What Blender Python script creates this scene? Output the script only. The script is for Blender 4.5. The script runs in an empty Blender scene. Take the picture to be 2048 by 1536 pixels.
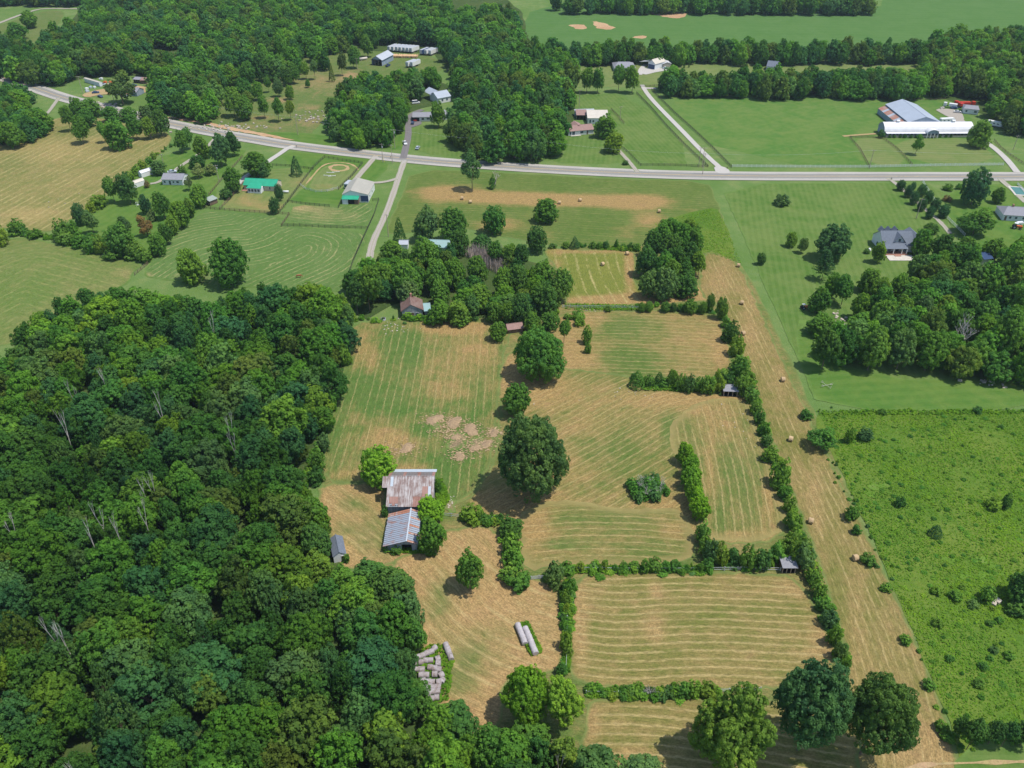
import bpy, math, random
import numpy as np
from mathutils import Vector, Matrix
from mathutils.geometry import delaunay_2d_cdt

# ------------------------------------------------------------------ camera
F_PX, PITCH, CAM_H = 1609.0, math.radians(35.2), 150.0
SC = bpy.context.scene
ROOT = SC.collection
cam_d = bpy.data.cameras.new("camera"); cam = bpy.data.objects.new("camera", cam_d); ROOT.objects.link(cam)
cam_d.sensor_width = 36.0; cam_d.lens = 36.0 * F_PX / 2048.0
cam_d.clip_start = 1.0; cam_d.clip_end = 20000.0
cam.location = (0, 0, CAM_H); cam.rotation_euler = (math.radians(90) - PITCH, 0, 0)
SC.camera = cam
# ------------------------------------------------------------------ sky and sun
SUN_EL, SUN_AZ = math.radians(67.0), math.radians(106.0)     # azimuth clockwise from +Y
W = bpy.data.worlds.new("World"); SC.world = W; W.use_nodes = True
nt = W.node_tree; nt.nodes.clear()
sk = nt.nodes.new("ShaderNodeTexSky"); sk.sky_type = 'NISHITA'; sk.sun_disc = False
sk.sun_elevation = SUN_EL; sk.sun_rotation = SUN_AZ; sk.altitude = 200.0; sk.air_density = 1.1; sk.dust_density = 0.9; sk.ozone_density = 1.6
bgn = nt.nodes.new("ShaderNodeBackground"); bgn.inputs[1].default_value = 0.15
wo = nt.nodes.new("ShaderNodeOutputWorld"); nt.links.new(sk.outputs[0], bgn.inputs[0]); nt.links.new(bgn.outputs[0], wo.inputs[0])
sd = bpy.data.lights.new("sun", 'SUN'); sd.energy = 4.2; sd.angle = math.radians(0.5); sd.color = (1.0, 0.955, 0.87)
so = bpy.data.objects.new("sun", sd); ROOT.objects.link(so); so.location = (200, 0, 300)
sdir = Vector((math.sin(SUN_AZ) * math.cos(SUN_EL), math.cos(SUN_AZ) * math.cos(SUN_EL), math.sin(SUN_EL)))
so.rotation_euler = sdir.to_track_quat('Z', 'Y').to_euler()
SC.view_settings.view_transform = 'Standard'; SC.view_settings.look = 'None'
SC.view_settings.gamma = 1.0; SC.view_settings.use_curve_mapping = False; SC.view_settings.exposure = 0.22
SC.render.engine = 'CYCLES'
SC.cycles.max_bounces = 5; SC.cycles.diffuse_bounces = 2; SC.cycles.glossy_bounces = 2; SC.cycles.transmission_bounces = 3
SC.cycles.transparent_max_bounces = 4; SC.cycles.volume_bounces = 0
SC.cycles.use_denoising = True

# ------------------------------------------------------------------ projection (photograph pixel <-> place)
CT, ST = math.cos(PITCH), math.sin(PITCH)
def G(px, py, h=0.0):
    x = (px - 1024.0) / F_PX; y = -(py - 768.0) / F_PX
    dx, dy, dz = x, CT + y * ST, -ST + y * CT
    t = (CAM_H - h) / -dz
    return Vector((dx * t, dy * t, h))
def P2(X, Y, Z=0.0):
    z = Y * CT - (Z - CAM_H) * ST; u = Y * ST + (Z - CAM_H) * CT
    return 1024.0 + F_PX * X / z, 768.0 - F_PX * u / z
def SCL(px, py):            # photograph pixels per metre at that ground point
    p = G(px, py); return F_PX / (p.y * CT + CAM_H * ST)
rng = np.random.default_rng(7)
R = random.Random(11)

# ------------------------------------------------------------------ object helpers
def link(o): ROOT.objects.link(o); return o
def tag(o, label=None, cat=None, group=None, kind=None):
    if label: o["label"] = label
    if cat: o["category"] = cat
    if group: o["group"] = group
    if kind: o["kind"] = kind
    return o
def thing(name, loc, rz=0.0, label=None, cat=None, group=None):
    o = bpy.data.objects.new(name, None); o.empty_display_size = 0.5; link(o)
    o.location = (loc[0], loc[1], loc[2] or 0.12); o.rotation_euler = (0, 0, rz)     # the field sheets lie up to 0.2 m above zero
    return tag(o, label, cat, group)
def mesh_obj(name, verts, faces, mats, parent=None, midx=None, smooth=False):
    me = bpy.data.meshes.new(name); me.from_pydata([tuple(v) for v in verts], [], faces)
    for m in (mats if isinstance(mats, (list, tuple)) else [mats]): me.materials.append(m)
    if midx: me.polygons.foreach_set("material_index", midx)
    if smooth: me.polygons.foreach_set("use_smooth", [True] * len(me.polygons))
    me.update()
    o = bpy.data.objects.new(name, me); link(o)
    if parent: o.parent = parent
    return o
class MB:
    """collects boxes, tubes, slabs into one mesh"""
    def __init__(s): s.v = []; s.f = []; s.m = []
    def add(s, vs, fs, m=0):
        b = len(s.v); s.v += [tuple(v) for v in vs]; s.f += [tuple(i + b for i in f) for f in fs]; s.m += [m] * len(fs); return s
    def box(s, c, d, rz=0.0, m=0, M=None):
        hx, hy, hz = d[0] / 2, d[1] / 2, d[2] / 2
        vs = [Vector((x, y, z)) for z in (-hz, hz) for x, y in ((-hx, -hy), (hx, -hy), (hx, hy), (-hx, hy))]
        T = Matrix.Translation(c) @ (M or Matrix.Rotation(rz, 4, 'Z'))
        return s.add([T @ v for v in vs], [(3, 2, 1, 0), (4, 5, 6, 7), (0, 1, 5, 4), (1, 2, 6, 5), (2, 3, 7, 6), (3, 0, 4, 7)], m)
    def slab(s, q, th, m=0):           # q: polygon (ccw from above), thickness downwards along its normal
        q = [Vector(p) for p in q]; n = (q[1] - q[0]).cross(q[2] - q[1]).normalized()
        lo = [p - n * th for p in q]; k = len(q)
        fs = [tuple(range(k)), tuple(range(2 * k - 1, k - 1, -1))] + [(i, i + k, (i + 1) % k + k, (i + 1) % k) for i in range(k)]
        return s.add(q + lo, fs, m)
    def tube(s, p, q, r0, r1=None, n=6, m=0, caps=True):
        r1 = r0 if r1 is None else r1
        p, q = Vector(p), Vector(q); d = (q - p).normalized()
        a = d.orthogonal().normalized(); b = d.cross(a)
        vs = [p + (a * math.cos(t) + b * math.sin(t)) * r0 for t in [2 * math.pi * i / n for i in range(n)]]
        vs += [q + (a * math.cos(t) + b * math.sin(t)) * r1 for t in [2 * math.pi * i / n for i in range(n)]]
        fs = [(i, (i + 1) % n, (i + 1) % n + n, i + n) for i in range(n)]
        if caps: fs += [tuple(range(n - 1, -1, -1)), tuple(range(n, 2 * n))]
        return s.add(vs, fs, m)
    def build(s, name, mats, parent=None, smooth=False): return mesh_obj(name, s.v, s.f, mats, parent, s.m, smooth)

# ------------------------------------------------------------------ materials
def mat(name):
    m = bpy.data.materials.new(name); m.use_nodes = True; t = m.node_tree; t.nodes.clear()
    out = t.nodes.new("ShaderNodeOutputMaterial"); return m, t, out
def nd(t, typ, **kw):
    n = t.nodes.new(typ)
    for k, v in kw.items():
        if k == 'i':
            for a, b in v.items(): n.inputs[a].default_value = b
        else: setattr(n, k, v)
    return n
def L(t, a, b): t.links.new(a, b)
def mth(t, op, a, b=None, clamp=False):
    n = t.nodes.new("ShaderNodeMath"); n.operation = op; n.use_clamp = clamp
    for k, v in ((0, a), (1, b)):
        if v is None: continue
        if isinstance(v, (int, float)): n.inputs[k].default_value = v
        else: L(t, v, n.inputs[k])
    return n.outputs[0]
def mixc(t, f, a, b, bt='MIX'):
    n = t.nodes.new("ShaderNodeMix"); n.data_type = 'RGBA'; n.blend_type = bt
    for k, v in ((0, f), (6, a), (7, b)):
        if isinstance(v, (int, float)): n.inputs[k].default_value = v
        elif isinstance(v, (tuple, list)): n.inputs[k].default_value = (*v[:3], 1)
        else: L(t, v, n.inputs[k])
    return n.outputs[2]
def noise(t, vec, scale, detail=3.0, rough=0.55, dist=0.0):
    n = nd(t, "ShaderNodeTexNoise", i={'Scale': scale, 'Detail': detail, 'Roughness': rough, 'Distortion': dist})
    if vec is not None: L(t, vec, n.inputs['Vector'])
    return n.outputs[0]
def ramp(t, fac, a, b):      # smooth 0..1 between a and b
    n = nd(t, "ShaderNodeMapRange", clamp=True); n.interpolation_type = 'SMOOTHSTEP'
    n.inputs[1].default_value = a; n.inputs[2].default_value = b
    L(t, fac, n.inputs[0]); return n.outputs[0]
def attr(t, name, typ='GEOMETRY'):
    n = nd(t, "ShaderNodeAttribute", attribute_name=name, attribute_type=typ); return n
def coords(t): return nd(t, "ShaderNodeNewGeometry").outputs['Position']
def combine(t, x, y, z=0.0):
    n = t.nodes.new("ShaderNodeCombineXYZ")
    for k, v in enumerate((x, y, z)):
        if isinstance(v, (int, float)): n.inputs[k].default_value = v
        else: L(t, v, n.inputs[k])
    return n.outputs[0]
def simple(name, col, rough=0.8, var=0.15, scale=1.5, metal=0.0, dirt=None, spec=0.3):
    m, t, out = mat(name); b = nd(t, "ShaderNodeBsdfPrincipled", i={'Roughness': rough, 'Metallic': metal, 'Specular IOR Level': spec})
    g = nd(t, "ShaderNodeTexCoord").outputs['Object']
    n = noise(t, g, scale, 4.0, 0.6)
    c = mixc(t, ramp(t, n, 0.3, 0.7), tuple(x * (1 - var) for x in col), tuple(min(1, x * (1 + var)) for x in col))
    if dirt:
        d = ramp(t, noise(t, g, scale * 0.6, 5.0, 0.7), 0.45, 0.75); c = mixc(t, mth(t, 'MULTIPLY', d, dirt[3]), c, dirt[:3])
    L(t, c, b.inputs['Base Color']); L(t, b.outputs[0], out.inputs[0]); return m

GREEN_A, GREEN_B = (0.120, 0.172, 0.042), (0.165, 0.205, 0.065)
TAN = (0.385, 0.262, 0.118); DIRT = (0.34, 0.20, 0.12); STRAW = (0.58, 0.45, 0.23)

def field_mat(name, ga=GREEN_A, gb=GREEN_B, tan=TAN, straw=STRAW, period=2.4, line=0.6, linew=0.30, base=0.4, contrast=0.5,
              mow=0.0, mowp=4.0, border=(0.150, 0.190, 0.062), fine=0.32, patch_scale=0.045, rough_edge=1.2, fibre=0.6, wobble=1.0, brk0=0.42):
    """grass with straw litter; 'row' (m across the mowing rows), 'along', 'tan' (0..1 placed litter/bare) and 'edge' (m to the boundary) come from the mesh"""
    m, t, out = mat(name)
    pos = coords(t); row = attr(t, "row").outputs['Fac']; along = attr(t, "along").outputs['Fac']
    tn = attr(t, "tan").outputs['Fac']; edge = attr(t, "edge").outputs['Fac']
    big = noise(t, pos, patch_scale, 4.0, 0.6, 0.6); mid = noise(t, pos, 0.22, 4.0, 0.62, 0.4); fin = noise(t, pos, 1.6, 3.0, 0.65)
    rv = combine(t, mth(t, 'MULTIPLY', row, 0.9), mth(t, 'MULTIPLY', along, 0.10), 3.0)
    streak = noise(t, rv, 1.0, 4.0, 0.68, 0.2)
    rv2 = combine(t, mth(t, 'MULTIPLY', row, 0.28), mth(t, 'MULTIPLY', along, 0.022), 9.0)
    band = noise(t, rv2, 1.0, 3.0, 0.6)
    g = mixc(t, ramp(t, mth(t, 'ADD', mth(t, 'MULTIPLY', big, 0.55), mth(t, 'MULTIPLY', mid, 0.45)), 0.36, 0.64), ga, gb)
    if mow > 0:
        w = mth(t, 'SINE', mth(t, 'MULTIPLY', row, math.pi / mowp)); w = ramp(t, mth(t, 'ADD', w, mth(t, 'MULTIPLY', mth(t, 'SUBTRACT', mid, 0.5), 0.8)), -0.35, 0.35)
        g = mixc(t, mth(t, 'MULTIPLY', w, mow), g, tuple(x * 1.35 + 0.02 for x in gb))
    # litter amount
    s = mth(t, 'ADD', mth(t, 'MULTIPLY', big, 0.30), mth(t, 'MULTIPLY', streak, 0.38))
    s = mth(t, 'ADD', s, mth(t, 'MULTIPLY', band, 0.30)); s = mth(t, 'ADD', s, mth(t, 'MULTIPLY', mid, 0.32))
    s = mth(t, 'SUBTRACT', s, 0.65)
    s = mth(t, 'MULTIPLY', s, 1.0 / max(0.05, contrast))
    s = mth(t, 'ADD', mth(t, 'ADD', s, mth(t, 'MULTIPLY', tn, 1.0)), base)
    litter = ramp(t, s, 0.12, 0.95)
    tanv = mixc(t, ramp(t, fin, 0.3, 0.7), tuple(x * 0.80 for x in tan), tuple(min(1, x * 1.16) for x in tan))
    tanv = mixc(t, mth(t, 'MULTIPLY', ramp(t, mid, 0.5, 0.75), 0.35), tanv, DIRT)
    c = mixc(t, litter, g, tanv)
    # windrow lines
    wob = mth(t, 'MULTIPLY', mth(t, 'SUBTRACT', noise(t, pos, 0.10, 3.0), 0.5), 1.6 * wobble)
    wob = mth(t, 'ADD', wob, mth(t, 'MULTIPLY', mth(t, 'SUBTRACT', noise(t, pos, 0.9, 3.0), 0.5), 0.9))
    ph = mth(t, 'FRACT', mth(t, 'DIVIDE', mth(t, 'ADD', row, wob), period))
    tri = mth(t, 'ADD', mth(t, 'ABSOLUTE', mth(t, 'SUBTRACT', ph, 0.5)), mth(t, 'MULTIPLY', mth(t, 'SUBTRACT', fin, 0.5), 0.42))
    ln = mth(t, 'SUBTRACT', 1.0, ramp(t, tri, linew * 0.15, linew * 0.9))
    brk = ramp(t, mth(t, 'ADD', mth(t, 'MULTIPLY', noise(t, rv2, 2.2, 3.0, 0.7), 0.6), mth(t, 'MULTIPLY', noise(t, pos, 0.35, 3.0, 0.7), 0.4)), brk0, brk0 + 0.2)
    lmask = mth(t, 'MULTIPLY', mth(t, 'MULTIPLY', ln, brk), line)
    c = mixc(t, mth(t, 'MULTIPLY', lmask, ramp(t, edge, 0.6, 2.6)), c, mixc(t, ramp(t, fin, 0.3, 0.7), tuple(x * 0.85 for x in straw), straw))
    # fine clumpiness
    c = mixc(t, fine, c, mixc(t, ramp(t, noise(t, pos, 3.2, 2.0, 0.7), 0.3, 0.7), (0.35, 0.35, 0.35), (1.0, 1.0, 1.0)), 'MULTIPLY')
    fb = noise(t, combine(t, mth(t, 'MULTIPLY', row, 3.2), mth(t, 'MULTIPLY', along, 0.45), 5.0), 1.0, 3.0, 0.75)
    c = mixc(t, fibre, c, mixc(t, ramp(t, fb, 0.32, 0.68), (0.55, 0.58, 0.50), (1.32, 1.26, 1.22)), 'MULTIPLY')
    # ragged edge into the verge grass
    em = mth(t, 'ADD', edge, mth(t, 'MULTIPLY', mth(t, 'SUBTRACT', mid, 0.5), 3.0 * rough_edge / 2.0)); em = ramp(t, em, 0.0, rough_edge)
    vg = mixc(t, ramp(t, mid, 0.4, 0.62), border, tuple(x * 1.25 for x in border))
    c = mixc(t, em, vg, c)
    c = mixc(t, 1.0, c, (0.81, 0.82, 0.76), 'MULTIPLY')
    b = nd(t, "ShaderNodeBsdfDiffuse"); L(t, c, b.inputs[0])
    bh = mth(t, 'ADD', mth(t, 'MULTIPLY', lmask, 0.5), mth(t, 'MULTIPLY', fin, 0.5))
    bp = nd(t, "ShaderNodeBump", i={'Strength': 0.5, 'Distance': 0.35}); L(t, bh, bp.inputs['Height']); L(t, bp.outputs[0], b.inputs['Normal'])
    L(t, b.outputs[0], out.inputs[0]); return m

# ------------------------------------------------------------------ ground sheets
def seg_dist(P, A, B):
    AB = B - A; l2 = max(1e-9, float(AB @ AB)); u = np.clip(((P - A) @ AB) / l2, 0, 1)
    d = P - (A + u[:, None] * AB); return np.hypot(d[:, 0], d[:, 1]), u * math.sqrt(l2), AB[0] * d[:, 1] - AB[1] * d[:, 0]
def poly_dist(P, pts, closed):
    n = len(pts); best = np.full(len(P), 1e9); al = np.zeros(len(P)); sg = np.ones(len(P)); acc = 0.0
    for i in range(n if closed else n - 1):
        A, B = pts[i], pts[(i + 1) % n]; d, u, s = seg_dist(P, A, B); k = d < best
        best[k] = d[k]; al[k] = (u + acc)[k]; sg[k] = np.sign(s)[k]; acc += float(np.hypot(*(B - A)))
    return best, al, sg
def inside(P, poly):
    r = np.zeros(len(P), bool); n = len(poly); x, y = P[:, 0], P[:, 1]
    for i in range(n):
        (x0, y0), (x1, y1) = poly[i], poly[(i + 1) % n]
        if y0 == y1: continue
        c = ((y0 > y) != (y1 > y)) & (x < (x1 - x0) * (y - y0) / (y1 - y0) + x0); r ^= c
    return r
def smooth_poly(pts, closed=True, it=2):
    pts = [np.array(p, float) for p in pts]
    for _ in range(it):
        n = len(pts); q = [] if closed else [pts[0]]
        for i in range(n if closed else n - 1):
            a, b = pts[i], pts[(i + 1) % n]; q += [a * 0.75 + b * 0.25, a * 0.25 + b * 0.75]
        if not closed: q.append(pts[-1])
        pts = q
    return pts
ZL = [0]
def sheet(name, px, material, sp=2.5, guide=None, patches=(), jit=0.5, smooth=1, z=None, kind="structure", hook=None, inner=True):
    ZL[0] += 1; z = 0.004 + ZL[0] * 0.003 if z is None else 0.004 + z * 0.33
    W = [G(a, b).xy for a, b in px]; W = smooth_poly([(p[0], p[1]) for p in W], True, smooth) if smooth else [np.array(p) for p in W]
    # subdivide + jitter the boundary
    bd = []; n = len(W)
    for i in range(n):
        a, b = W[i], W[(i + 1) % n]; d = float(np.hypot(*(b - a))); k = max(1, int(d / (sp * 1.2)))
        nrm = np.array([-(b - a)[1], (b - a)[0]]) / max(d, 1e-6)
        for j in range(k): bd.append(a + (b - a) * j / k + nrm * rng.uniform(-jit, jit))
    bd = np.array(bd)
    if inner:
        lo, hi = bd.min(0), bd.max(0)
        gx, gy = np.meshgrid(np.arange(lo[0], hi[0], sp), np.arange(lo[1], hi[1], sp)); P = np.stack([gx.ravel(), gy.ravel()], 1)
        P[:, 0] += np.where(((P[:, 1] - lo[1]) / sp).astype(int) % 2, sp / 2, 0)
        P = P[inside(P, bd)]
        if len(P): d, _, _ = poly_dist(P, bd, True); P = P[d > sp * 0.55]
    else: P = np.zeros((0, 2))
    allp = [Vector(p) for p in bd] + [Vector(p) for p in P]
    vo, _, fo, *_ = delaunay_2d_cdt(allp, [], [list(range(len(bd)))], 1, 1e-4)
    V = np.array([(v[0], v[1]) for v in vo])
    me = bpy.data.meshes.new(name); me.from_pydata([(v[0], v[1], z) for v in V], [], [tuple(f) for f in fo])
    if len(me.polygons) and me.polygons[0].normal.z < 0: me.flip_normals()
    e, al, _ = poly_dist(V, bd, True)
    if guide is None: row, along = e, al
    else:
        gl = np.array([tuple(G(a, b).xy) for a, b in guide]); gl = np.array(smooth_poly(gl, False, 2)) if len(gl) > 2 else gl
        if len(gl) == 2:
            d = gl[1] - gl[0]; d /= np.hypot(*d); row = (V - gl[0]) @ np.array([-d[1], d[0]]); along = (V - gl[0]) @ d
        else:
            # extend the ends
            a = gl[0] + (gl[0] - gl[1]) / np.hypot(*(gl[0] - gl[1])) * 400; b = gl[-1] + (gl[-1] - gl[-2]) / np.hypot(*(gl[-1] - gl[-2])) * 400
            gl = np.vstack([a, gl, b]); dd, along, sg = poly_dist(V, gl, False); row = dd * sg
    if hook: row, along = hook(V, row, along, e)
    tn = np.zeros(len(V)); q = np.array([P2(x, y) for x, y in V])
    for (cx, cy, rx, ry, am) in patches:
        r = ((q[:, 0] - cx) / rx) ** 2 + ((q[:, 1] - cy) / ry) ** 2; tn += am * np.exp(-r * 1.2)
    for k, arr in (("row", row), ("along", along), ("tan", tn), ("edge", e)):
        a = me.attributes.new(k, 'FLOAT', 'POINT'); a.data.foreach_set("value", arr.astype(np.float32))
    me.materials.append(material); me.update()
    o = bpy.data.objects.new(name, me); link(o); tag(o, kind=kind); return o

def ribbon(name, px, width, material, z, kind="structure", smooth=2, ends=None, world=False, jit=0.0):
    z = 0.004 + z * 0.33
    pts = [tuple(G(a, b).xy) for a, b in px] if not world else px
    pts = smooth_poly(pts, False, smooth) if smooth else [np.array(p) for p in pts]
    # resample
    out = [pts[0]]
    for a, b in zip(pts, pts[1:]):
        d = float(np.hypot(*(b - a))); k = max(1, int(d / 3.0))
        for j in range(1, k + 1): out.append(a + (b - a) * j / k)
    pts = np.array(out); n = len(pts); vs = []; fs = []; e = []; al = []; acc = 0
    for i in range(n):
        d = pts[min(i + 1, n - 1)] - pts[max(i - 1, 0)]; d /= max(1e-6, np.hypot(*d)); nr = np.array([-d[1], d[0]])
        if i: acc += float(np.hypot(*(pts[i] - pts[i - 1])))
        w = width(i / (n - 1)) if callable(width) else width
        w += R.uniform(-jit, jit)
        for s, k in ((-0.5, 0), (-0.2, w * .3), (0.2, w * .3), (0.5, 0)):
            p = pts[i] + nr * w * s; vs.append((p[0], p[1], z)); e.append(k); al.append(acc)
    for i in range(n - 1):
        for j in range(3): a = i * 4 + j; fs.append((a, a + 4, a + 5, a + 1))
    o = mesh_obj(name, vs, fs, material); me = o.data
    if me.polygons[0].normal.z < 0: me.flip_normals()
    rw = [(-0.5, -0.2, 0.2, 0.5)[i % 4] for i in range(len(vs))]
    for k, arr in (("edge", e), ("along", al), ("row", rw)):
        a = me.attributes.new(k, 'FLOAT', 'POINT'); a.data.foreach_set("value", np.array(arr, np.float32))
    if kind: tag(o, kind=kind)
    return o
# ------------------------------------------------------------------ the ground
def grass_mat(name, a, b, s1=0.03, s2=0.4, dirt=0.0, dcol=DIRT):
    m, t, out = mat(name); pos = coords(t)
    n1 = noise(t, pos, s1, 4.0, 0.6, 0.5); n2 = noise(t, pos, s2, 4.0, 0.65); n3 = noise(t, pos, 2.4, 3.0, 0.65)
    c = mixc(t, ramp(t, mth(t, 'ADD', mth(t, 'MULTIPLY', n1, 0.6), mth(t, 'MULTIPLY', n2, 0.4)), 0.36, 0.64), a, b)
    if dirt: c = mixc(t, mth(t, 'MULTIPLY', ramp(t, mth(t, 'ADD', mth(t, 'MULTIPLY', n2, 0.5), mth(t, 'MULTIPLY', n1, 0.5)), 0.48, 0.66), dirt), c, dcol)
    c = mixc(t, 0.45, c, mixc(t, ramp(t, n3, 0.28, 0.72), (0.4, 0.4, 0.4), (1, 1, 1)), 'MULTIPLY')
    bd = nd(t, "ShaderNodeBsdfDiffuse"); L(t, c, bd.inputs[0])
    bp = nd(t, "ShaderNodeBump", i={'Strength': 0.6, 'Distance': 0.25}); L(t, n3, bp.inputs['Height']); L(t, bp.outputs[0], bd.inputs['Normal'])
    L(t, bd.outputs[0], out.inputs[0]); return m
M_GROUND = grass_mat("meadow_grass", (0.105, 0.185, 0.045), (0.150, 0.220, 0.070), 0.02, 0.15, 0.12, TAN)
S = 9000.0
tag(mesh_obj("ground", [(-S, -2000, 0), (S, -2000, 0), (S, 12000, 0), (-S, 12000, 0)], [(0, 1, 2, 3)], M_GROUND), kind="structure")

M_LAWN = field_mat("lawn", border=(0.115, 0.190, 0.048), ga=(0.088, 0.172, 0.036), gb=(0.150, 0.212, 0.062), base=-0.22, line=0.0, mow=0.16, mowp=1.3, contrast=0.9, fine=0.12, fibre=0.14)
M_LAWN2 = field_mat("lawn_bright", border=(0.115, 0.190, 0.048), ga=(0.080, 0.178, 0.034), gb=(0.132, 0.210, 0.048), base=-0.35, line=0.0, mow=0.12, mowp=2.0, contrast=0.9, fine=0.15, fibre=0.15)
M_YARD = field_mat("yard_dry", border=(0.115, 0.190, 0.048), ga=(0.140, 0.205, 0.060), gb=(0.19, 0.225, 0.085), base=0.05, line=0.0, mow=0.15, mowp=1.8, contrast=0.8, fine=0.15, fibre=0.15)
M_LEFT = field_mat("hay_left", (0.175, 0.205, 0.065), (0.235, 0.225, 0.09), base=0.44, line=0.5, linew=0.28, period=4.2, contrast=0.8, straw=(0.62, 0.50, 0.25), tan=(0.40, 0.31, 0.14))
M_LEFT2 = field_mat("pasture_left", border=(0.115, 0.190, 0.048), ga=(0.145, 0.215, 0.060), gb=(0.21, 0.235, 0.085), base=0.12, line=0.35, period=3.6, contrast=0.75, straw=(0.45, 0.40, 0.18), tan=(0.33, 0.28, 0.13))
M_HORSE = field_mat("hay_horse", border=(0.115, 0.190, 0.048), ga=(0.115, 0.205, 0.060), gb=(0.145, 0.225, 0.075), base=0.0, line=0.5, linew=0.22, period=2.8, contrast=0.75, straw=(0.60, 0.50, 0.28), tan=(0.36, 0.30, 0.15))
M_TOP = field_mat("hay_top", (0.115, 0.180, 0.045), (0.155, 0.205, 0.06), base=0.05, line=0.30, linew=0.2, period=2.4, contrast=0.7, straw=(0.5, 0.38, 0.19))
M_SQ = field_mat("hay_square", (0.185, 0.215, 0.050), (0.225, 0.235, 0.06), base=0.02, line=0.75, linew=0.22, period=4.2, contrast=0.7, straw=(0.55, 0.46, 0.22))
M_STRIP = field_mat("hay_strip", (0.165, 0.178, 0.048), (0.225, 0.205, 0.075), base=0.48, line=0.6, linew=0.24, period=1.9, contrast=0.7, tan=(0.38, 0.262, 0.125))
M_MID = field_mat("hay_mid", (0.118, 0.178, 0.045), (0.165, 0.200, 0.065), base=0.48, line=0.45, linew=0.18, wobble=0.8, brk0=0.36, period=2.2, contrast=0.55)
M_MIDV = field_mat("hay_mid_turn", (0.118, 0.178, 0.045), (0.165, 0.200, 0.065), base=0.42, line=0.5, linew=0.18, wobble=0.6, brk0=0.34, period=2.3, contrast=0.55, border=(0.26, 0.215, 0.09), rough_edge=3.0)
M_COLS = field_mat("hay_columns", (0.100, 0.182, 0.045), (0.140, 0.198, 0.060), base=0.33, line=0.45, linew=0.13, wobble=0.5, brk0=0.36, period=2.6, contrast=0.5)
M_DRY = field_mat("hay_dry", (0.150, 0.195, 0.060), (0.215, 0.215, 0.085), base=0.78, line=0.6, linew=0.34, period=2.7, contrast=0.65, tan=(0.43, 0.285, 0.14))
M_LOW = field_mat("hay_low", (0.150, 0.178, 0.045), (0.215, 0.205, 0.07), base=0.46, line=0.58, linew=0.24, wobble=0.4, brk0=0.30, period=2.1, contrast=0.62, tan=(0.38, 0.265, 0.125), straw=(0.58, 0.45, 0.23))
M_ROUGH = grass_mat("rough_pasture", (0.078, 0.160, 0.020), (0.140, 0.195, 0.034), 0.04, 0.5, 0.0)
M_CROP = field_mat("soy_crop", border=(0.115, 0.190, 0.048), ga=(0.085, 0.178, 0.048), gb=(0.104, 0.195, 0.060), base=-0.8, line=0.0, mow=0.06, mowp=5.0, fine=0.06, fibre=0.08, contrast=1.0)
M_PAST = field_mat("pasture_green", border=(0.115, 0.190, 0.048), ga=(0.085, 0.190, 0.040), gb=(0.150, 0.222, 0.062), base=-0.32, line=0.22, linew=0.25, period=5.0, straw=(0.2, 0.3, 0.11), contrast=0.9, fine=0.12, fibre=0.14)
M_COW = field_mat("cow_pasture", border=(0.115, 0.190, 0.048), ga=(0.125, 0.195, 0.055), gb=(0.180, 0.215, 0.08), base=0.12, line=0.0, contrast=0.55, tan=(0.38, 0.27, 0.15))
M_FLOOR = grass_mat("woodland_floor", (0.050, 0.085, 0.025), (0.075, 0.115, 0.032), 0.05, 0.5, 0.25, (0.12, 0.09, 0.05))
M_DIRT = grass_mat("bare_dirt", (0.42, 0.25, 0.14), (0.50, 0.34, 0.20), 0.05, 0.5)
M_TRACK = grass_mat("worn_earth", (0.44, 0.29, 0.17), (0.36, 0.29, 0.13), 0.08, 0.7)

# far fields and patches
sheet("crop_field", [(1042, 62), (1058, 24), (1110, 10), (1500, 10), (1760, 12), (1800, -120), (2600, -120), (2600, 125), (1045, 115)], M_CROP, 14, guide=[(1100, 20), (2040, 30)], smooth=0)
sheet("crop_field", [(880, -30), (1050, -30), (1010, 6), (960, 18), (905, 12)], M_CROP, 14, smooth=0)
for k, p in enumerate([[(1184, 44), (1195, 43), (1215, 47), (1222, 52), (1232, 56), (1218, 59), (1198, 58), (1190, 52)],
          [(1138, 50), (1150, 49), (1172, 50), (1170, 59), (1153, 59), (1145, 54)],
          [(1290, 26), (1330, 22), (1376, 25), (1371, 35), (1345, 37), (1320, 32), (1300, 29)],
          [(1264, 73), (1280, 71), (1297, 73), (1290, 77), (1266, 76)]]):
    sheet("bare_patch", p, M_DIRT, 2.5, jit=1.6)
sheet("pasture", [(-80, 110), (0, 100), (60, 90), (105, 62), (125, 40), (130, 22), (95, 20), (50, 32), (0, 50), (-80, 75)], M_COW, 8, patches=[(60, 60, 60, 30, -0.4)])
sheet("cow_pasture", [(290, 205), (420, 120), (470, 130), (560, 115), (640, 105), (720, 100), (800, 95), (880, 118), (900, 140), (800, 165), (690, 175), (650, 240), (600, 292), (480, 262), (380, 240), (320, 225)], M_COW, 5,
      patches=[(640, 165, 70, 22, 0.5), (520, 255, 60, 18, 0.35), (560, 200, 25, 8, 0.7), (620, 245, 45, 10, 0.5), (700, 152, 18, 8, 0.9), (620, 215, 25, 6, 0.6), (520, 235, 35, 5, 0.6), (830, 125, 60, 20, -0.5)])
sheet("pasture", [(1480, 186), (1700, 182), (1780, 178), (1880, 180), (1900, 200), (1960, 250), (2010, 330), (1468, 334), (1310, 186)], M_PAST, 5, guide=[(1560, 260), (1640, 240)], patches=[(1800, 190, 60, 10, 0.55), (1850, 182, 60, 8, 0.4)])
sheet("paddock", [(1699, 276), (1760, 276), (1784, 281), (1822, 330), (1737, 332)], M_YARD, 4, guide=[(1699, 300), (1822, 305)])
sheet("lawn", [(1776, 277), (1950, 276), (1962, 286), (2003, 326), (1824, 330)], M_YARD, 4, guide=[(1780, 300), (1990, 305)])
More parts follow.
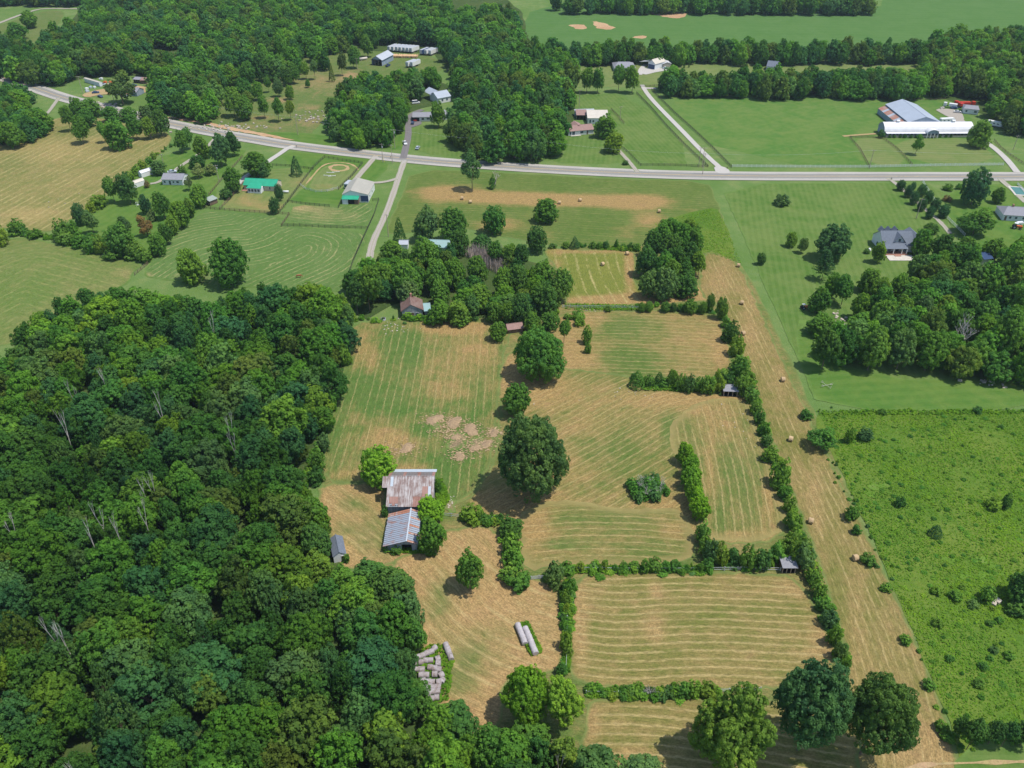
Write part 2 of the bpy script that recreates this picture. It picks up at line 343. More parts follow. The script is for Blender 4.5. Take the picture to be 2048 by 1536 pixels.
sheet("lawn", [(1120, 190), (1272, 188), (1405, 333), (1282, 331), (1222, 268), (1220, 240), (1190, 224), (1135, 224)], M_LAWN, 4, guide=[(1240, 240), (1330, 330)])
sheet("lawn", [(1070, 270), (1135, 262), (1225, 262), (1232, 300), (1262, 330), (1090, 326), (1050, 300)], M_LAWN, 3, guide=[(1150, 270), (1140, 322)])
sheet("lawn", [(822, 255), (905, 240), (910, 300), (955, 318), (825, 306), (818, 280)], M_LAWN, 3, guide=[(870, 262), (868, 312)])
sheet("lawn", [(775, 235), (812, 230), (812, 300), (780, 300), (600, 288), (520, 268), (560, 262), (770, 280)], M_LAWN2, 4)
sheet("lawn", [(1150, 126), (1330, 124), (1850, 124), (1850, 170), (1150, 175)], M_YARD, 8, smooth=0)
# left side fields
sheet("hay_field", [(-60, 300), (0, 262), (40, 262), (100, 236), (200, 232), (300, 262), (345, 266), (340, 292), (300, 325), (255, 352), (205, 398), (178, 420), (140, 440), (105, 466), (60, 462), (-60, 452)], M_LEFT, 3.0,
      guide=[(75, 385), (200, 318)], patches=[(120, 300, 90, 30, 0.25), (60, 430, 60, 20, 0.3), (20, 330, 40, 20, -0.25), (150, 262, 80, 14, -0.3)])
sheet("pasture", [(-60, 500), (0, 482), (40, 474), (90, 482), (160, 500), (290, 524), (262, 552), (250, 575), (180, 590), (110, 640), (60, 680), (-60, 705)], M_LEFT2, 2.5,
      guide=[(-40, 560), (60, 510), (160, 535), (260, 560)], patches=[(250, 545, 30, 10, 0.6), (90, 560, 60, 20, -0.2), (150, 580, 60, 12, 0.35)])
sheet("yard", [(262, 352), (345, 300), (460, 300), (500, 300), (440, 350), (430, 400), (412, 412), (330, 480), (290, 516), (200, 500), (120, 468), (180, 430), (210, 400)], M_LAWN2, 3.0, guide=[(250, 420), (350, 360)])
sheet("yard", [(545, 300), (690, 312), (780, 322), (770, 345), (730, 380), (700, 420), (680, 410), (575, 405), (520, 372), (600, 350)], M_LAWN2, 3.0)
sheet("yard", [(430, 418), (475, 365), (560, 330), (640, 352), (590, 390), (555, 430), (500, 425)], M_YARD, 2.5, patches=[(490, 400, 60, 22, 0.5), (540, 415, 40, 12, 0.4), (600, 365, 30, 12, 0.35)])
sheet("hay_field", [(398, 424), (440, 420), (565, 432), (600, 455), (742, 462), (728, 500), (704, 545), (690, 590), (560, 575), (440, 575), (300, 556), (282, 548), (312, 508), (360, 460)], M_HORSE, 2.0,
      guide=[(330, 560), (420, 500), (520, 500), (600, 450), (700, 470), (690, 520), (600, 560)],
      patches=[(420, 445, 110, 18, -0.5), (500, 480, 90, 30, 0.22), (640, 500, 70, 25, 0.25), (560, 545, 70, 12, -0.5), (620, 525, 30, 12, -0.4), (390, 552, 70, 10, 0.4), (290, 550, 20, 8, 0.9)])
sheet("paddock", [(590, 408), (660, 412), (690, 412), (735, 404), (754, 408), (738, 458), (574, 450), (572, 432)], M_HORSE, 2.0,
      guide=[(580, 430), (640, 440), (700, 440), (735, 420)], patches=[(600, 415, 40, 8, 0.7), (660, 430, 90, 22, 0.5), (740, 425, 20, 20, -0.2)])
sheet("riding_ring", [(612, 372), (652, 325), (720, 332), (722, 342), (690, 375), (670, 383), (630, 383)], M_YARD, 2.0, patches=[(680, 335, 20, 6, -0.3), (650, 375, 30, 8, 0.4)])
def ring(name, cx, cy, rx, ry, w, m, zz):
    pts = [(cx + rx * math.cos(a), cy + ry * math.sin(a)) for a in [2 * math.pi * k / 24 for k in range(25)]]
    return ribbon(name, pts, w, m, zz, smooth=0, jit=0.7)
ring("worn_track", 678, 336, 18, 6.0, 1.9, M_TRACK, 0.30)
ribbon("worn_track", [(612, 368), (626, 352), (640, 335), (655, 327), (676, 325), (700, 327), (714, 335), (716, 340)], 0.9, M_TRACK, 0.31, jit=0.5)
# the property
M_BASEDRY = field_mat("dry_meadow", (0.120, 0.190, 0.050), (0.170, 0.210, 0.075), base=0.40, line=0.0, contrast=0.5)
sheet("meadow", [(640, 960), (652, 880), (690, 720), (702, 640), (860, 640), (960, 620), (1060, 560), (1120, 490), (1270, 485), (1430, 480), (1485, 530), (1530, 610), (1640, 850), (1760, 1120), (1915, 1480), (1940, 1640), (1100, 1640), (1000, 1480), (940, 1470), (860, 1420), (800, 1140), (690, 1140), (650, 1080)], M_BASEDRY, 4.0, guide=[(900, 700), (1700, 760)])
sheet("hay_field", [(822, 338), (1000, 345), (1230, 358), (1415, 362), (1432, 395), (1475, 515), (1410, 500), (1270, 490), (1130, 495), (1040, 480), (900, 450), (790, 470), (768, 465), (800, 400)], M_TOP, 2.4,
      guide=[(850, 380), (1000, 386), (1330, 405), (1420, 400)],
      patches=[(900, 382, 75, 16, 1.1), (1010, 395, 120, 12, 1.1), (1150, 402, 150, 13, 1.25), (1280, 405, 60, 16, 1.2), (1300, 440, 40, 16, 0.8), (1000, 450, 60, 14, 0.7), (1080, 370, 300, 7, -0.4), (1180, 445, 70, 12, -0.4), (960, 370, 40, 5, 0.3),
               (1090, 470, 60, 10, 0.3), (870, 400, 40, 20, 0.3), (840, 440, 30, 20, -0.4), (1380, 420, 40, 7, 0.35), (1230, 455, 60, 8, 0.35), (1250, 470, 30, 10, 0.4)])
sheet("rough_meadow", [(1300, 448), (1420, 415), (1440, 420), (1482, 528), (1415, 505), (1330, 498)], M_ROUGH, 2.5)
sheet("hay_field", [(1078, 492), (1150, 500), (1262, 498), (1275, 520), (1265, 560), (1300, 600), (1380, 590), (1400, 560), (1400, 540), (1412, 500), (1440, 508), (1478, 524), (1505, 580), (1440, 600), (1380, 606), (1200, 612), (1125, 608), (1135, 590), (1120, 545)], M_SQ, 1.8,
      guide=[(1140, 510), (1150, 560), (1175, 605)],
      patches=[(1260, 540, 14, 60, 1.1), (1200, 603, 100, 12, 1.2), (1300, 600, 110, 13, 1.2), (1175, 503, 100, 6, 0.9), (1115, 540, 16, 40, 0.7), (1430, 540, 50, 40, 1.0), (1390, 590, 60, 16, 1.0), (1200, 550, 40, 25, -0.1)])
sheet("hay_field", [(1405, 505), (1440, 508), (1482, 530), (1520, 620), (1570, 730), (1625, 850), (1680, 960), (1740, 1080), (1800, 1210), (1860, 1350), (1905, 1475), (1920, 1600), (1680, 1600), (1695, 1400), (1690, 1310), (1640, 1130), (1600, 1030), (1560, 930), (1520, 810), (1480, 690), (1440, 610), (1395, 590)], M_STRIP, 2.0,
      guide=[(1430, 560), (1500, 700), (1600, 930), (1700, 1150), (1790, 1380), (1830, 1600)],
      patches=[(1500, 640, 20, 90, 0.3), (1560, 800, 12, 120, 0.25), (1630, 980, 14, 120, 0.2), (1720, 1230, 16, 120, 0.2), (1850, 1500, 60, 60, 0.45), (1800, 1500, 90, 50, 0.3), (1440, 560, 30, 30, 0.3), (1560, 880, 30, 100, -0.25), (1670, 1180, 20, 100, -0.3), (1750, 1150, 20, 100, -0.25)])
sheet("hay_field", [(1100, 640), (1145, 622), (1280, 620), (1435, 628), (1450, 660), (1466, 720), (1462, 752), (1380, 760), (1260, 752), (1100, 745), (1080, 700)], M_MID, 1.6,
      guide=[(1110, 690), (1250, 690), (1460, 700)],
      patches=[(1165, 640, 60, 14, 0.35), (1250, 655, 60, 20, -0.45), (1140, 690, 60, 40, 0.35), (1250, 715, 70, 16, -0.55), (1400, 690, 70, 50, 0.25), (1445, 700, 18, 60, 0.4), (1160, 720, 60, 20, 0.4), (1350, 640, 50, 10, 0.2), (1270, 745, 40, 12, -0.5)])
sheet("hay_field", [(702, 645), (780, 642), (960, 640), (1030, 655), (1010, 700), (1000, 760), (995, 840), (985, 900), (975, 950), (930, 1000), (880, 1010), (860, 950), (760, 965), (636, 966), (650, 880), (672, 790), (690, 715)], M_COLS, 1.5,
      guide=[(870, 650), (845, 800), (815, 960)],
      patches=[(900, 655, 70, 14, 1.0), (730, 700, 30, 50, 0.45), (880, 720, 80, 50, 0.25), (900, 780, 60, 30, 0.2), (790, 690, 60, 30, -0.15), (820, 720, 25, 60, -0.35), (960, 700, 40, 50, 0.45), (730, 780, 25, 40, -0.5), (680, 760, 20, 80, -0.3),
               (790, 800, 30, 30, -0.3), (750, 880, 70, 40, 0.3), (800, 880, 60, 30, 0.3), (850, 860, 30, 20, -0.3), (700, 950, 60, 16, 0.4), (820, 940, 60, 14, 0.5), (890, 960, 30, 50, -0.6), (930, 900, 30, 20, -0.1), (930, 880, 40, 30, 0.1), (985, 880, 20, 40, 0.4), (900, 930, 30, 20, 0.1)])
sheet("hay_field", [(1020, 690), (1100, 735), (1262, 750), (1290, 770), (1400, 785), (1500, 790), (1525, 860), (1550, 930), (1580, 1030), (1560, 1080), (1480, 1090), (1400, 1080), (1380, 1130), (1250, 1136), (1110, 1130), (1050, 1150), (1030, 1080), (1010, 1040), (920, 1030), (880, 1010), (940, 1000), (985, 930), (1000, 850), (995, 760)], M_MID, 1.5,
      guide=[(1010, 985), (1130, 925), (1240, 865), (1330, 812), (1440, 790), (1560, 800)],
      patches=[(1010, 740, 60, 40, 0.7), (1080, 780, 60, 40, 0.45), (1150, 840, 60, 40, 0.2), (1380, 800, 120, 16, 0.75), (1200, 900, 80, 30, -0.25), (1340, 860, 16, 30, -0.7), (1450, 870, 60, 50, 0.35), (1470, 960, 50, 90, -0.15), (1420, 930, 16, 80, 0.4), (1320, 1010, 60, 30, 0.5),
               (1060, 1040, 50, 60, 0.75), (1140, 1000, 70, 16, 0.2), (1200, 1050, 100, 40, 0.1), (1150, 1090, 60, 20, -0.2), (1480, 1070, 90, 12, 0.5), (1250, 1110, 120, 10, 0.2), (1540, 1000, 18, 70, 0.4), (980, 1000, 50, 20, 0.6), (930, 1010, 25, 12, -0.4), (1180, 790, 90, 30, 0.1), (1350, 1060, 50, 20, 0.4), (1130, 930, 60, 40, 0.35)])
sheet("hay_field", [(1335, 848), (1400, 800), (1500, 796), (1522, 862), (1547, 935), (1576, 1030), (1558, 1074), (1480, 1084), (1405, 1072), (1372, 1000), (1348, 910)], M_MIDV, 1.5, guide=[(1400, 830), (1432, 950), (1445, 1085)],
      patches=[(1380, 815, 60, 14, 0.5), (1450, 850, 50, 30, 0.35), (1490, 950, 40, 80, -0.2), (1420, 930, 14, 80, 0.35), (1540, 1000, 16, 70, 0.4), (1480, 1070, 80, 12, 0.4), (1440, 1040, 14, 50, -0.3)])
sheet("hay_field", [(1030, 1030), (1080, 1006), (1150, 1000), (1240, 1018), (1330, 1016), (1368, 1020), (1392, 1080), (1378, 1126), (1250, 1132), (1115, 1128), (1055, 1146), (1036, 1080)], M_MIDV, 1.5, guide=[(1040, 1060), (1200, 1048), (1385, 1062)],
      patches=[(1060, 1060, 40, 50, 0.7), (1140, 1040, 60, 12, -0.15), (1300, 1090, 60, 14, -0.1), (1230, 1075, 90, 10, 0.2), (1350, 1060, 40, 20, 0.4), (1120, 1090, 50, 12, -0.3), (1180, 1110, 100, 10, 0.2)])
sheet("barn_yard", [(634, 968), (765, 964), (775, 1000), (775, 1100), (860, 1100), (800, 1125), (770, 1130), (700, 1140), (665, 1130), (655, 1070), (640, 1010)], M_DRY, 1.5,
      guide=[(640, 1000), (760, 1090)], patches=[(700, 985, 60, 16, -0.1), (700, 1010, 30, 16, -0.6), (740, 1070, 30, 40, -0.5), (690, 1060, 30, 20, -0.4), (775, 1090, 20, 30, -0.5)])
sheet("hay_yard", [(770, 1125), (840, 1100), (900, 1052), (1005, 1055), (1040, 1150), (1100, 1160), (1132, 1200), (1132, 1335), (1100, 1350), (1010, 1350), (1000, 1470), (960, 1480), (880, 1425), (855, 1350), (840, 1280), (825, 1180)], M_DRY, 1.4,
      guide=[(850, 1160), (960, 1280), (1100, 1330)], patches=[(880, 1200, 30, 60, -0.55), (920, 1340, 50, 60, -0.55), (950, 1290, 40, 40, -0.2), (1000, 1200, 70, 50, 0.25), (1090, 1280, 30, 60, 0.0), (960, 1420, 60, 30, 0.3)])
sheet("hay_field", [(1142, 1148), (1250, 1142), (1400, 1142), (1560, 1148), (1600, 1160), (1640, 1230), (1692, 1345), (1600, 1378), (1400, 1384), (1180, 1378), (1140, 1352), (1134, 1250)], M_LOW, 1.3,
      guide=[(1150, 1340), (1250, 1352), (1400, 1340), (1600, 1350)],
      patches=[(1160, 1250, 18, 110, 0.5), (1310, 1260, 20, 30, 0.6), (1312, 1180, 14, 16, 0.6), (1640, 1280, 30, 80, 0.45), (1600, 1180, 60, 16, 0.4), (1400, 1370, 220, 10, 0.25), (1230, 1180, 60, 30, 0.0), (1420, 1240, 100, 40, -0.15)])
sheet("hay_field", [(1176, 1396), (1300, 1394), (1420, 1396), (1560, 1400), (1720, 1420), (1720, 1620), (1240, 1620), (1200, 1540), (1150, 1500), (1176, 1450)], M_LOW, 1.3,
      guide=[(1170, 1440), (1320, 1440), (1500, 1470)], patches=[(1180, 1450, 20, 40, 0.5), (1260, 1510, 60, 20, 0.5), (1330, 1500, 60, 40, 0.0)])
# east side
sheet("lawn", [(1440, 368), (1780, 366), (1880, 368), (1900, 440), (1900, 560), (2100, 640), (2100, 822), (1642, 824), (1600, 730), (1530, 570), (1475, 450)], M_LAWN, 4.0,
      guide=[(1620, 380), (1700, 640)], patches=[(1700, 430, 60, 8, 0.3)])
sheet("lawn", [(1590, 640), (1620, 640), (1700, 760), (2100, 755), (2100, 822), (1642, 824), (1600, 735)], M_LAWN2, 4.0, guide=[(1650, 800), (2040, 780)])
sheet("lawn", [(1890, 368), (2100, 368), (2100, 520), (1960, 500), (1900, 470)], M_LAWN2, 4.0)
sheet("rough_pasture", [(1640, 826), (2160, 820), (2160, 1600), (1935, 1600), (1910, 1478), (1840, 1300), (1760, 1110), (1690, 960), (1630, 850)], M_ROUGH, 2.5, smooth=0)
sheet("mown_strip", [(1900, 1486), (2160, 1480), (2160, 1640), (1925, 1640)], M_LAWN, 2.5, guide=[(1900, 1525), (2100, 1522)])
M_DEADG = field_mat("dead_grass", (0.14, 0.20, 0.04), (0.19, 0.21, 0.06), tan=(0.34, 0.28, 0.17), base=0.55, line=0.0, contrast=0.4, border=(0.11, 0.20, 0.03), rough_edge=2.5, fibre=0.2)
ribbon("worn_track", [(1780, 1545), (1850, 1530), (1920, 1527), (2100, 1523)], 0.8, M_TRACK, 0.62, jit=0.5)
for k, (x, y) in enumerate([(1752, 978), (1770, 970), (1740, 988), (1960, 1120), (1985, 1135), (1930, 1150), (1965, 1150), (1900, 1122), (1990, 1150)]):
    sheet("dead_grass", [(x - 14, y - 4), (x, y - 9), (x + 15, y - 3), (x + 10, y + 6), (x - 9, y + 7)], M_DEADG, 1.2, jit=1.0, z=0.64 + 0.004 * k)
# woodland floors
M_GREYD = field_mat("grey_dirt", (0.13, 0.17, 0.05), (0.17, 0.19, 0.06), tan=(0.29, 0.215, 0.145), base=0.75, line=0.0, contrast=0.5, border=(0.115, 0.185, 0.045), rough_edge=2.2, fibre=0.2)
M_FL = M_FLOOR
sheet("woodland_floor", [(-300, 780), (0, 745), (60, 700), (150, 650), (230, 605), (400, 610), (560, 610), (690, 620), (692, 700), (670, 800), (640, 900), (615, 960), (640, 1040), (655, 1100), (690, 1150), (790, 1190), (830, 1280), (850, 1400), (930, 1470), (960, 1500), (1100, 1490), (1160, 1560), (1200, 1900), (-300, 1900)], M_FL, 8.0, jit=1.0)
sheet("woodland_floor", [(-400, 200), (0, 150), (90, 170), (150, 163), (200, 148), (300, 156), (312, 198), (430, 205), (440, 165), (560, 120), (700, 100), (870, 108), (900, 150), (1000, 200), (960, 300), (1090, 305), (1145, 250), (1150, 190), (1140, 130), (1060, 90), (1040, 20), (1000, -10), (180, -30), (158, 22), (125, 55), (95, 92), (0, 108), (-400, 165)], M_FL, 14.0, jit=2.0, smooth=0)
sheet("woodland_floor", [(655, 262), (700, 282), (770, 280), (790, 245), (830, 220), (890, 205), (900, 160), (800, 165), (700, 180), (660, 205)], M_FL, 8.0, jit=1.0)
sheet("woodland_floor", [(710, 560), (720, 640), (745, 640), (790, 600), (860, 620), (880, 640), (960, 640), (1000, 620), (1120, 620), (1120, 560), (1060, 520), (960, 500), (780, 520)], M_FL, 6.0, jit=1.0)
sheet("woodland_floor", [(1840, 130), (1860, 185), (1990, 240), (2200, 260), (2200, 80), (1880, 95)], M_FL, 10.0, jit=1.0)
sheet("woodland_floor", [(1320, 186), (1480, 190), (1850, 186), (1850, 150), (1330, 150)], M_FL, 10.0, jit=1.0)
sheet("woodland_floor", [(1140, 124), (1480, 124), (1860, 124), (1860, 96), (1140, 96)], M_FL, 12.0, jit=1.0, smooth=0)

# ------------------------------------------------------------------ roads
def road_mat(name, a, b, wear, stretch=0.05, crack=0.3, emat=None):
    m, t, out = mat(name); pos = coords(t); row = attr(t, "row").outputs['Fac']; al = attr(t, "along").outputs['Fac']
    v = combine(t, mth(t, 'MULTIPLY', row, 9.0), mth(t, 'MULTIPLY', al, stretch))
    n = noise(t, v, 1.0, 4.0, 0.6); f = noise(t, pos, 1.3, 4.0, 0.7)
    c = mixc(t, ramp(t, n, 0.35, 0.65), a, b); c = mixc(t, mth(t, 'MULTIPLY', ramp(t, f, 0.45, 0.75), crack), c, wear)
    if emat:
        g = mth(t, 'MULTIPLY', ramp(t, mth(t, 'SUBTRACT', 0.2, mth(t, 'ADD', mth(t, 'ABSOLUTE', row), mth(t, 'MULTIPLY', mth(t, 'SUBTRACT', noise(t, pos, 0.5, 3.0), 0.5), 0.2))), 0.1, 0.19), emat[3])
        c = mixc(t, g, c, emat[:3])
        c = mixc(t, mth(t, 'SUBTRACT', 1.0, ramp(t, mth(t, 'ADD', attr(t, "edge").outputs['Fac'], mth(t, 'MULTIPLY', mth(t, 'SUBTRACT', f, 0.5), 1.2)), 0.0, 0.5)), c, (0.13, 0.19, 0.06))
    b_ = nd(t, "ShaderNodeBsdfPrincipled", i={'Roughness': 0.9, 'Specular IOR Level': 0.15}); L(t, c, b_.inputs['Base Color']); L(t, b_.outputs[0], out.inputs[0]); return m
M_SHOULDER = road_mat("road_shoulder", (0.33, 0.305, 0.27), (0.39, 0.365, 0.325), (0.26, 0.23, 0.19))
M_ASPH = road_mat("asphalt_worn", (0.205, 0.195, 0.18), (0.25, 0.24, 0.215), (0.16, 0.155, 0.14))
M_GRAVEL = road_mat("gravel", (0.29, 0.255, 0.215), (0.36, 0.325, 0.28), (0.25, 0.22, 0.18), 0.03, 0.4, (0.22, 0.23, 0.10, 0.35))
M_CONC = road_mat("concrete_lane", (0.38, 0.355, 0.325), (0.44, 0.415, 0.38), (0.30, 0.28, 0.25), 0.03, 0.3)
M_DARK = road_mat("dark_asphalt", (0.13, 0.12, 0.125), (0.17, 0.155, 0.15), (0.24, 0.22, 0.2), 0.03, 0.3)
M_YEL = simple("yellow_line_paint", (0.55, 0.36, 0.07), 0.7, 0.2, 0.8); M_WHT = simple("white_line_paint", (0.62, 0.60, 0.56), 0.7, 0.15, 0.8)
HWY = [(-200, 148), (-60, 152), (0, 152), (75, 178), (130, 197), (200, 214), (270, 231), (330, 246), (400, 260), (450, 269.5), (512, 279.5), (560, 288), (620, 296), (700, 305.5), (760, 312), (822, 319), (900, 326), (1024, 334.5), (1150, 342), (1280, 348), (1400, 351.5), (1540, 353), (1700, 353.2), (2048, 353.5), (2400, 354)]
ribbon("road_shoulder", HWY, 12.0, M_SHOULDER, 0.70)
ribbon("road", HWY, 7.4, M_ASPH, 0.712)
def offset_line(px, off):
    pts = smooth_poly([tuple(G(a, b).xy) for a, b in px], False, 2); o = []
    for i in range(len(pts)):
        d = pts[min(i + 1, len(pts) - 1)] - pts[max(i - 1, 0)]; d /= np.hypot(*d); o.append(pts[i] + np.array([-d[1], d[0]]) * off)
    return o
for off, mm, w in ((0.14, M_YEL, 0.13), (-0.14, M_YEL, 0.13), (3.45, M_WHT, 0.15), (-3.45, M_WHT, 0.15)):
    ribbon("road_marking", offset_line(HWY, off), w, mm, 0.722, smooth=0, world=True)
ribbon("gravel_drive", [(809, 322), (797, 356), (788.5, 382.5), (777, 415), (765, 444), (749, 476), (741, 503), (739, 522)], 3.4, M_GRAVEL, 0.735, jit=0.25)
ribbon("gravel_drive", [(752, 312), (736, 331), (724, 344), (714, 357), (705, 366), (700, 372)], 3.4, M_GRAVEL, 0.74, jit=0.2)
ribbon("gravel_drive", [(712, 360), (722, 363), (736, 366), (758, 366), (777, 363), (793, 358)], 2.8, M_GRAVEL, 0.745, jit=0.2)
ribbon("gravel_drive", [(588, 292), (575, 297), (560, 308), (541, 320), (512, 342), (486, 357), (474, 372)], 3.2, M_CONC, 0.735, jit=0.1)
ribbon("gravel_drive", [(437, 268), (420, 290), (400, 308), (376, 323), (361, 333), (345, 345), (330, 356), (316, 366), (301, 368)], 2.6, M_GRAVEL, 0.737, jit=0.3)
ribbon("asphalt_drive", [(806, 318), (809, 307), (813, 290), (817, 272), (816.5, 250), (819, 234), (828, 226), (845, 220)], 3.8, M_DARK, 0.735, jit=0.1)
sheet("asphalt_apron", [(823, 243), (845, 243), (842, 250), (822, 256), (818, 254), (818, 246)], M_DARK, 2.0, z=0.742, jit=0.1)
ribbon("paved_drive", [(1275, 345), (1268, 336), (1255, 320), (1236, 300), (1228, 292)], 2.6, M_GRAVEL, 0.737, jit=0.1)
ribbon("paved_lane", [(1284, 170), (1292, 185), (1309.5, 206), (1336.7, 234), (1365, 262.6), (1392, 291), (1420.8, 319.5), (1438, 334), (1447, 346)], 3.0, M_CONC, 0.735, jit=0.05)
sheet("road_apron", [(1427, 333), (1446, 333), (1462, 343), (1455, 348), (1432, 347)], M_CONC, 2.0, z=0.745, jit=0.1)
sheet("road_apron", [(742, 313.5), (760, 314.5), (751, 319), (743, 318.5)], M_SHOULDER, 2.0, z=0.748, jit=0.1)
sheet("road_apron", [(806, 321), (814, 321.5), (808, 328), (802, 328)], M_SHOULDER, 2.0, z=0.748, jit=0.1)
sheet("parking_pad", [(1282, 135), (1300, 137), (1345, 137), (1350, 140), (1320, 143), (1282, 152)], M_CONC, 4.0, z=0.735, jit=0.2)
ribbon("paved_lane", [(1284, 176), (1295, 177), (1312, 177)], 3.0, M_CONC, 0.738, jit=0.1)
ribbon("paved_lane", [(1280, 150), (1281, 138), (1292, 129)], 3.2, M_CONC, 0.739, jit=0.1)
ribbon("gravel_drive", [(1968, 282), (1985, 294), (1998.5, 305), (2016, 322), (2034, 345)], 3.4, M_CONC, 0.735, jit=0.1)
sheet("gravel_yard", [(1868, 218), (1910, 218), (1925, 228), (1932, 250), (1895, 248), (1905, 238), (1885, 230)], M_GRAVEL, 3.0, z=0.735, jit=0.6)
ribbon("gravel_drive", [(1775, 357), (1790, 366), (1812, 386), (1840, 410), (1862, 430), (1874.5, 439), (1890, 455), (1900, 468)], 2.4, M_GRAVEL, 0.737, jit=0.2)
ribbon("gravel_drive", [(2000, 358), (2010, 368), (2024.6, 379), (2036, 391), (2052, 406)], 3.2, M_GRAVEL, 0.737, jit=0.1)
ribbon("dirt_lane", [(-40, 62), (0, 46), (30, 34), (50, 27), (68, 21), (90, 17), (155, 18), (240, 20)], 4.0, M_GRAVEL, 0.735, jit=0.4)
ribbon("dirt_lane", [(118, 196), (108, 210), (98, 224), (85, 236), (70, 249), (65, 262)], 2.6, M_GRAVEL, 0.737, jit=0.2)
sheet("dirt_lot", [(160, 190), (200, 178), (235, 180), (290, 170), (290, 190), (250, 190), (210, 188), (170, 196)], M_TRACK, 3.0, z=0.733, jit=0.8)
sheet("dirt_bank", [(328, 236), (360, 240), (410, 250), (470, 262), (520, 272), (600, 284), (560, 274), (500, 262), (420, 246), (350, 234)], M_DIRT, 2.5, z=0.74, jit=0.9)
ribbon("worn_track", [(1686, 273), (1710, 271), (1730, 269.5), (1752, 268)], 2.2, M_TRACK, 0.735, jit=0.3)
for k, p in enumerate([[(868, 818), (878, 845), (885, 860), (862, 858), (855, 840)], [(905, 870), (925, 862), (940, 880), (932, 900), (905, 905), (885, 895)], [(890, 985), (905, 990), (912, 1020), (898, 1035), (885, 1010)], [(935, 880), (965, 870), (970, 895), (945, 900)]]):
    sheet("bare_patch", p, M_GREYD, 1.0, z=0.60 + 0.01 * k, jit=0.8)
# ------------------------------------------------------------------ vegetation
def leaf_mat(name, trans=0.34, vein=0.0):
    m, t, out = mat(name)
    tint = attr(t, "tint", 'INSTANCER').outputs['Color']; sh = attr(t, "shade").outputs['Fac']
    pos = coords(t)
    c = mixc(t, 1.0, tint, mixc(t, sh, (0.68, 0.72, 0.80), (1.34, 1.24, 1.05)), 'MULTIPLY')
    n = ramp(t, noise(t, pos, 0.45, 3.0, 0.6), 0.3, 0.7)
    c = mixc(t, 0.5, c, mixc(t, n, (0.70, 0.78, 0.85), (1.25, 1.18, 0.9)), 'MULTIPLY')
    c = mixc(t, 1.0, c, (0.97, 1.04, 0.82), 'MULTIPLY')
    c = mixc(t, 0.6, c, mixc(t, ramp(t, noise(t, pos, 0.045, 3.0, 0.6), 0.38, 0.62), (0.80, 0.88, 1.0), (1.35, 1.18, 0.9)), 'MULTIPLY')
    d = nd(t, "ShaderNodeBsdfDiffuse"); L(t, c, d.inputs[0])
    tr = nd(t, "ShaderNodeBsdfTranslucent"); L(t, mixc(t, 1.0, c, (1.25, 1.35, 0.5), 'MULTIPLY'), tr.inputs[0])
    mx = nd(t, "ShaderNodeMixShader", i={0: trans}); L(t, d.outputs[0], mx.inputs[1]); L(t, tr.outputs[0], mx.inputs[2])
    L(t, mx.outputs[0], out.inputs[0]); return m
M_LEAF = leaf_mat("foliage")
M_BARK = simple("bark", (0.16, 0.12, 0.085), 0.95, 0.3, 3.0)
M_DEADW = simple("dead_wood", (0.42, 0.39, 0.35), 0.9, 0.2, 3.0)

def leaf_mesh(name, cen, nrm, size, shade, jit=0.42):
    """small leaf-cluster quads at CEN facing about NRM"""
    n = len(cen); nr = nrm + rng.normal(0, jit, (n, 3)); nr /= np.linalg.norm(nr, axis=1)[:, None] + 1e-9
    a = np.cross(nr, rng.normal(0, 1, (n, 3))); a /= np.linalg.norm(a, axis=1)[:, None] + 1e-9; b = np.cross(nr, a)
    sz = (np.asarray(size) * rng.uniform(0.6, 1.35, n))[:, None]
    k = rng.uniform(0.6, 1.15, (4, n, 1))
    v = np.stack([cen + a * sz * k[0] + nr * sz * 0.25, cen + b * sz * k[1] * 0.8, cen - a * sz * k[2] + nr * sz * 0.2, cen - b * sz * k[3] * 0.8], 1).reshape(-1, 3)
    me = bpy.data.meshes.new(name); me.vertices.add(4 * n); me.vertices.foreach_set("co", v.astype(np.float32).ravel())
    me.loops.add(4 * n); me.loops.foreach_set("vertex_index", np.arange(4 * n, dtype=np.int32))
    me.polygons.add(n); me.polygons.foreach_set("loop_start", np.arange(0, 4 * n, 4, dtype=np.int32)); me.polygons.foreach_set("loop_total", np.full(n, 4, np.int32))
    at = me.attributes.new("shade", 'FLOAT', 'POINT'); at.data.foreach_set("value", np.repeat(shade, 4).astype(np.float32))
    me.update(calc_edges=True); me.validate(); me.materials.append(M_LEAF); return me

def rdir(n, up=-0.25):
    d = rng.normal(0, 1, (n * 3 + 20, 3)); d /= np.linalg.norm(d, axis=1)[:, None]; d = d[d[:, 2] > up]; return d[:n]

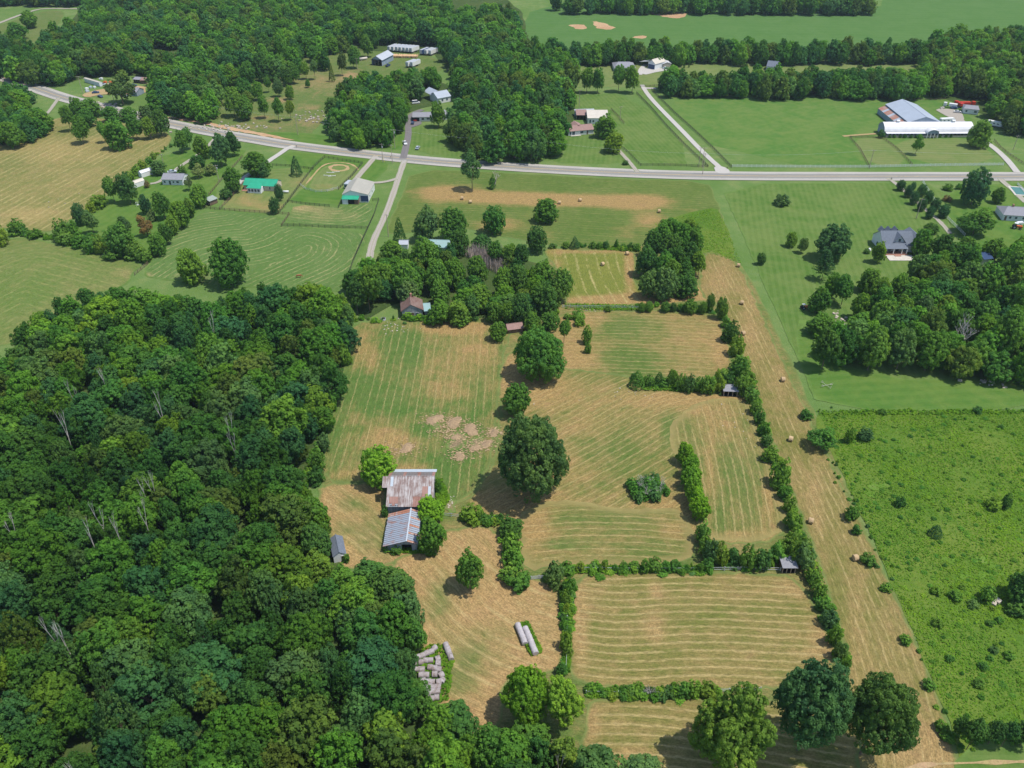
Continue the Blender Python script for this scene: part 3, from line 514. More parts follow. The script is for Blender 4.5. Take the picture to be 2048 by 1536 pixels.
def crown(name, lobes, npuff, pr, nleaf, leaf, up=-0.35, flat=1.0, shell=0.9, lobe_shade=0.25):
    """lobes: list of (centre, radii, weight) in unit space; puffs sit on the lobes, leaves on the puffs"""
    C = []; N = []; SH = []
    wsum = sum(w for _, _, w in lobes)
    LC = [np.array(c) for c, _, _ in lobes]; LR = [np.array(r) for _, r, _ in lobes]
    for li, (c, r, w) in enumerate(lobes):
        k = int(npuff * w / wsum); d = rdir(k, up); k = len(d); p = LC[li] + d * LR[li] * rng.uniform(shell - 0.12, 1.04, (k, 1))
        keep = np.ones(k, bool)
        for lj in range(len(lobes)):
            if lj != li: keep &= np.linalg.norm((p - LC[lj]) / LR[lj], axis=1) > 0.80
        p = p[keep]; d = d[keep]; ls = rng.uniform(-lobe_shade, lobe_shade)
        for q, dd in zip(p, d):
            rr = pr * rng.uniform(0.65, 1.35); m = nleaf
            ld = rng.normal(0, 1, (m, 3)) + dd * 0.9 + np.array([0, 0, 0.55]); ld /= np.linalg.norm(ld, axis=1)[:, None]
            cc = q + ld * rr * rng.uniform(0.7, 1.05, (m, 1)) * np.array([1, 1, 0.85 * flat]); C.append(cc); N.append(ld)
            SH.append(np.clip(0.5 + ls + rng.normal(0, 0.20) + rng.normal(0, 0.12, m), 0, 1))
    C = np.concatenate(C); N = np.concatenate(N); SH = np.concatenate(SH); NL0 = len(C)
    # inner leaves that close the crown
    for c, rr_, w in lobes:
        k = int(npuff * 1.6 * w / wsum); d = rdir(k, -0.9); k = len(d); q = np.array(c) + d * np.array(rr_) * rng.uniform(0.55, 0.82, (k, 1)); big = 4
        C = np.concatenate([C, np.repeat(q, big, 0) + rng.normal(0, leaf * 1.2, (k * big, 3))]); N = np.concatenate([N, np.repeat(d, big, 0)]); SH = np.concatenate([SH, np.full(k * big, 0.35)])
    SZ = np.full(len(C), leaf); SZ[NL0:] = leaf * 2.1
    r = np.percentile(np.hypot(C[:, 0], C[:, 1]), 98); z0, z1 = np.percentile(C[:, 2], 0.5), np.percentile(C[:, 2], 99.7)
    C[:, :2] /= r; C[:, 2] = (C[:, 2] - z0) / (z1 - z0) * 2.0
    return leaf_mesh(name, C, N, SZ, SH)

def broad_lobes(n, spread=0.52, r=0.5, top=True, zc=1.05, vr=0.8, seed=0):
    g = np.random.default_rng(seed); L_ = [((0, 0, zc - 0.05), (0.72, 0.72, 0.80), 3.0)]
    a0 = g.uniform(0, 6.28)
    for i in range(n):
        a = a0 + 6.283 * i / n + g.uniform(-0.3, 0.3); rr = spread * g.uniform(0.85, 1.12); z = zc + g.uniform(-0.35, 0.25)
        L_.append(((rr * math.cos(a), rr * math.sin(a), z), (r * g.uniform(0.8, 1.05), r * g.uniform(0.8, 1.05), r * vr * g.uniform(0.85, 1.15)), 1.0))
    if top:
        for i in range(3):
            a = g.uniform(0, 6.28); rr = g.uniform(0.12, 0.35); L_.append(((rr * math.cos(a), rr * math.sin(a), zc + g.uniform(0.42, 0.6)), (0.38, 0.38, 0.36), 0.7))
    return L_
ARCH = {}
# unit space: radius 1, height 0..2 (crown centre about 1)
ARCH['oak'] = [crown("oak_crown", broad_lobes(7, seed=s, spread=0.48, r=0.52), 430, 0.115, 46, 0.040, up=-0.8) for s in (1, 2, 3)]
ARCH['big'] = [crown("great_oak_crown", broad_lobes(10, 0.55, 0.42, seed=s), 900, 0.085, 56, 0.026, up=-0.8) for s in (5, 6)]
ARCH['forest'] = [crown("forest_crown", broad_lobes(n, sp, 0.46, seed=s, vr=0.7), 210, 0.135, 42, 0.048, up=-0.25) for s, n, sp in ((11, 5, 0.5), (12, 6, 0.6), (13, 4, 0.42), (14, 7, 0.55), (15, 3, 0.5), (16, 8, 0.62))]
ARCH['feather'] = [crown("feather_crown", broad_lobes(7, 0.62, 0.34, seed=s, vr=0.5), 300, 0.10, 34, 0.036, flat=0.6, up=-0.3, lobe_shade=0.3) for s in (21, 22)]
ARCH['oval'] = [crown("oval_crown", [((0, 0, 1.0), (0.92, 0.92, 1.0), 3), ((0.15, 0.1, 0.9), (0.85, 0.8, 0.85), 1)], 240, 0.12, 42, 0.042, up=-0.75) for s in range(2)]
ARCH['far'] = [crown("far_crown", broad_lobes(5, 0.5, 0.48, seed=s), 100, 0.16, 30, 0.074, up=-0.6) for s in (31, 32, 33)]
ARCH['shrub'] = [crown("shrub_crown", [((0, 0, 0.8), (0.75, 0.75, 0.9), 2), ((0.4, 0.2, 0.6), (0.5, 0.5, 0.6), 1), ((-0.35, 0.35, 0.65), (0.5, 0.5, 0.7), 1), ((0.0, -0.45, 0.5), (0.5, 0.45, 0.5), 1)], 70, 0.19, 30, 0.075, up=-0.5) for s in range(3)]
def cone_crown(name, nl=26, pine=False):
    C = []; N = []; SH = []
    for i in range(nl):
        h = (i + 0.5) / nl; r = (1.0 - h) ** 0.75 * (0.95 if not pine else 1.0) + 0.05; k = max(4, int(26 * r))
        a = rng.uniform(0, 6.28, k); rr = r * rng.uniform(0.75, 1.0, k)
        for aa, q in zip(a, rr):
            c = np.array([q * math.cos(aa), q * math.sin(aa), 0.08 + 1.9 * h + rng.uniform(-.04, .04)]); m = 14
            ld = rng.normal(0, 1, (m, 3)) * 0.7 + np.array([math.cos(aa), math.sin(aa), 0.5]); ld /= np.linalg.norm(ld, axis=1)[:, None]
            C.append(c + ld * 0.11 * rng.uniform(0.5, 1, (m, 1))); N.append(ld); SH.append(np.clip(rng.normal(0.5, 0.2) + rng.normal(0, 0.1, m), 0, 1))
    return leaf_mesh(name, np.concatenate(C), np.concatenate(N), 0.042, np.concatenate(SH))
ARCH['cedar'] = [cone_crown("cedar_crown"), cone_crown("cedar_crown")]
def pine_crown():
    C = []; N = []; SH = []
    for i in range(11):
        h = (i + 0.6) / 11; r = (1 - h) ** 0.8; k = 7
        for j in range(k):
            a = 6.283 * j / k + i * 0.7 + rng.uniform(-.2, .2); sh = rng.uniform(0.25, 0.8)
            for q in np.linspace(0.25, 1.0, 6) * r:
                c = np.array([q * math.cos(a), q * math.sin(a), 0.15 + 1.8 * h + q * 0.18]); m = 16
                ld = rng.normal(0, 1, (m, 3)) + np.array([math.cos(a) * .5, math.sin(a) * .5, 0.8]); ld /= np.linalg.norm(ld, axis=1)[:, None]
                C.append(c + ld * np.array([0.12, 0.12, 0.06]) * rng.uniform(0.5, 1, (m, 1))); N.append(ld); SH.append(np.clip(sh + rng.normal(0, 0.1, m), 0, 1))
    return leaf_mesh("pine_crown", np.concatenate(C), np.concatenate(N), 0.045, np.concatenate(SH))
ARCH['pine'] = [pine_crown()]

def limb_mesh(name, material, levels=3, n0=6, trunk=0.75, spread=0.9, r0=0.055, seed=1, lean=0.0, twig=0.6):
    """a trunk that forks: unit height 1 to the first fork region, total about 1.6"""
    g = random.Random(seed); mb = MB()
    def rec(p, d, ln, r, lv):
        q = p + d * ln; mb.tube(p, q, r, r * 0.66, 5 if lv < 2 else 4 if lv < 3 else 3, caps=False)
        if lv >= levels: return
        k = n0 if lv == 0 else 3
        for i in range(k):
            a = 6.283 * i / k + g.uniform(-0.5, 0.5); v = Vector((math.cos(a), math.sin(a), 0)) * spread * g.uniform(0.6, 1.1) + Vector((0, 0, g.uniform(0.35, 0.9)))
            dd = (d * 0.5 + v * 0.7).normalized(); rec(p + d * ln * g.uniform(0.7, 1.0), dd, ln * g.uniform(0.5, 0.75) * (0.9 if lv else 0.75), r * 0.55, lv + 1)
    rec(Vector((0, 0, 0)), Vector((lean, 0, 1)).normalized(), trunk, r0, 0)
    me = bpy.data.meshes.new(name); me.from_pydata(mb.v, [], mb.f); me.materials.append(material); me.update(); return me
TRUNK = [limb_mesh("trunk", M_BARK, 2, 5, 0.8, 0.7, 0.05, s) for s in (1, 2, 3)]
STEM = [limb_mesh("stem", M_BARK, 2, 4, 0.45, 0.9, 0.045, s) for s in (4, 5)]
DEAD = [limb_mesh("dead_limbs", M_DEADW, 4, 4, 0.62, 0.8, 0.035, s, l) for s, l in ((7, 0.1), (8, -0.25), (9, 0.3))]
SNAG = [limb_mesh("snag", M_DEADW, 3, 2, 0.8, 0.45, 0.022, s, l) for s, l in ((17, -0.3), (18, 0.15), (19, -0.15))]

TINT = {'dark': (0.048, 0.121, 0.034), 'mid': (0.071, 0.168, 0.034), 'light': (0.092, 0.185, 0.034), 'yel': (0.120, 0.205, 0.034), 'grey': (0.075, 0.150, 0.058),
        'teal': (0.043, 0.114, 0.051), 'olive': (0.078, 0.125, 0.036), 'brown': (0.163, 0.121, 0.064), 'pale': (0.142, 0.199, 0.085), 'bright': (0.121, 0.256, 0.026)}
TREE_XY = []
def put_tree(x, y, rad, hgt, kind='oak', tint='mid', label=None, cat="tree", group=None, name=None, clear=0.08, trunk=True, tj=0.10):
    """RAD crown radius, HGT total height"""
    name = name or {'shrub': 'shrub', 'cedar': 'cedar_tree', 'pine': 'pine_tree'}.get(kind, 'broadleaf_tree')
    t = thing(name, (x, y, 0), R.uniform(0, 6.28), label, cat, group)
    zc = hgt * clear; me = R.choice(ARCH[kind])
    c = bpy.data.objects.new("crown", me); link(c); c.parent = t; c.location = (0, 0, zc); c.scale = (rad, rad * R.uniform(0.92, 1.08), (hgt - zc) / 2.0 * 1.06)
    c.rotation_euler = (R.uniform(-.13, .13), R.uniform(-.13, .13), 0) if kind not in ('cedar', 'pine') else (0, 0, 0)
    tv = TINT[tint] if isinstance(tint, str) else tint; f = R.uniform(1 - tj, 1 + tj)
    c["tint"] = [tv[0] * f * R.uniform(0.92, 1.08), tv[1] * f, tv[2] * f * R.uniform(0.9, 1.1)]
    if trunk:
        b = bpy.data.objects.new("trunk" if kind != 'shrub' else "stem", R.choice(TRUNK if kind != 'shrub' else STEM)); link(b); b.parent = t
        w = min(rad, hgt * 0.5) * (0.85 if kind not in ('cedar', 'pine') else 0.6); b.scale = (w, w, hgt * 0.42)
    TREE_XY.append((x, y, rad)); return t
def tree_box(x0, y0, x1, y1, kind='oak', tint='mid', label=None, cat="tree", group=None, name=None, **kw):
    """a tree whose crown fills that box of the photograph"""
    cx, cy = (x0 + x1) / 2, (y0 + y1) / 2; w, h = x1 - x0, y1 - y0; c = 4.0; sh_ = 0.0
    for _ in range(6):
        ex = 0.0
        p = G(cx, cy - sh_, c); z = p.y * CT - (c - CAM_H) * ST; s = F_PX / z; ph = PITCH + math.atan((cy - 768) / F_PX)
        rad = w / 2 / s; q = (h / 2 / s) ** 2 - (rad * math.sin(ph)) ** 2
        V = math.sqrt(max(q, 0)) / max(0.15, math.cos(ph)); lo, hi = (0.55, 1.7 if kind in ('oval', 'shrub') else 1.2) if kind != 'cedar' else (0.8, 2.6)
        V0 = V; V = min(max(V, rad * lo), rad * hi); cl = {'shrub': 0.0, 'cedar': 0.02, 'feather': 0.2, 'oval': 0.08}.get(kind, 0.07)
        H = 2 * V / (1 - cl) + (1.25 * (V0 - V) if V0 > V and kind not in ('shrub', 'cedar') else 0); c = H - V; cl = max(0.0, 1 - 2 * V / H); sh_ = max(0.0, h / 2 - s * math.hypot(rad * math.sin(ph), V * math.cos(ph)))
    tv = TINT[tint] if isinstance(tint, str) else tint; tint = (tv[0] * 1.45 + .012, tv[1] * 1.36 + .014, tv[2] * 1.5 + .008)
    return put_tree(p.x, p.y, rad * 0.97, H, kind, tint, label, cat, group, name, clear=cl, **kw)
PROTECT = [(802, 600, 851, 638), (1014, 652, 1048, 668), (925, 505, 1000, 540), (772, 90, 880, 114), (812, 118, 838, 139), (746, 104, 796, 134), (790, 104, 828, 118), (860, 178, 908, 209), (826, 200, 842, 212), (822, 226, 882, 247), (1134, 220, 1218, 272), (162, 152, 300, 200), (70, 172, 136, 204),
           (664, 1076, 699, 1128), (842, 1288, 908, 1392), (1880, 196, 1962, 232), (1960, 514, 1986, 536), (1976, 240, 2000, 258), (-20, 12, 165, 52), (905, 0, 1012, 16), (322, 98, 358, 116), (1050, 20, 1130, 88)]
def blocked(x, y, r, h):
    bx_, by_ = P2(x, y, 0); tx, ty = P2(x, y, h); s = (P2(x + 1, y, 0)[0] - bx_) * r * 0.9
    return any(bx_ + s > a and bx_ - s < c and by_ > b + 2 and ty < d - 2 for a, b, c, d in PROTECT)
def scatter(poly, spacing, jitter=0.4, h=8.0, avoid=True, gap=0.75, ch=13.0, cr=4.5):
    W_ = np.array([tuple(G(a, b, h).xy) for a, b in poly]); lo, hi = W_.min(0), W_.max(0); out = []
    ny = int((hi[1] - lo[1]) / (spacing * 0.87)) + 2; nx = int((hi[0] - lo[0]) / spacing) + 2
    P = np.array([(lo[0] + (i + (j % 2) * 0.5) * spacing, lo[1] + j * spacing * 0.87) for j in range(ny) for i in range(nx)]) + rng.uniform(-jitter, jitter, (nx * ny, 2)) * spacing
    P = P[inside(P, W_)]
    P = np.array([p for p in P if not blocked(p[0], p[1], cr, ch)])
    if avoid and TREE_XY:
        T = np.array(TREE_XY); keep = [np.all(np.hypot(T[:, 0] - p[0], T[:, 1] - p[1]) > T[:, 2] * gap + spacing * 0.25) for p in P]; P = P[np.array(keep, bool)]
    return P
def gn_mass(name, pts, radii, heights, tints, kinds, label, cat="forest"):
    """one mass of trees: crowns and trunks instanced on points by geometry nodes"""
    me = bpy.data.meshes.new(name); n = len(pts)
    me.vertices.add(n); me.vertices.foreach_set("co", np.column_stack([pts, np.asarray(heights) * 0.10]).astype(np.float32).ravel())
    def va(k, typ, arr, f):
        a = me.attributes.new(k, typ, 'POINT'); a.data.foreach_set(f, np.asarray(arr, np.float32 if typ != 'INT' else np.int32).ravel())
    va("scl", 'FLOAT_VECTOR', [(r, r, h * 0.9 / 2) for r, h in zip(radii, heights)], "vector")
    va("rot", 'FLOAT_VECTOR', [(0, 0, R.uniform(0, 6.28)) for _ in range(n)], "vector")
    va("tint", 'FLOAT_VECTOR', tints, "vector"); va("pick", 'INT', [R.randrange(1000) for _ in range(n)], "value")
    o = bpy.data.objects.new(name, me); link(o); tag(o, label, cat, kind="stuff")
    col = bpy.data.collections.new(name + "_source"); 
    for k in kinds:
        for m in ARCH[k]: col.objects.link(bpy.data.objects.new("source_crown", m))
    ng = bpy.data.node_groups.new(name, 'GeometryNodeTree'); ng.interface.new_socket("Geometry", in_out='INPUT', socket_type='NodeSocketGeometry'); ng.interface.new_socket("Geometry", in_out='OUTPUT', socket_type='NodeSocketGeometry')
    N_ = ng.nodes; gi = N_.new("NodeGroupInput"); go = N_.new("NodeGroupOutput"); ip = N_.new("GeometryNodeInstanceOnPoints"); ci = N_.new("GeometryNodeCollectionInfo")
    ci.inputs[0].default_value = col; ci.inputs['Separate Children'].default_value = True; ci.inputs['Reset Children'].default_value = True
    def na(k, dt):
        q = N_.new("GeometryNodeInputNamedAttribute"); q.data_type = dt; q.inputs[0].default_value = k; return q.outputs['Attribute']
    ng.links.new(gi.outputs[0], ip.inputs['Points']); ng.links.new(ci.outputs[0], ip.inputs['Instance']); ip.inputs['Pick Instance'].default_value = True
    ng.links.new(na("pick", 'INT'), ip.inputs['Instance Index']); ng.links.new(na("scl", 'FLOAT_VECTOR'), ip.inputs['Scale']); ng.links.new(na("rot", 'FLOAT_VECTOR'), ip.inputs['Rotation'])
    ng.links.new(ip.outputs[0], go.inputs[0]); md = o.modifiers.new("trees", 'NODES'); md.node_group = ng; return o
def pick_tint(w, bright=1.0):
    k = R.choices(list(w), weights=list(w.values()))[0]; f = R.uniform(0.82, 1.18) * bright; v = TINT[k]; return (v[0] * f, v[1] * f, v[2] * f)
# ------------------------------------------------------------------ trees the photograph shows one by one
SOLO = [
 (988, 818, 1141, 995, 'big', (0.068, 0.135, 0.048), "huge dark round oak standing alone in the middle of the mown hay field"),
 (1029, 656, 1134, 757, 'big', 'mid', "large spreading tree beside the collapsed grey shed"),
 (999, 767, 1061, 832, 'oak', 'mid', "medium round tree between the two largest field trees"),
 (722, 893, 798, 970, 'oval', 'bright', "bright green round tree at the corner of the rusty barn"),
 (908, 1103, 970, 1188, 'oak', 'mid', "small solitary tree on the dry hay yard south of the barn"),
 (835, 990, 893, 1045, 'oak', 'bright', "bright bushy tree against the right side of the old barn"),
 (836, 1035, 896, 1112, 'oak', 'mid', "bushy tree covering the right side of the striped tin shed"),
 (918, 1006, 970, 1050, 'shrub', 'light', "leafy bush at the gate fence right of the barn"),
 (995, 1032, 1050, 1078, 'oak', 'dark', "dark round tree at the top of the overgrown fence column"),
 (1551, 1320, 1709, 1527, 'big', 'teal', "great grey-green oak, middle of the three big trees at the bottom field edge"),
 (1686, 1338, 1836, 1532, 'big', (0.060, 0.122, 0.040), "great dark oak nearest the mown strip at the bottom"),
 (1384, 1365, 1546, 1548, 'big', 'light', "great yellow-green tree casting its shade on the bottom hay field"),
 (1000, 1330, 1100, 1447, 'big', 'bright', "tall bright green tree between the wrapped bales and the lower hay field"),
 (1090, 1349, 1172, 1462, 'oak', (0.14, 0.25, 0.03), "bright yellow-green tree touching the lower left corner of the hay field"),
 (962, 411, 1012, 463, 'oval', 'mid', "round solitary tree in the upper hay field"),
 (1064, 399, 1119, 443, 'oak', 'mid', "low wide tree standing in the tan band of the upper field"),
 (1054, 455, 1096, 503, 'oval', 'dark', "small dark oval tree at the corner of the square hay plot"),
 (921, 302, 965, 377, 'feather', 'grey', "tall thin sparse tree beside the highway in the upper field"),
 (976, 352, 992, 380, 'shrub', 'mid', "little bushy tree under the dead pole-like tree by the highway"),
 (784, 439, 812, 484, 'cedar', 'dark', "small pointed tree beside the long gravel drive"),
 (824, 416, 877, 481, 'oak', 'grey', "dark tree left of the pair above the teal roofed house"),
 (872, 418, 935, 481, 'oak', 'mid', "broad tree right of the pair above the teal roofed house"),
 (1632, 448, 1706, 519, 'oak', 'teal', "wide dark double-crowned tree on the eastern lawn"),
 (1628, 501, 1674, 561, 'pine', 'teal', "layered pine standing on the eastern lawn"),
 (1573, 466, 1596, 494, 'oak', 'light', "small young tree farthest left on the eastern lawn"),
 (1595, 476, 1616, 508, 'oak', 'grey', "thin young tree just right of the smallest lawn tree"),
 (1515, 506, 1533, 528, 'oval', 'dark', "tiny round tree alone near the edge of the mown strip"),
 (1548, 388, 1580, 412, 'shrub', 'grey', "low round bush alone on the lawn below the highway"),
 (1746, 484, 1776, 526, 'oak', 'light', "light green tree at the left corner of the gabled blue-roofed house"),
 (1727, 497, 1740, 508, 'shrub', 'dark', "small clipped round bush left of the gabled house"),
 (1918, 419, 1993, 462, 'feather', 'mid', "flat-topped spreading tree beside the fence lane in the east"),
 (1927, 338, 1982, 405, 'oval', 'teal', "tall dark tree standing just below the highway in the east"),
 (1982, 376, 2010, 405, 'oak', 'mid', "smaller tree right of the tall dark highway tree"),
 (1886, 369, 1908, 380, 'shrub', 'mid', "low green bush left of the tall dark highway tree"),
 (1885, 392, 1905, 402, 'shrub', 'brown', "low brown bush left of the tall dark highway tree"),
 (1911, 367, 1927, 379, 'shrub', 'mid', "low bush touching the tall dark highway tree"),
 (1938, 245, 1984, 292, 'oak', 'light', "large light tree at the right end of the long white stable"),
 (1826, 271, 1849, 305, 'feather', 'mid', "leaning feathery tree in front of the long white stable"),
 (2011, 235, 2044, 267, 'oak', 'olive', "single tree at the edge of the far right pasture"),
 (1756, 260, 1772, 276, 'shrub', 'teal', "dark shrub at the left end of the long white stable"),
 (1188, 231, 1234, 271, 'oak', 'mid', "dark tree at the right corner of the brown roofed house"),
 (1205, 265, 1247, 302, 'oak', 'yel', "yellow-green round tree at the top of the short paved drive"),
 (1244, 321, 1258, 330, 'shrub', 'dark', "small round shrub beside the short paved drive at the highway"),
 (1159, 137, 1190, 187, 'oak', 'light', "left tree of the pair below the far lawn"),
 (1182, 139, 1211, 187, 'oak', 'mid', "right tree of the pair below the far lawn"),
 (1224, 132, 1254, 187, 'oak', 'mid', "left half of the dark tree pair at the lane end"),
 (1250, 134, 1283, 187, 'oak', 'light', "right half of the dark tree pair at the lane end"),
 (859, 205, 892, 255, 'oak', 'light', "tree standing in front of the low grey roofed house"),
 (578, 315, 604, 351, 'cedar', 'teal', "dark cone-shaped cedar beside the riding ring"),
 (482, 305, 542, 352, 'oak', 'mid', "large tree at the top of the green roofed house drive"),
 (442, 337, 482, 382, 'oak', 'mid', "tree at the left corner of the green roofed house"),
 (439, 377, 467, 398, 'shrub', 'dark', "low dark bush below the green roofed house drive"),
 (516, 326, 539, 356, 'feather', 'grey', "greyish sparse tree behind the green roofed house"),
 (549, 370, 567, 400, 'oval', 'teal', "dark oval tree at the right end of the green roofed house"),
 (534, 396, 557, 426, 'oval', 'teal', "round dark tree at the corner of the board fenced yard"),
 (375, 370, 414, 412, 'oak', 'light', "bushy tree beside the small grey tin shelter"),
 (365, 351, 384, 378, 'feather', 'pale', "pale round small tree at the end of the white house"),
 (381, 329, 409, 352, 'feather', 'pale', "left pale wide tree behind the white house"),
 (405, 326, 433, 346, 'feather', 'pale', "right pale wide tree behind the white house"),
 (355, 330, 374, 348, 'shrub', 'light', "bright bush beside the gravel drive of the white house"),
 (299, 322, 333, 348, 'oak', 'grey', "low round tree behind the two white sheds"),
 (287, 362, 299, 376, 'shrub', 'brown', "brownish shrub right of the lower white shed"),
 (280, 390, 303, 425, 'oval', 'teal', "blue-green tree standing beside the small white swing"),
 (304, 385, 341, 440, 'oak', 'mid', "big tree beside the blue-green one in the left yard"),
 (275, 430, 305, 465, 'feather', 'brown', "reddish brown dying tree in the left yard"),
 (291, 421, 312, 443, 'shrub', 'pale', "pale grey-green small tree behind the reddish tree"),
 (236, 432, 262, 463, 'oak', 'grey', "grey-green slender tree in the left yard"),
 (208, 450, 270, 511, 'oak', 'mid', "wide tree at the bottom of the left yard"),
 (164, 421, 194, 471, 'oak', 'grey', "tall grey-green tree in the hedge of the big left hay field"),
 (142, 407, 172, 447, 'oval', 'teal', "dark tree at the corner of the big left hay field"),
 (205, 355, 236, 410, 'oak', 'mid', "left of the two tall trees above the left yard"),
 (232, 350, 272, 410, 'oak', 'dark', "right of the two tall trees above the left yard"),
 (355, 499, 415, 562, 'oak', 'light', "left of the tree pair at the foot of the horse pasture"),
 (412, 479, 495, 568, 'oak', 'mid', "right, larger of the tree pair at the foot of the horse pasture"),
 (1611, 850, 1676, 900, 'feather', 'mid', "spiky sprawling tree on the rough pasture edge"),
 (1691, 853, 1713, 886, 'shrub', 'yel', "yellow-green small tree in the upper rough pasture"),
 (1715, 855, 1749, 884, 'shrub', 'teal', "blue-green bush beside the yellow-green one in the rough pasture"),
 (1972, 993, 2006, 1022, 'shrub', 'light', "bright bush of the pair at the right of the rough pasture"),
 (2003, 990, 2025, 1020, 'shrub', 'dark', "dark bush of the pair at the right of the rough pasture"),
 (1789, 993, 1814, 1016, 'shrub', 'dark', "single dark bush in the middle of the rough pasture"),
 (1858, 1048, 1888, 1076, 'cedar', 'teal', "small grey cedar alone in the rough pasture"),
 (1756, 817, 1776, 830, 'shrub', 'mid', "bush on the line between lawn and rough pasture"),
 (1946, 812, 1966, 828, 'shrub', 'dark', "round dark bush on the line between lawn and rough pasture"),
 (2015, 1135, 2085, 1205, 'oak', 'dark', "big dark shrub mass at the right edge of the rough pasture"),
 (2013, 1197, 2062, 1236, 'shrub', 'dark', "wide low bush at the right edge of the rough pasture"),
 (1958, 1172, 1993, 1207, 'shrub', 'mid', "bush beside the pale stone in the rough pasture"),
 (1256, 741, 1294, 777, 'cedar', 'mid', "rounded cone cedar at the left end of the cross hedge"),
 (1306, 744, 1331, 770, 'cedar', 'dark', "second cedar from the left in the cross hedge"),
 (1334, 741, 1358, 775, 'oak', 'light', "bright small tree in the cross hedge"),
 (719, 71, 748, 113, 'oak', 'light', "round tree at the upper edge of the cattle pasture"),
 (691, 95, 719, 136, 'oak', 'mid', "tree with a bare trunk beside the tan tank in the cattle pasture"),
 (672, 106, 691, 153, 'oval', 'olive', "tall slender tree in the cattle pasture"),
 (656, 129, 669, 165, 'cedar', 'olive', "narrow cedar alone in the cattle pasture"),
 (205, 146, 268, 196, 'feather', 'olive', "wide pale tree over the cluttered yard by the highway"),
 (40, 24, 76, 53, 'oak', 'mid', "dark tree inside the curve of the far dirt lane"),
 (10, 47, 58, 76, 'oak', 'mid', "low wide tree in the far upper left pasture"),
 (0, 245, 48, 292, 'oak', 'mid', "tree over the orange machine at the left edge"),
 (1139, 474, 1160, 497, 'cedar', 'grey', "small cedar on the line above the square hay plot"),
 (1342, 1158, 1350, 1160, 'shrub', 'mid', "tiny bush on the lower fence"),
]
for (a, b, c, d, k, t_, lab) in SOLO[:-1]: tree_box(a, b, c, d, k, t_, lab, cat="bush" if k == 'shrub' else "tree")

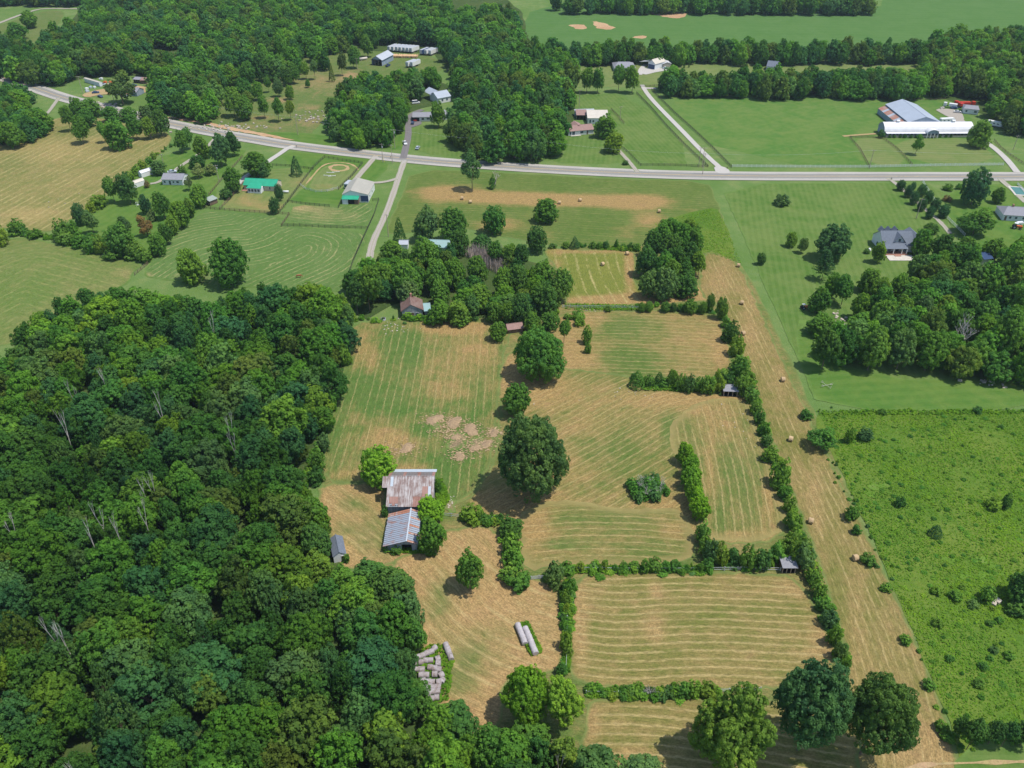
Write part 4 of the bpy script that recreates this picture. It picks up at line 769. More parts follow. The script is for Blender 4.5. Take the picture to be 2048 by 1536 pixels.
ROWS = {
 "ball-clipped trees lining the small east driveway": ('oval', 'teal', "round trimmed tree along the brown driveway",
   [(1793, 360, 1812, 380), (1808, 369, 1827, 393), (1821, 384, 1840, 408), (1834, 397, 1854, 421), (1850, 413, 1869, 436), (1822, 365, 1833, 378), (1834, 369, 1854, 391), (1848, 381, 1868, 404), (1862, 397, 1882, 420), (1876, 410, 1900, 434)]),
 "shrubs in front of the long white stable": ('shrub', 'dark', "round shrub in front of the long white stable",
   [(1776, 270, 1783, 276), (1785, 270, 1793, 276), (1797, 270, 1804, 276), (1805, 269, 1814, 276), (1818, 270, 1826, 276), (1829, 270, 1837, 276), (1875, 269, 1884, 275), (1888, 269, 1895, 275), (1898, 269, 1905, 275), (1908, 269, 1916, 274), (1920, 269, 1928, 274), (1930, 269, 1937, 274)]),
 "trees of the oval clump in the square hay plot": ('oak', None, "broad tree in the oval clump between hay plots",
   [(1318, 437, 1362, 485), (1352, 438, 1398, 490), (1375, 455, 1412, 505), (1285, 462, 1328, 512), (1318, 470, 1368, 525), (1360, 485, 1410, 545), (1272, 495, 1318, 552), (1305, 505, 1358, 562), (1345, 520, 1395, 578), (1385, 505, 1416, 560), (1275, 540, 1320, 595), (1308, 535, 1362, 598), (1348, 545, 1402, 592), (1300, 445, 1345, 500), (1340, 450, 1385, 505), (1335, 495, 1380, 550), (1325, 520, 1370, 580)]),
 "trees in the homestead grove": ('oak', None, "broadleaf tree in the homestead grove",
   [(894, 461, 937, 509), (757, 481, 812, 524), (816, 476, 887, 544), (777, 526, 847, 597), (744, 531, 790, 585), (704, 531, 762, 634), (784, 556, 842, 608), (847, 524, 902, 591), (887, 518, 935, 575), (930, 514, 977, 566), (925, 569, 987, 621), (852, 599, 900, 646), (893, 600, 942, 646),
    (937, 469, 987, 501), (975, 484, 1012, 530), (1003, 490, 1040, 534), (982, 536, 1030, 596), (972, 604, 1010, 644), (1000, 604, 1035, 650), (974, 641, 1015, 679), (1024, 489, 1057, 544), (1012, 530, 1062, 590), (1057, 524, 1110, 580), (1100, 540, 1149, 610), (1062, 565, 1120, 626), (1015, 590, 1065, 650), (1045, 625, 1085, 665), (1080, 625, 1122, 660), (1115, 639, 1143, 697), (690, 560, 730, 640), (860, 560, 905, 610), (900, 625, 942, 650)]),
 "trees around the eastern house and woodlot": ('oak', None, "broadleaf tree in the east woodlot",
   [(1615, 574, 1661, 624), (1651, 546, 1690, 600), (1672, 550, 1712, 618), (1716, 539, 1763, 584), (1806, 555, 1845, 590), (1826, 462, 1870, 510), (1862, 468, 1908, 519), (1906, 476, 1960, 524), (1961, 476, 2010, 519), (1846, 446, 1878, 468), (1770, 545, 1820, 602), (1812, 510, 1860, 565), (1611, 626, 1673, 672), (1628, 654, 1686, 746),
    (1686, 660, 1718, 719), (1688, 621, 1761, 672), (1716, 659, 1781, 744), (1776, 616, 1826, 668), (1778, 662, 1836, 744), (1831, 629, 1896, 680), (1831, 660, 1898, 744), (1918, 676, 1986, 746), (1986, 621, 2060, 746), (1850, 540, 1910, 600), (1900, 560, 1960, 620), (1950, 530, 2010, 600), (2000, 500, 2070, 580), (2010, 570, 2080, 650), (1940, 600, 2000, 670), (1895, 620, 1950, 690), (1745, 560, 1790, 615), (1735, 600, 1790, 668), (1702, 588, 1745, 640), (1820, 590, 1870, 650), (1870, 590, 1915, 650), (1785, 590, 1830, 650)]),
 "trees between the left hay field and the highway": ('oak', None, "tree in the loose clump above the left hay field",
   [(135, 198, 165, 232), (155, 200, 205, 232), (118, 213, 145, 268), (141, 235, 176, 288), (152, 219, 190, 252), (193, 245, 214, 292), (205, 240, 262, 293), (252, 232, 284, 280), (282, 236, 310, 279), (300, 222, 336, 272), (200, 214, 240, 242), (276, 212, 305, 238), (240, 216, 275, 240)]),
 "trees along the highway verge above the white house": ('oak', None, "bushy tree between the white house and the highway",
   [(345, 262, 373, 308), (362, 256, 387, 302), (385, 272, 420, 315), (415, 272, 458, 332), (447, 264, 480, 312), (375, 312, 410, 335)]),
 "scattered trees in the cattle pasture": ('oak', None, "scattered tree in the cattle pasture",
   [(618, 122, 636, 165), (600, 125, 620, 160), (542, 160, 565, 193), (568, 172, 588, 198), (513, 194, 537, 240), (540, 197, 566, 248), (568, 202, 588, 245), (527, 155, 543, 188), (445, 178, 482, 235), (465, 195, 507, 237), (400, 193, 424, 222), (448, 130, 470, 165), (475, 125, 510, 178), (505, 108, 545, 160), (545, 110, 575, 150), (570, 125, 600, 165), (500, 165, 525, 200), (609, 160, 620, 175), (560, 135, 585, 172)]),
 "trees in the hedge between the left yard and the horse pasture": ('oak', None, "tree in the diagonal hedge by the horse pasture",
   [(295, 466, 332, 508), (318, 448, 348, 490), (325, 432, 356, 468), (335, 406, 375, 456), (362, 399, 391, 433), (350, 420, 380, 450)]),
 "shrubs in the hedge around the left yard": ('shrub', None, "shrub in the hedge around the left yard",
   [(103, 445, 130, 484), (130, 444, 152, 470), (115, 465, 145, 490), (140, 466, 172, 495), (165, 470, 200, 505), (190, 475, 212, 508), (17, 441, 47, 470), (38, 454, 56, 470), (56, 459, 82, 478), (-15, 450, 12, 492), (250, 488, 285, 520), (275, 500, 302, 525), (181, 391, 210, 416), (172, 405, 190, 425), (250, 345, 268, 362), (262, 332, 282, 350), (275, 322, 292, 338), (290, 315, 304, 328), (300, 306, 312, 318), (208, 500, 240, 518)]),
 "shrubs along the fence above the square hay plot": ('shrub', None, "shrub in the fence line above the square plot",
   [(1124, 484, 1139, 497), (1179, 484, 1193, 497), (1193, 485, 1206, 497), (1205, 483, 1218, 497), (1228, 481, 1237, 496), (1240, 488, 1252, 498), (1254, 486, 1266, 500), (1264, 488, 1280, 502), (1098, 488, 1112, 497)]),
 "trees in the fence row under the oval clump": ('oval', None, "bushy tree in the fence row under the oval clump",
   [(1276, 606, 1292, 624), (1291, 604, 1308, 623), (1321, 604, 1342, 624), (1338, 606, 1354, 623), (1353, 608, 1370, 622), (1366, 598, 1394, 626), (1396, 604, 1414, 627), (1414, 589, 1432, 626), (1434, 596, 1459, 636)]),
 "bushes along the west side of the mown strip": ('shrub', None, "fencerow bush on the west side of the mown strip",
   [(1444, 634, 1464, 656), (1446, 644, 1477, 684), (1459, 676, 1487, 714), (1464, 714, 1499, 748), (1478, 745, 1512, 778), (1490, 775, 1518, 806), (1500, 800, 1522, 828), (1510, 822, 1530, 850), (1518, 845, 1538, 872), (1522, 868, 1545, 893), (1528, 893, 1557, 925), (1540, 922, 1578, 975), (1560, 970, 1585, 1000), (1566, 995, 1588, 1025), (1573, 1020, 1609, 1061), (1570, 1062, 1600, 1100),
    (1580, 1080, 1615, 1130), (1600, 1090, 1636, 1143), (1612, 1135, 1645, 1170), (1626, 1165, 1655, 1200), (1636, 1195, 1662, 1225), (1645, 1220, 1674, 1255), (1655, 1250, 1684, 1290), (1668, 1285, 1693, 1320), (1680, 1315, 1700, 1345)]),
 "bushes of the cross hedge": ('shrub', None, "bush in the hedge running across the middle hay fields",
   [(1290, 752, 1308, 774), (1356, 752, 1375, 783), (1369, 752, 1392, 785), (1388, 758, 1410, 785), (1404, 752, 1432, 788), (1428, 746, 1452, 786), (1448, 745, 1470, 775), (1465, 720, 1490, 760), (1470, 750, 1500, 790), (1436, 738, 1462, 760), (1318, 758, 1340, 776)]),
 "bushes of the short tall hedge": ('oak', 'bright', "dense bush of the isolated hedge in the field",
   [(1354, 886, 1392, 930), (1360, 908, 1400, 955), (1364, 932, 1406, 980), (1370, 955, 1412, 1005), (1376, 975, 1418, 1022), (1378, 995, 1424, 1043)]),
 "bushes of the lower fence row": ('shrub', None, "bush in the fence row above the lower field",
   [(1394, 1050, 1424, 1090), (1400, 1075, 1432, 1110), (1412, 1085, 1440, 1128), (1432, 1090, 1460, 1136), (1455, 1095, 1485, 1130), (1480, 1095, 1512, 1140), (1508, 1098, 1545, 1142), (1540, 1090, 1575, 1128), (1558, 1076, 1590, 1110), (1405, 1115, 1425, 1142), (1100, 1123, 1130, 1160), (1120, 1125, 1150, 1150), (1150, 1125, 1168, 1145), (1204, 1123, 1216, 1142), (1239, 1124, 1256, 1142),
    (1260, 1122, 1282, 1144), (1280, 1120, 1300, 1146), (1296, 1117, 1324, 1146), (1322, 1122, 1342, 1144), (1340, 1120, 1364, 1144), (1392, 1125, 1408, 1144), (1125, 1155, 1150, 1190), (1092, 1135, 1125, 1175)]),
 "bushes of the overgrown fence column": ('shrub', None, "bush in the fence column beside the hay yard",
   [(1003, 1068, 1040, 1110), (1006, 1100, 1046, 1142), (1000, 1130, 1042, 1168), (1012, 1140, 1060, 1180), (960, 1032, 985, 1050), (980, 1034, 1000, 1052), (1124, 1184, 1143, 1212), (1126, 1210, 1140, 1228), (1120, 1267, 1144, 1300), (1126, 1290, 1145, 1314), (1114, 1326, 1136, 1352), (1085, 1145, 1105, 1162)]),
 "bushes of the bottom fence row": ('shrub', None, "bush in the fence row below the lower hay field",
   [(1171, 1367, 1198, 1392), (1196, 1378, 1216, 1394), (1214, 1380, 1238, 1396), (1236, 1380, 1256, 1396), (1254, 1374, 1284, 1398), (1306, 1374, 1328, 1396), (1325, 1372, 1352, 1398), (1349, 1364, 1380, 1398), (1375, 1362, 1405, 1396), (1400, 1366, 1432, 1400)]),
 "bushes between the field corner and the sheds": ('shrub', 'light', "young bushy tree at the middle field corner",
   [(1144, 621, 1168, 640), (1150, 634, 1169, 653), (1163, 656, 1182, 689), (1170, 686, 1183, 707), (1129, 628, 1144, 640), (1104, 618, 1120, 630), (1210, 612, 1222, 624)]),
 "bushes at the foot of the homestead house": ('shrub', 'bright', "bright bush before the brown roofed house",
   [(805, 625, 824, 641), (828, 629, 846, 642), (848, 633, 862, 650), (742, 636, 756, 644)]),
 "bushes scattered in the rough pasture": ('shrub', None, "small dark bush in the rough pasture",
   [(1864, 1174, 1884, 1192), (1900, 1180, 1926, 1204), (1936, 1201, 1957, 1217), (1866, 1237, 1887, 1256), (1992, 1234, 2008, 1248), (2010, 1305, 2030, 1318), (1893, 1312, 1909, 1324), (1948, 1360, 1969, 1376), (1957, 1325, 1976, 1340), (1972, 1242, 1986, 1252), (1980, 1295, 1996, 1306), (1979, 1212, 1990, 1222), (1974, 1312, 1986, 1322), (1918, 1170, 1930, 1180), (1997, 850, 2008, 858)]),
 "bushes along the south edge of the rough pasture": ('oak', 'dark', "dark bush on the south edge of the rough pasture",
   [(1908, 1432, 1945, 1480), (1930, 1440, 1976, 1507), (1972, 1440, 2012, 1496), (2004, 1442, 2040, 1502), (2034, 1440, 2080, 1498)]),
 "bushes along the west edge of the rough pasture": ('shrub', 'mid', "bush on the west edge of the rough pasture",
   [(1602, 818, 1625, 840), (1690, 1012, 1716, 1042), (1706, 1050, 1724, 1070), (1722, 1108, 1752, 1132), (1762, 1165, 1784, 1186), (1800, 1270, 1822, 1292), (1845, 1360, 1870, 1380), (1872, 1440, 1896, 1466), (1884, 1465, 1908, 1486)]),
 "bushes between the forest and the western field": ('shrub', None, "bush between the forest and the western hay field",
   [(672, 590, 700, 640), (684, 640, 702, 690), (676, 690, 700, 740), (665, 745, 690, 790), (652, 790, 672, 830), (640, 830, 662, 870), (632, 870, 656, 905), (624, 900, 650, 940), (615, 935, 645, 970)]),
 "bushes growing against the old barn": ('shrub', 'mid', "low bush growing against the old striped tin shed",
   [(762, 1012, 776, 1040), (765, 1085, 785, 1104), (782, 1090, 802, 1110), (684, 1108, 698, 1126), (868, 960, 884, 1000), (850, 1085, 872, 1112)]),
 "trees where the forest reaches the hay yard": ('oak', None, "tree of the forest edge by the hay yard",
   [(700, 1118, 775, 1172), (745, 1130, 832, 1205), (775, 1180, 848, 1262), (795, 1240, 852, 1310), (770, 1300, 838, 1370), (785, 1355, 862, 1432), (855, 1405, 958, 1490), (930, 1455, 1020, 1550), (1005, 1440, 1110, 1530), (1090, 1470, 1160, 1560), (1150, 1488, 1228, 1560), (1240, 1508, 1330, 1580), (585, 998, 661, 1072), (598, 1048, 663, 1120), (600, 1102, 668, 1165), (655, 1128, 712, 1182)]),
 "columnar trees by the far white garage": ('cedar', 'dark', "narrow clipped cedar beside the far white garage",
   [(1366, 124, 1371, 138), (1376, 125, 1380, 136)]),
}
ORD = ["first", "second", "third", "fourth", "fifth", "sixth", "seventh", "eighth", "ninth", "tenth", "eleventh", "twelfth", "thirteenth", "fourteenth", "fifteenth", "sixteenth", "seventeenth", "eighteenth", "nineteenth", "twentieth"] + ["twenty-" + w_ for w_ in ("first", "second", "third", "fourth", "fifth", "sixth", "seventh", "eighth", "ninth")] + ["thirtieth"] + ["thirty-" + w_ for w_ in ("first", "second", "third", "fourth", "fifth", "sixth", "seventh", "eighth", "ninth")] + ["fortieth", "forty-first", "forty-second", "forty-third"]
BLOB = ("grove", "woodlot", "clump", "cattle", "loose", "scattered in the rough", "left yard", "double row")
TW = {'mid': "mid green", 'light': "light green", 'dark': "dark green", 'grey': "grey-green", 'yel': "yellow-green", 'teal': "blue-green", 'bright': "bright green"}
for g, (kind, tint, lab, boxes) in ROWS.items():
    blob = any(k in g or k in lab for k in BLOB); xs = [b[0] for b in boxes]; ys = [b[3] for b in boxes]; col = (max(ys) - min(ys)) * 1.2 > (max(xs) - min(xs))
    boxes = sorted(boxes, key=(lambda b: b[1] + b[3]) if col else (lambda b: b[0] + b[2])); bi = -1; lab0 = lab
    for b in boxes:
        if kind == 'shrub' and 'stable' not in g:
            gx, gy = (b[2] - b[0]) * 0.12, (b[3] - b[1]) * 0.10; b = (b[0] - gx, b[1] - gy, b[2] + gx, b[3])
        tt = tint or R.choices(['mid', 'light', 'dark', 'grey', 'yel'], weights=[6, 4, 3, 1.5, 0.4] if kind != 'shrub' else [5, 6, 1, 1, 3])[0]
        bi += 1; base_ = lab0 if (tint or not blob) else lab0.replace("broadleaf tree", TW.get(tt, "green") + " tree").replace("broad tree", TW.get(tt, "green") + " tree").replace("scattered tree", TW.get(tt, "green") + " tree").replace("small dark bush", "small " + TW.get(tt, "green") + " bush")
        lab = "%s, %s from the %s" % (base_, ORD[bi], "top" if col else "left")
        tree_box(*b, kind, tt, lab, cat="bush" if kind == 'shrub' else "tree", group=g)

# ------------------------------------------------------------------ the near forest: 300 nearest trees singly, the rest as one mass
NEAR = [(-60, 722), (0, 720), (50, 660), (95, 622), (150, 592), (200, 586), (260, 600), (380, 606), (450, 606), (520, 584), (560, 578), (600, 594), (640, 580), (690, 598), (700, 630), (690, 690), (668, 760), (655, 820), (630, 900), (612, 950),
        (640, 1010), (650, 1070), (640, 1105), (660, 1140), (730, 1125), (795, 1150), (828, 1200), (838, 1290), (832, 1340), (852, 1400), (905, 1425), (960, 1470), (1030, 1455), (1150, 1485), (1230, 1540), (1280, 1700), (-160, 1750)]
fp = scatter(NEAR, 7.9, 0.34, h=9.0, gap=0.55)
fp = fp[np.argsort(np.hypot(fp[:, 0], fp[:, 1]))]
wt = {'dark': 5, 'mid': 5, 'light': 3, 'grey': 2.2, 'teal': 3, 'olive': 1.6, 'yel': 0.8}
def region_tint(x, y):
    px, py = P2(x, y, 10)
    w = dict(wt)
    if px < 520 and py > 780: w.update(light=1.0, yel=0.25, dark=7, teal=4)  # more dark tints at lower left: cloud shade put into the leaf colour
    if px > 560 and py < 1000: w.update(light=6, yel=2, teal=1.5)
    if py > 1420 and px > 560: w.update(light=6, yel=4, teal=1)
    return pick_tint(w, 1.08 if (px < 640 and py > 800) else 1.32)  # lower-left crowns get a dimmer tint, a cloud shadow painted into their colour
spec = []
for x, y in fp:
    r = R.choices([R.uniform(3.2, 4.6), R.uniform(4.6, 6.2), R.uniform(6.2, 7.8)], weights=[4, 5, 1.6])[0]; h = 8.0 + r * 0.85 + R.uniform(-1.5, 2.5)
    px, py = P2(x, y, h)
    spec.append((x, y, r, h))
vis = [(i, s) for i, s in enumerate(spec) if -40 < P2(s[0], s[1], s[3])[0] < 1500 and P2(s[0], s[1], s[3])[1] < 1600]
single = set(i for i, _ in vis[:300])
for i, (x, y, r, h) in enumerate(spec):
    if i in single:
        k = R.choices(['forest', 'oak', 'feather', 'cedar'], weights=[7, 2.5, 1.2, 0.6])[0]
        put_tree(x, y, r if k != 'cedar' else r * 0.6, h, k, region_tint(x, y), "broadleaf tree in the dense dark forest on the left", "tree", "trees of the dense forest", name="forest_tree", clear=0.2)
rest = [s for i, s in enumerate(spec) if i not in single]
up_ = scatter(NEAR, 8.5, 0.45, h=5.0, avoid=False)
rest += [(x, y, R.uniform(2.6, 3.8), R.uniform(7, 9.5)) for x, y in up_]
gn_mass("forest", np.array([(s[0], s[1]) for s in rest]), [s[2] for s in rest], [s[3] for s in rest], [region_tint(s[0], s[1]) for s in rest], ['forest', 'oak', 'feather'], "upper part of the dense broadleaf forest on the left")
# ------------------------------------------------------------------ far woods
def wood(name, poly, sp, label, h=10, w=None, rr=(4.5, 8.0), hh=(12, 19), kinds=('far', 'forest'), edge_h=None, gap=0.7):
    P = scatter(poly, sp, 0.38, h=h, gap=gap); w = w or {'dark': 5, 'mid': 5, 'light': 2.5, 'teal': 3, 'olive': 2.5, 'grey': 1.5}
    rs = [R.uniform(*rr) for _ in P]; hs = [R.uniform(*hh) for _ in P]
    if len(P): gn_mass(name, P, rs, hs, [pick_tint(w, 1.55) for _ in P], kinds, label)
wood("north_woods", [(-500, 145), (0, 138), (90, 162), (160, 172), (225, 150), (300, 168), (310, 195), (370, 205), (430, 205), (445, 165), (470, 140), (500, 130), (560, 100), (640, 88), (700, 72), (750, 74), (875, 72), (895, 100), (925, 138), (955, 150), (960, 120), (1060, 80), (1050, 40), (1010, 20), (960, 22), (905, 10), (870, -30), (300, -90), (-900, -110), (-500, 60), (-100, 60), (60, 90), (110, 62), (125, 30), (165, 22), (60, 18), (0, 38), (-400, 60)],
     10.5, "dense wood covering the hillside above the highway", h=10, rr=(5.0, 8.5))
wood("middle_woods", [(905, 150), (960, 110), (1050, 60), (1080, 75), (1110, 90), (1150, 125), (1145, 150), (1138, 190), (1150, 215), (1122, 235), (1135, 270), (1100, 292), (1060, 296), (960, 290), (908, 268), (895, 240), (900, 200), (905, 175)],
     9.0, "broad wood between the low grey house and the brown roofed house", rr=(4.5, 8.0))
wood("house_woods", [(655, 215), (680, 175), (720, 155), (800, 142), (880, 137), (898, 150), (898, 178), (868, 190), (835, 205), (822, 222), (790, 235), (775, 262), (740, 262), (705, 265), (660, 250)],
     8.0, "rounded wood left of the asphalt drive above the highway", rr=(4.0, 6.8), hh=(11, 16))
wood("tree_belt", [(1130, 100), (1200, 95), (1350, 98), (1480, 96), (1560, 98), (1650, 95), (1840, 98), (1850, 108), (1480, 110), (1140, 110)], 8.0, "dark tree belt at the foot of the crop field", h=8, rr=(4.2, 7.0), hh=(11, 17))
wood("far_tree_belt", [(1085, 2), (1400, 4), (1745, 6), (1742, 12), (1400, 12), (1090, 10)], 9.0, "farthest dark tree belt along the crop field", h=8, rr=(5, 8), hh=(14, 19))
wood("pasture_belt", [(1325, 150), (1380, 152), (1420, 158), (1520, 150), (1600, 152), (1700, 148), (1800, 146), (1850, 150), (1850, 176), (1700, 176), (1500, 176), (1335, 174)], 8.0, "tree belt along the top of the green pasture", h=8, rr=(4.2, 7.0), hh=(11, 16.5))
wood("east_woods", [(1850, 90), (1875, 76), (1905, 70), (2060, 68), (2300, 70), (2300, 250), (2060, 238), (2000, 230), (1965, 218), (1950, 200), (1958, 185), (1900, 180), (1875, 165), (1850, 160), (1845, 120)],
     9.0, "wood behind the red machinery and the arena barn", rr=(4.5, 8), w={'mid': 4, 'light': 3, 'olive': 4, 'dark': 3, 'yel': 0.6})
wood("woodlot", [(1700, 580), (1770, 590), (1840, 560), (1860, 520), (1900, 500), (2000, 480), (2060, 460), (2250, 460), (2300, 735), (2060, 735), (1900, 715), (1760, 690), (1660, 690), (1660, 640), (1740, 640)],
     8.0, "thick woodlot below the gabled house", rr=(4.0, 6.5), hh=(10, 15), kinds=('forest',), gap=0.6)
wood("homestead_grove", [(700, 555), (735, 520), (760, 500), (840, 495), (905, 500), (960, 480), (1040, 500), (1070, 540), (1120, 570), (1118, 600), (1060, 615), (985, 620), (900, 605), (860, 585), (800, 575), (760, 600), (712, 600)], 6.5, "closed canopy between the named trees of the homestead grove", h=6, rr=(3.0, 4.6), hh=(7, 11), kinds=('forest',), gap=0.45)
wood("left_wood", [(-200, 160), (0, 164), (58, 172), (100, 192), (100, 215), (85, 235), (58, 250), (36, 262), (-200, 262)], 7.5, "small wood at the left edge beside the lane", rr=(4, 6.2), hh=(9, 13))
wood("pasture_grove", [(300, 168), (440, 160), (510, 100), (600, 96), (660, 92), (640, 130), (560, 150), (500, 190), (440, 215), (310, 210)], 17, "loose grove at the top of the cattle pasture", rr=(4, 7), hh=(10, 16))
wood("skyline_woods", [(1050, -30), (1090, -40), (1800, -60), (2600, -90), (2600, -140), (0, -150), (0, -100)], 22.0, "line of woods beyond the crop fields", rr=(8, 13), hh=(14, 20))

# bare and dead trees
def dead(px, py, hgt, label, kind=0, src=DEAD, wid=None, group=None):
    p = G(px, py); t = thing("dead_tree", (p.x, p.y, 0), R.uniform(-0.4, 0.4), label, "dead tree", group)
    o = bpy.data.objects.new("limbs", src[kind % len(src)]); link(o); o.parent = t; w = wid or hgt * 0.6; o.scale = (w, w, hgt / 1.6); return t
for k, (x, y, h, lab) in enumerate([(1760, 632, 14, "pale bare tree left of the dead pair in the east woodlot"), (1806, 640, 13, "pale bare tree right of the dead pair in the east woodlot"), (1866, 645, 11, "small bare tree in the middle of the east woodlot"),
                                    (1905, 705, 19, "tall leaning bare trunk at the woodlot clearing"), (1925, 715, 20, "forked bare tree at the woodlot clearing"), (987, 378, 13, "bare pole-like dead tree beside the highway"), (1146, 174, 14, "bare tree behind the far lawn"), (388, 178, 9, "pale bare treetop above the cattle pasture")]):
    dead(x, y, h, lab, k)
for k, (x, y, h) in enumerate([(120, 850, 19), (322, 812, 19), (455, 848, 19), (310, 960, 18), (290, 985, 17), (178, 1075, 18), (225, 1050, 18), (190, 1035, 18), (280, 1030, 17), (128, 1275, 18), (95, 1265, 18), (420, 650, 18), (208, 760, 18), (140, 790, 18), (16, 1060, 18), (455, 880, 17), (155, 1560, 17), (1115, 1520, 14)]):
    q = G(x, y, h * 0.75); t = thing("dead_tree", (q.x, q.y, 0), R.uniform(0, 6), "pale dead snag poking out of the dense forest", "dead tree", "dead snags in the forest")
    o = bpy.data.objects.new("limbs", SNAG[k % 3]); link(o); o.parent = t; o.scale = (h * 0.36, h * 0.36, h / 1.36)
# the half-bare brush pile tree in the hay field
p = G(1296, 985); t = thing("brush_tree", (p.x, p.y, 0), 0.2, "half bare sprawling bush with grey limbs alone in the hay field", "bush")
for k in range(7):
    a = k * 0.9; o = bpy.data.objects.new("limbs", DEAD[k % 3]); link(o); o.parent = t; o.location = (math.cos(a) * 2.6, math.sin(a) * 2.0, 0); o.scale = (5.2, 5.2, 3.6); o.rotation_euler = (math.sin(a) * -0.25, math.cos(a) * 0.25, a)
for k in range(24):
    a = k * 0.97; rr = 0.4 + (k % 5) * 1.15; o = bpy.data.objects.new("crown", ARCH['shrub'][k % 3]); link(o); o.parent = t; o.location = (math.cos(a) * rr, math.sin(a) * rr * 0.8, 0.0); s = R.uniform(1.3, 2.3); o.scale = (s, s, s * 0.85); o["tint"] = [q * 1.6 for q in TINT['mid' if k % 2 else 'grey']]
p = G(1296, 1392); t = thing("dead_bush", (p.x, p.y, 0), 0, "grey leafless bush in the bottom fence row", "bush")
for k in range(4):
    o = bpy.data.objects.new("limbs", DEAD[k % 3]); link(o); o.parent = t; o.location = (R.uniform(-1, 1), R.uniform(-.6, .6), 0); o.scale = (2.6, 2.6, 2.2)

# ------------------------------------------------------------------ ground cover
def tufts(name, poly, n, label, size=(0.25, 0.6), tints=((0.075, 0.17, 0.022), (0.12, 0.21, 0.03)), hgt=0.5, cat="undergrowth", h=0.0):
    W_ = np.array([tuple(G(a, b).xy) for a, b in poly]); lo, hi = W_.min(0), W_.max(0); P = rng.uniform(lo, hi, (int(n * 2.2), 2)); P = P[inside(P, W_)][:n]
    dn = np.sin(P[:, 0] * 0.21) * np.cos(P[:, 1] * 0.17) + rng.normal(0, 0.5, len(P)); P = P[dn > -0.55]; k = len(P)
    cen = np.column_stack([P, rng.uniform(0.1, hgt, k)]); nr = np.tile([0, 0, 1.0], (k, 1))
    me = leaf_mesh(name, cen, nr, 0.5 * (size[0] + size[1]), np.clip(0.5 + dn[dn > -0.55] * 0.25 + rng.normal(0, 0.12, k), 0, 1), jit=0.5)
    o = bpy.data.objects.new(name, me); link(o); tag(o, label, cat, kind="stuff"); o["tint"] = list(tints[0]); return o
tufts("weeds", [(1642, 830), (2160, 822), (2160, 1500), (1915, 1470), (1840, 1300), (1760, 1110), (1690, 960)], 44000, "tall weeds covering the rough pasture", hgt=0.3, size=(0.15, 0.4), tints=((0.125, 0.24, 0.032),))
tufts("weeds", [(1310, 448), (1420, 418), (1440, 425), (1484, 530), (1415, 505), (1340, 490)], 3500, "tall weeds beside the oval clump", hgt=0.3, size=(.2, .4), tints=((0.14, 0.26, 0.04),))
for pl in ([(1120, 1132), (1400, 1136), (1400, 1146), (1120, 1148)], [(1130, 1160), (1140, 1160), (1140, 1345), (1126, 1345)], [(1176, 1384), (1420, 1384), (1420, 1396), (1176, 1396)], [(940, 1036), (1010, 1042), (1010, 1052), (940, 1050)],
           [(1268, 762), (1440, 766), (1440, 786), (1290, 782)], [(830, 1308), (862, 1290), (890, 1290), (908, 1325), (896, 1400), (850, 1415)], [(1030, 1250), (1055, 1245), (1085, 1305), (1062, 1312)], [(1630, 822), (2100, 820), (2100, 828), (1640, 832)],
           [(1130, 608), (1280, 612), (1280, 622), (1130, 620)], [(1190, 492), (1280, 494), (1280, 504), (1190, 500)], [(770, 1090), (850, 1090), (850, 1108), (775, 1106)], [(866, 960), (884, 958), (900, 1000), (880, 1030)]):
    tufts("weeds", pl, 1300, "green weeds growing along a fence line", hgt=0.6, tints=((0.11, 0.22, 0.028),))
# tangled fencerow brush and weed clumps
def brush(name, line, width, n, label, r=(0.6, 1.5), h=(0.9, 2.2), w=None, cat="brush"):
    P_ = [G(a, b).xy for a, b in line]; sg = [(b - a).length for a, b in zip(P_, P_[1:])]; out = []
    for _ in range(n):
        k = R.choices(range(len(sg)), weights=sg)[0]; u = R.random(); q = P_[k].lerp(P_[k + 1], u); d = (P_[k + 1] - P_[k]).normalized(); o_ = R.gauss(0, width * .5)
        if math.sin(q.x * .35 + q.y * .23) + R.gauss(0, .5) > -0.6: out.append((q.x - d.y * o_, q.y + d.x * o_))
    w = w or {'light': 5, 'mid': 4, 'grey': 2, 'yel': 2, 'dark': 1}; rs = [R.uniform(*r) for _ in out]
    gn_mass(name, np.array(out), rs, [R.uniform(*h) for _ in out], [pick_tint(w, 1.55) for _ in out], ['shrub'], label, cat)
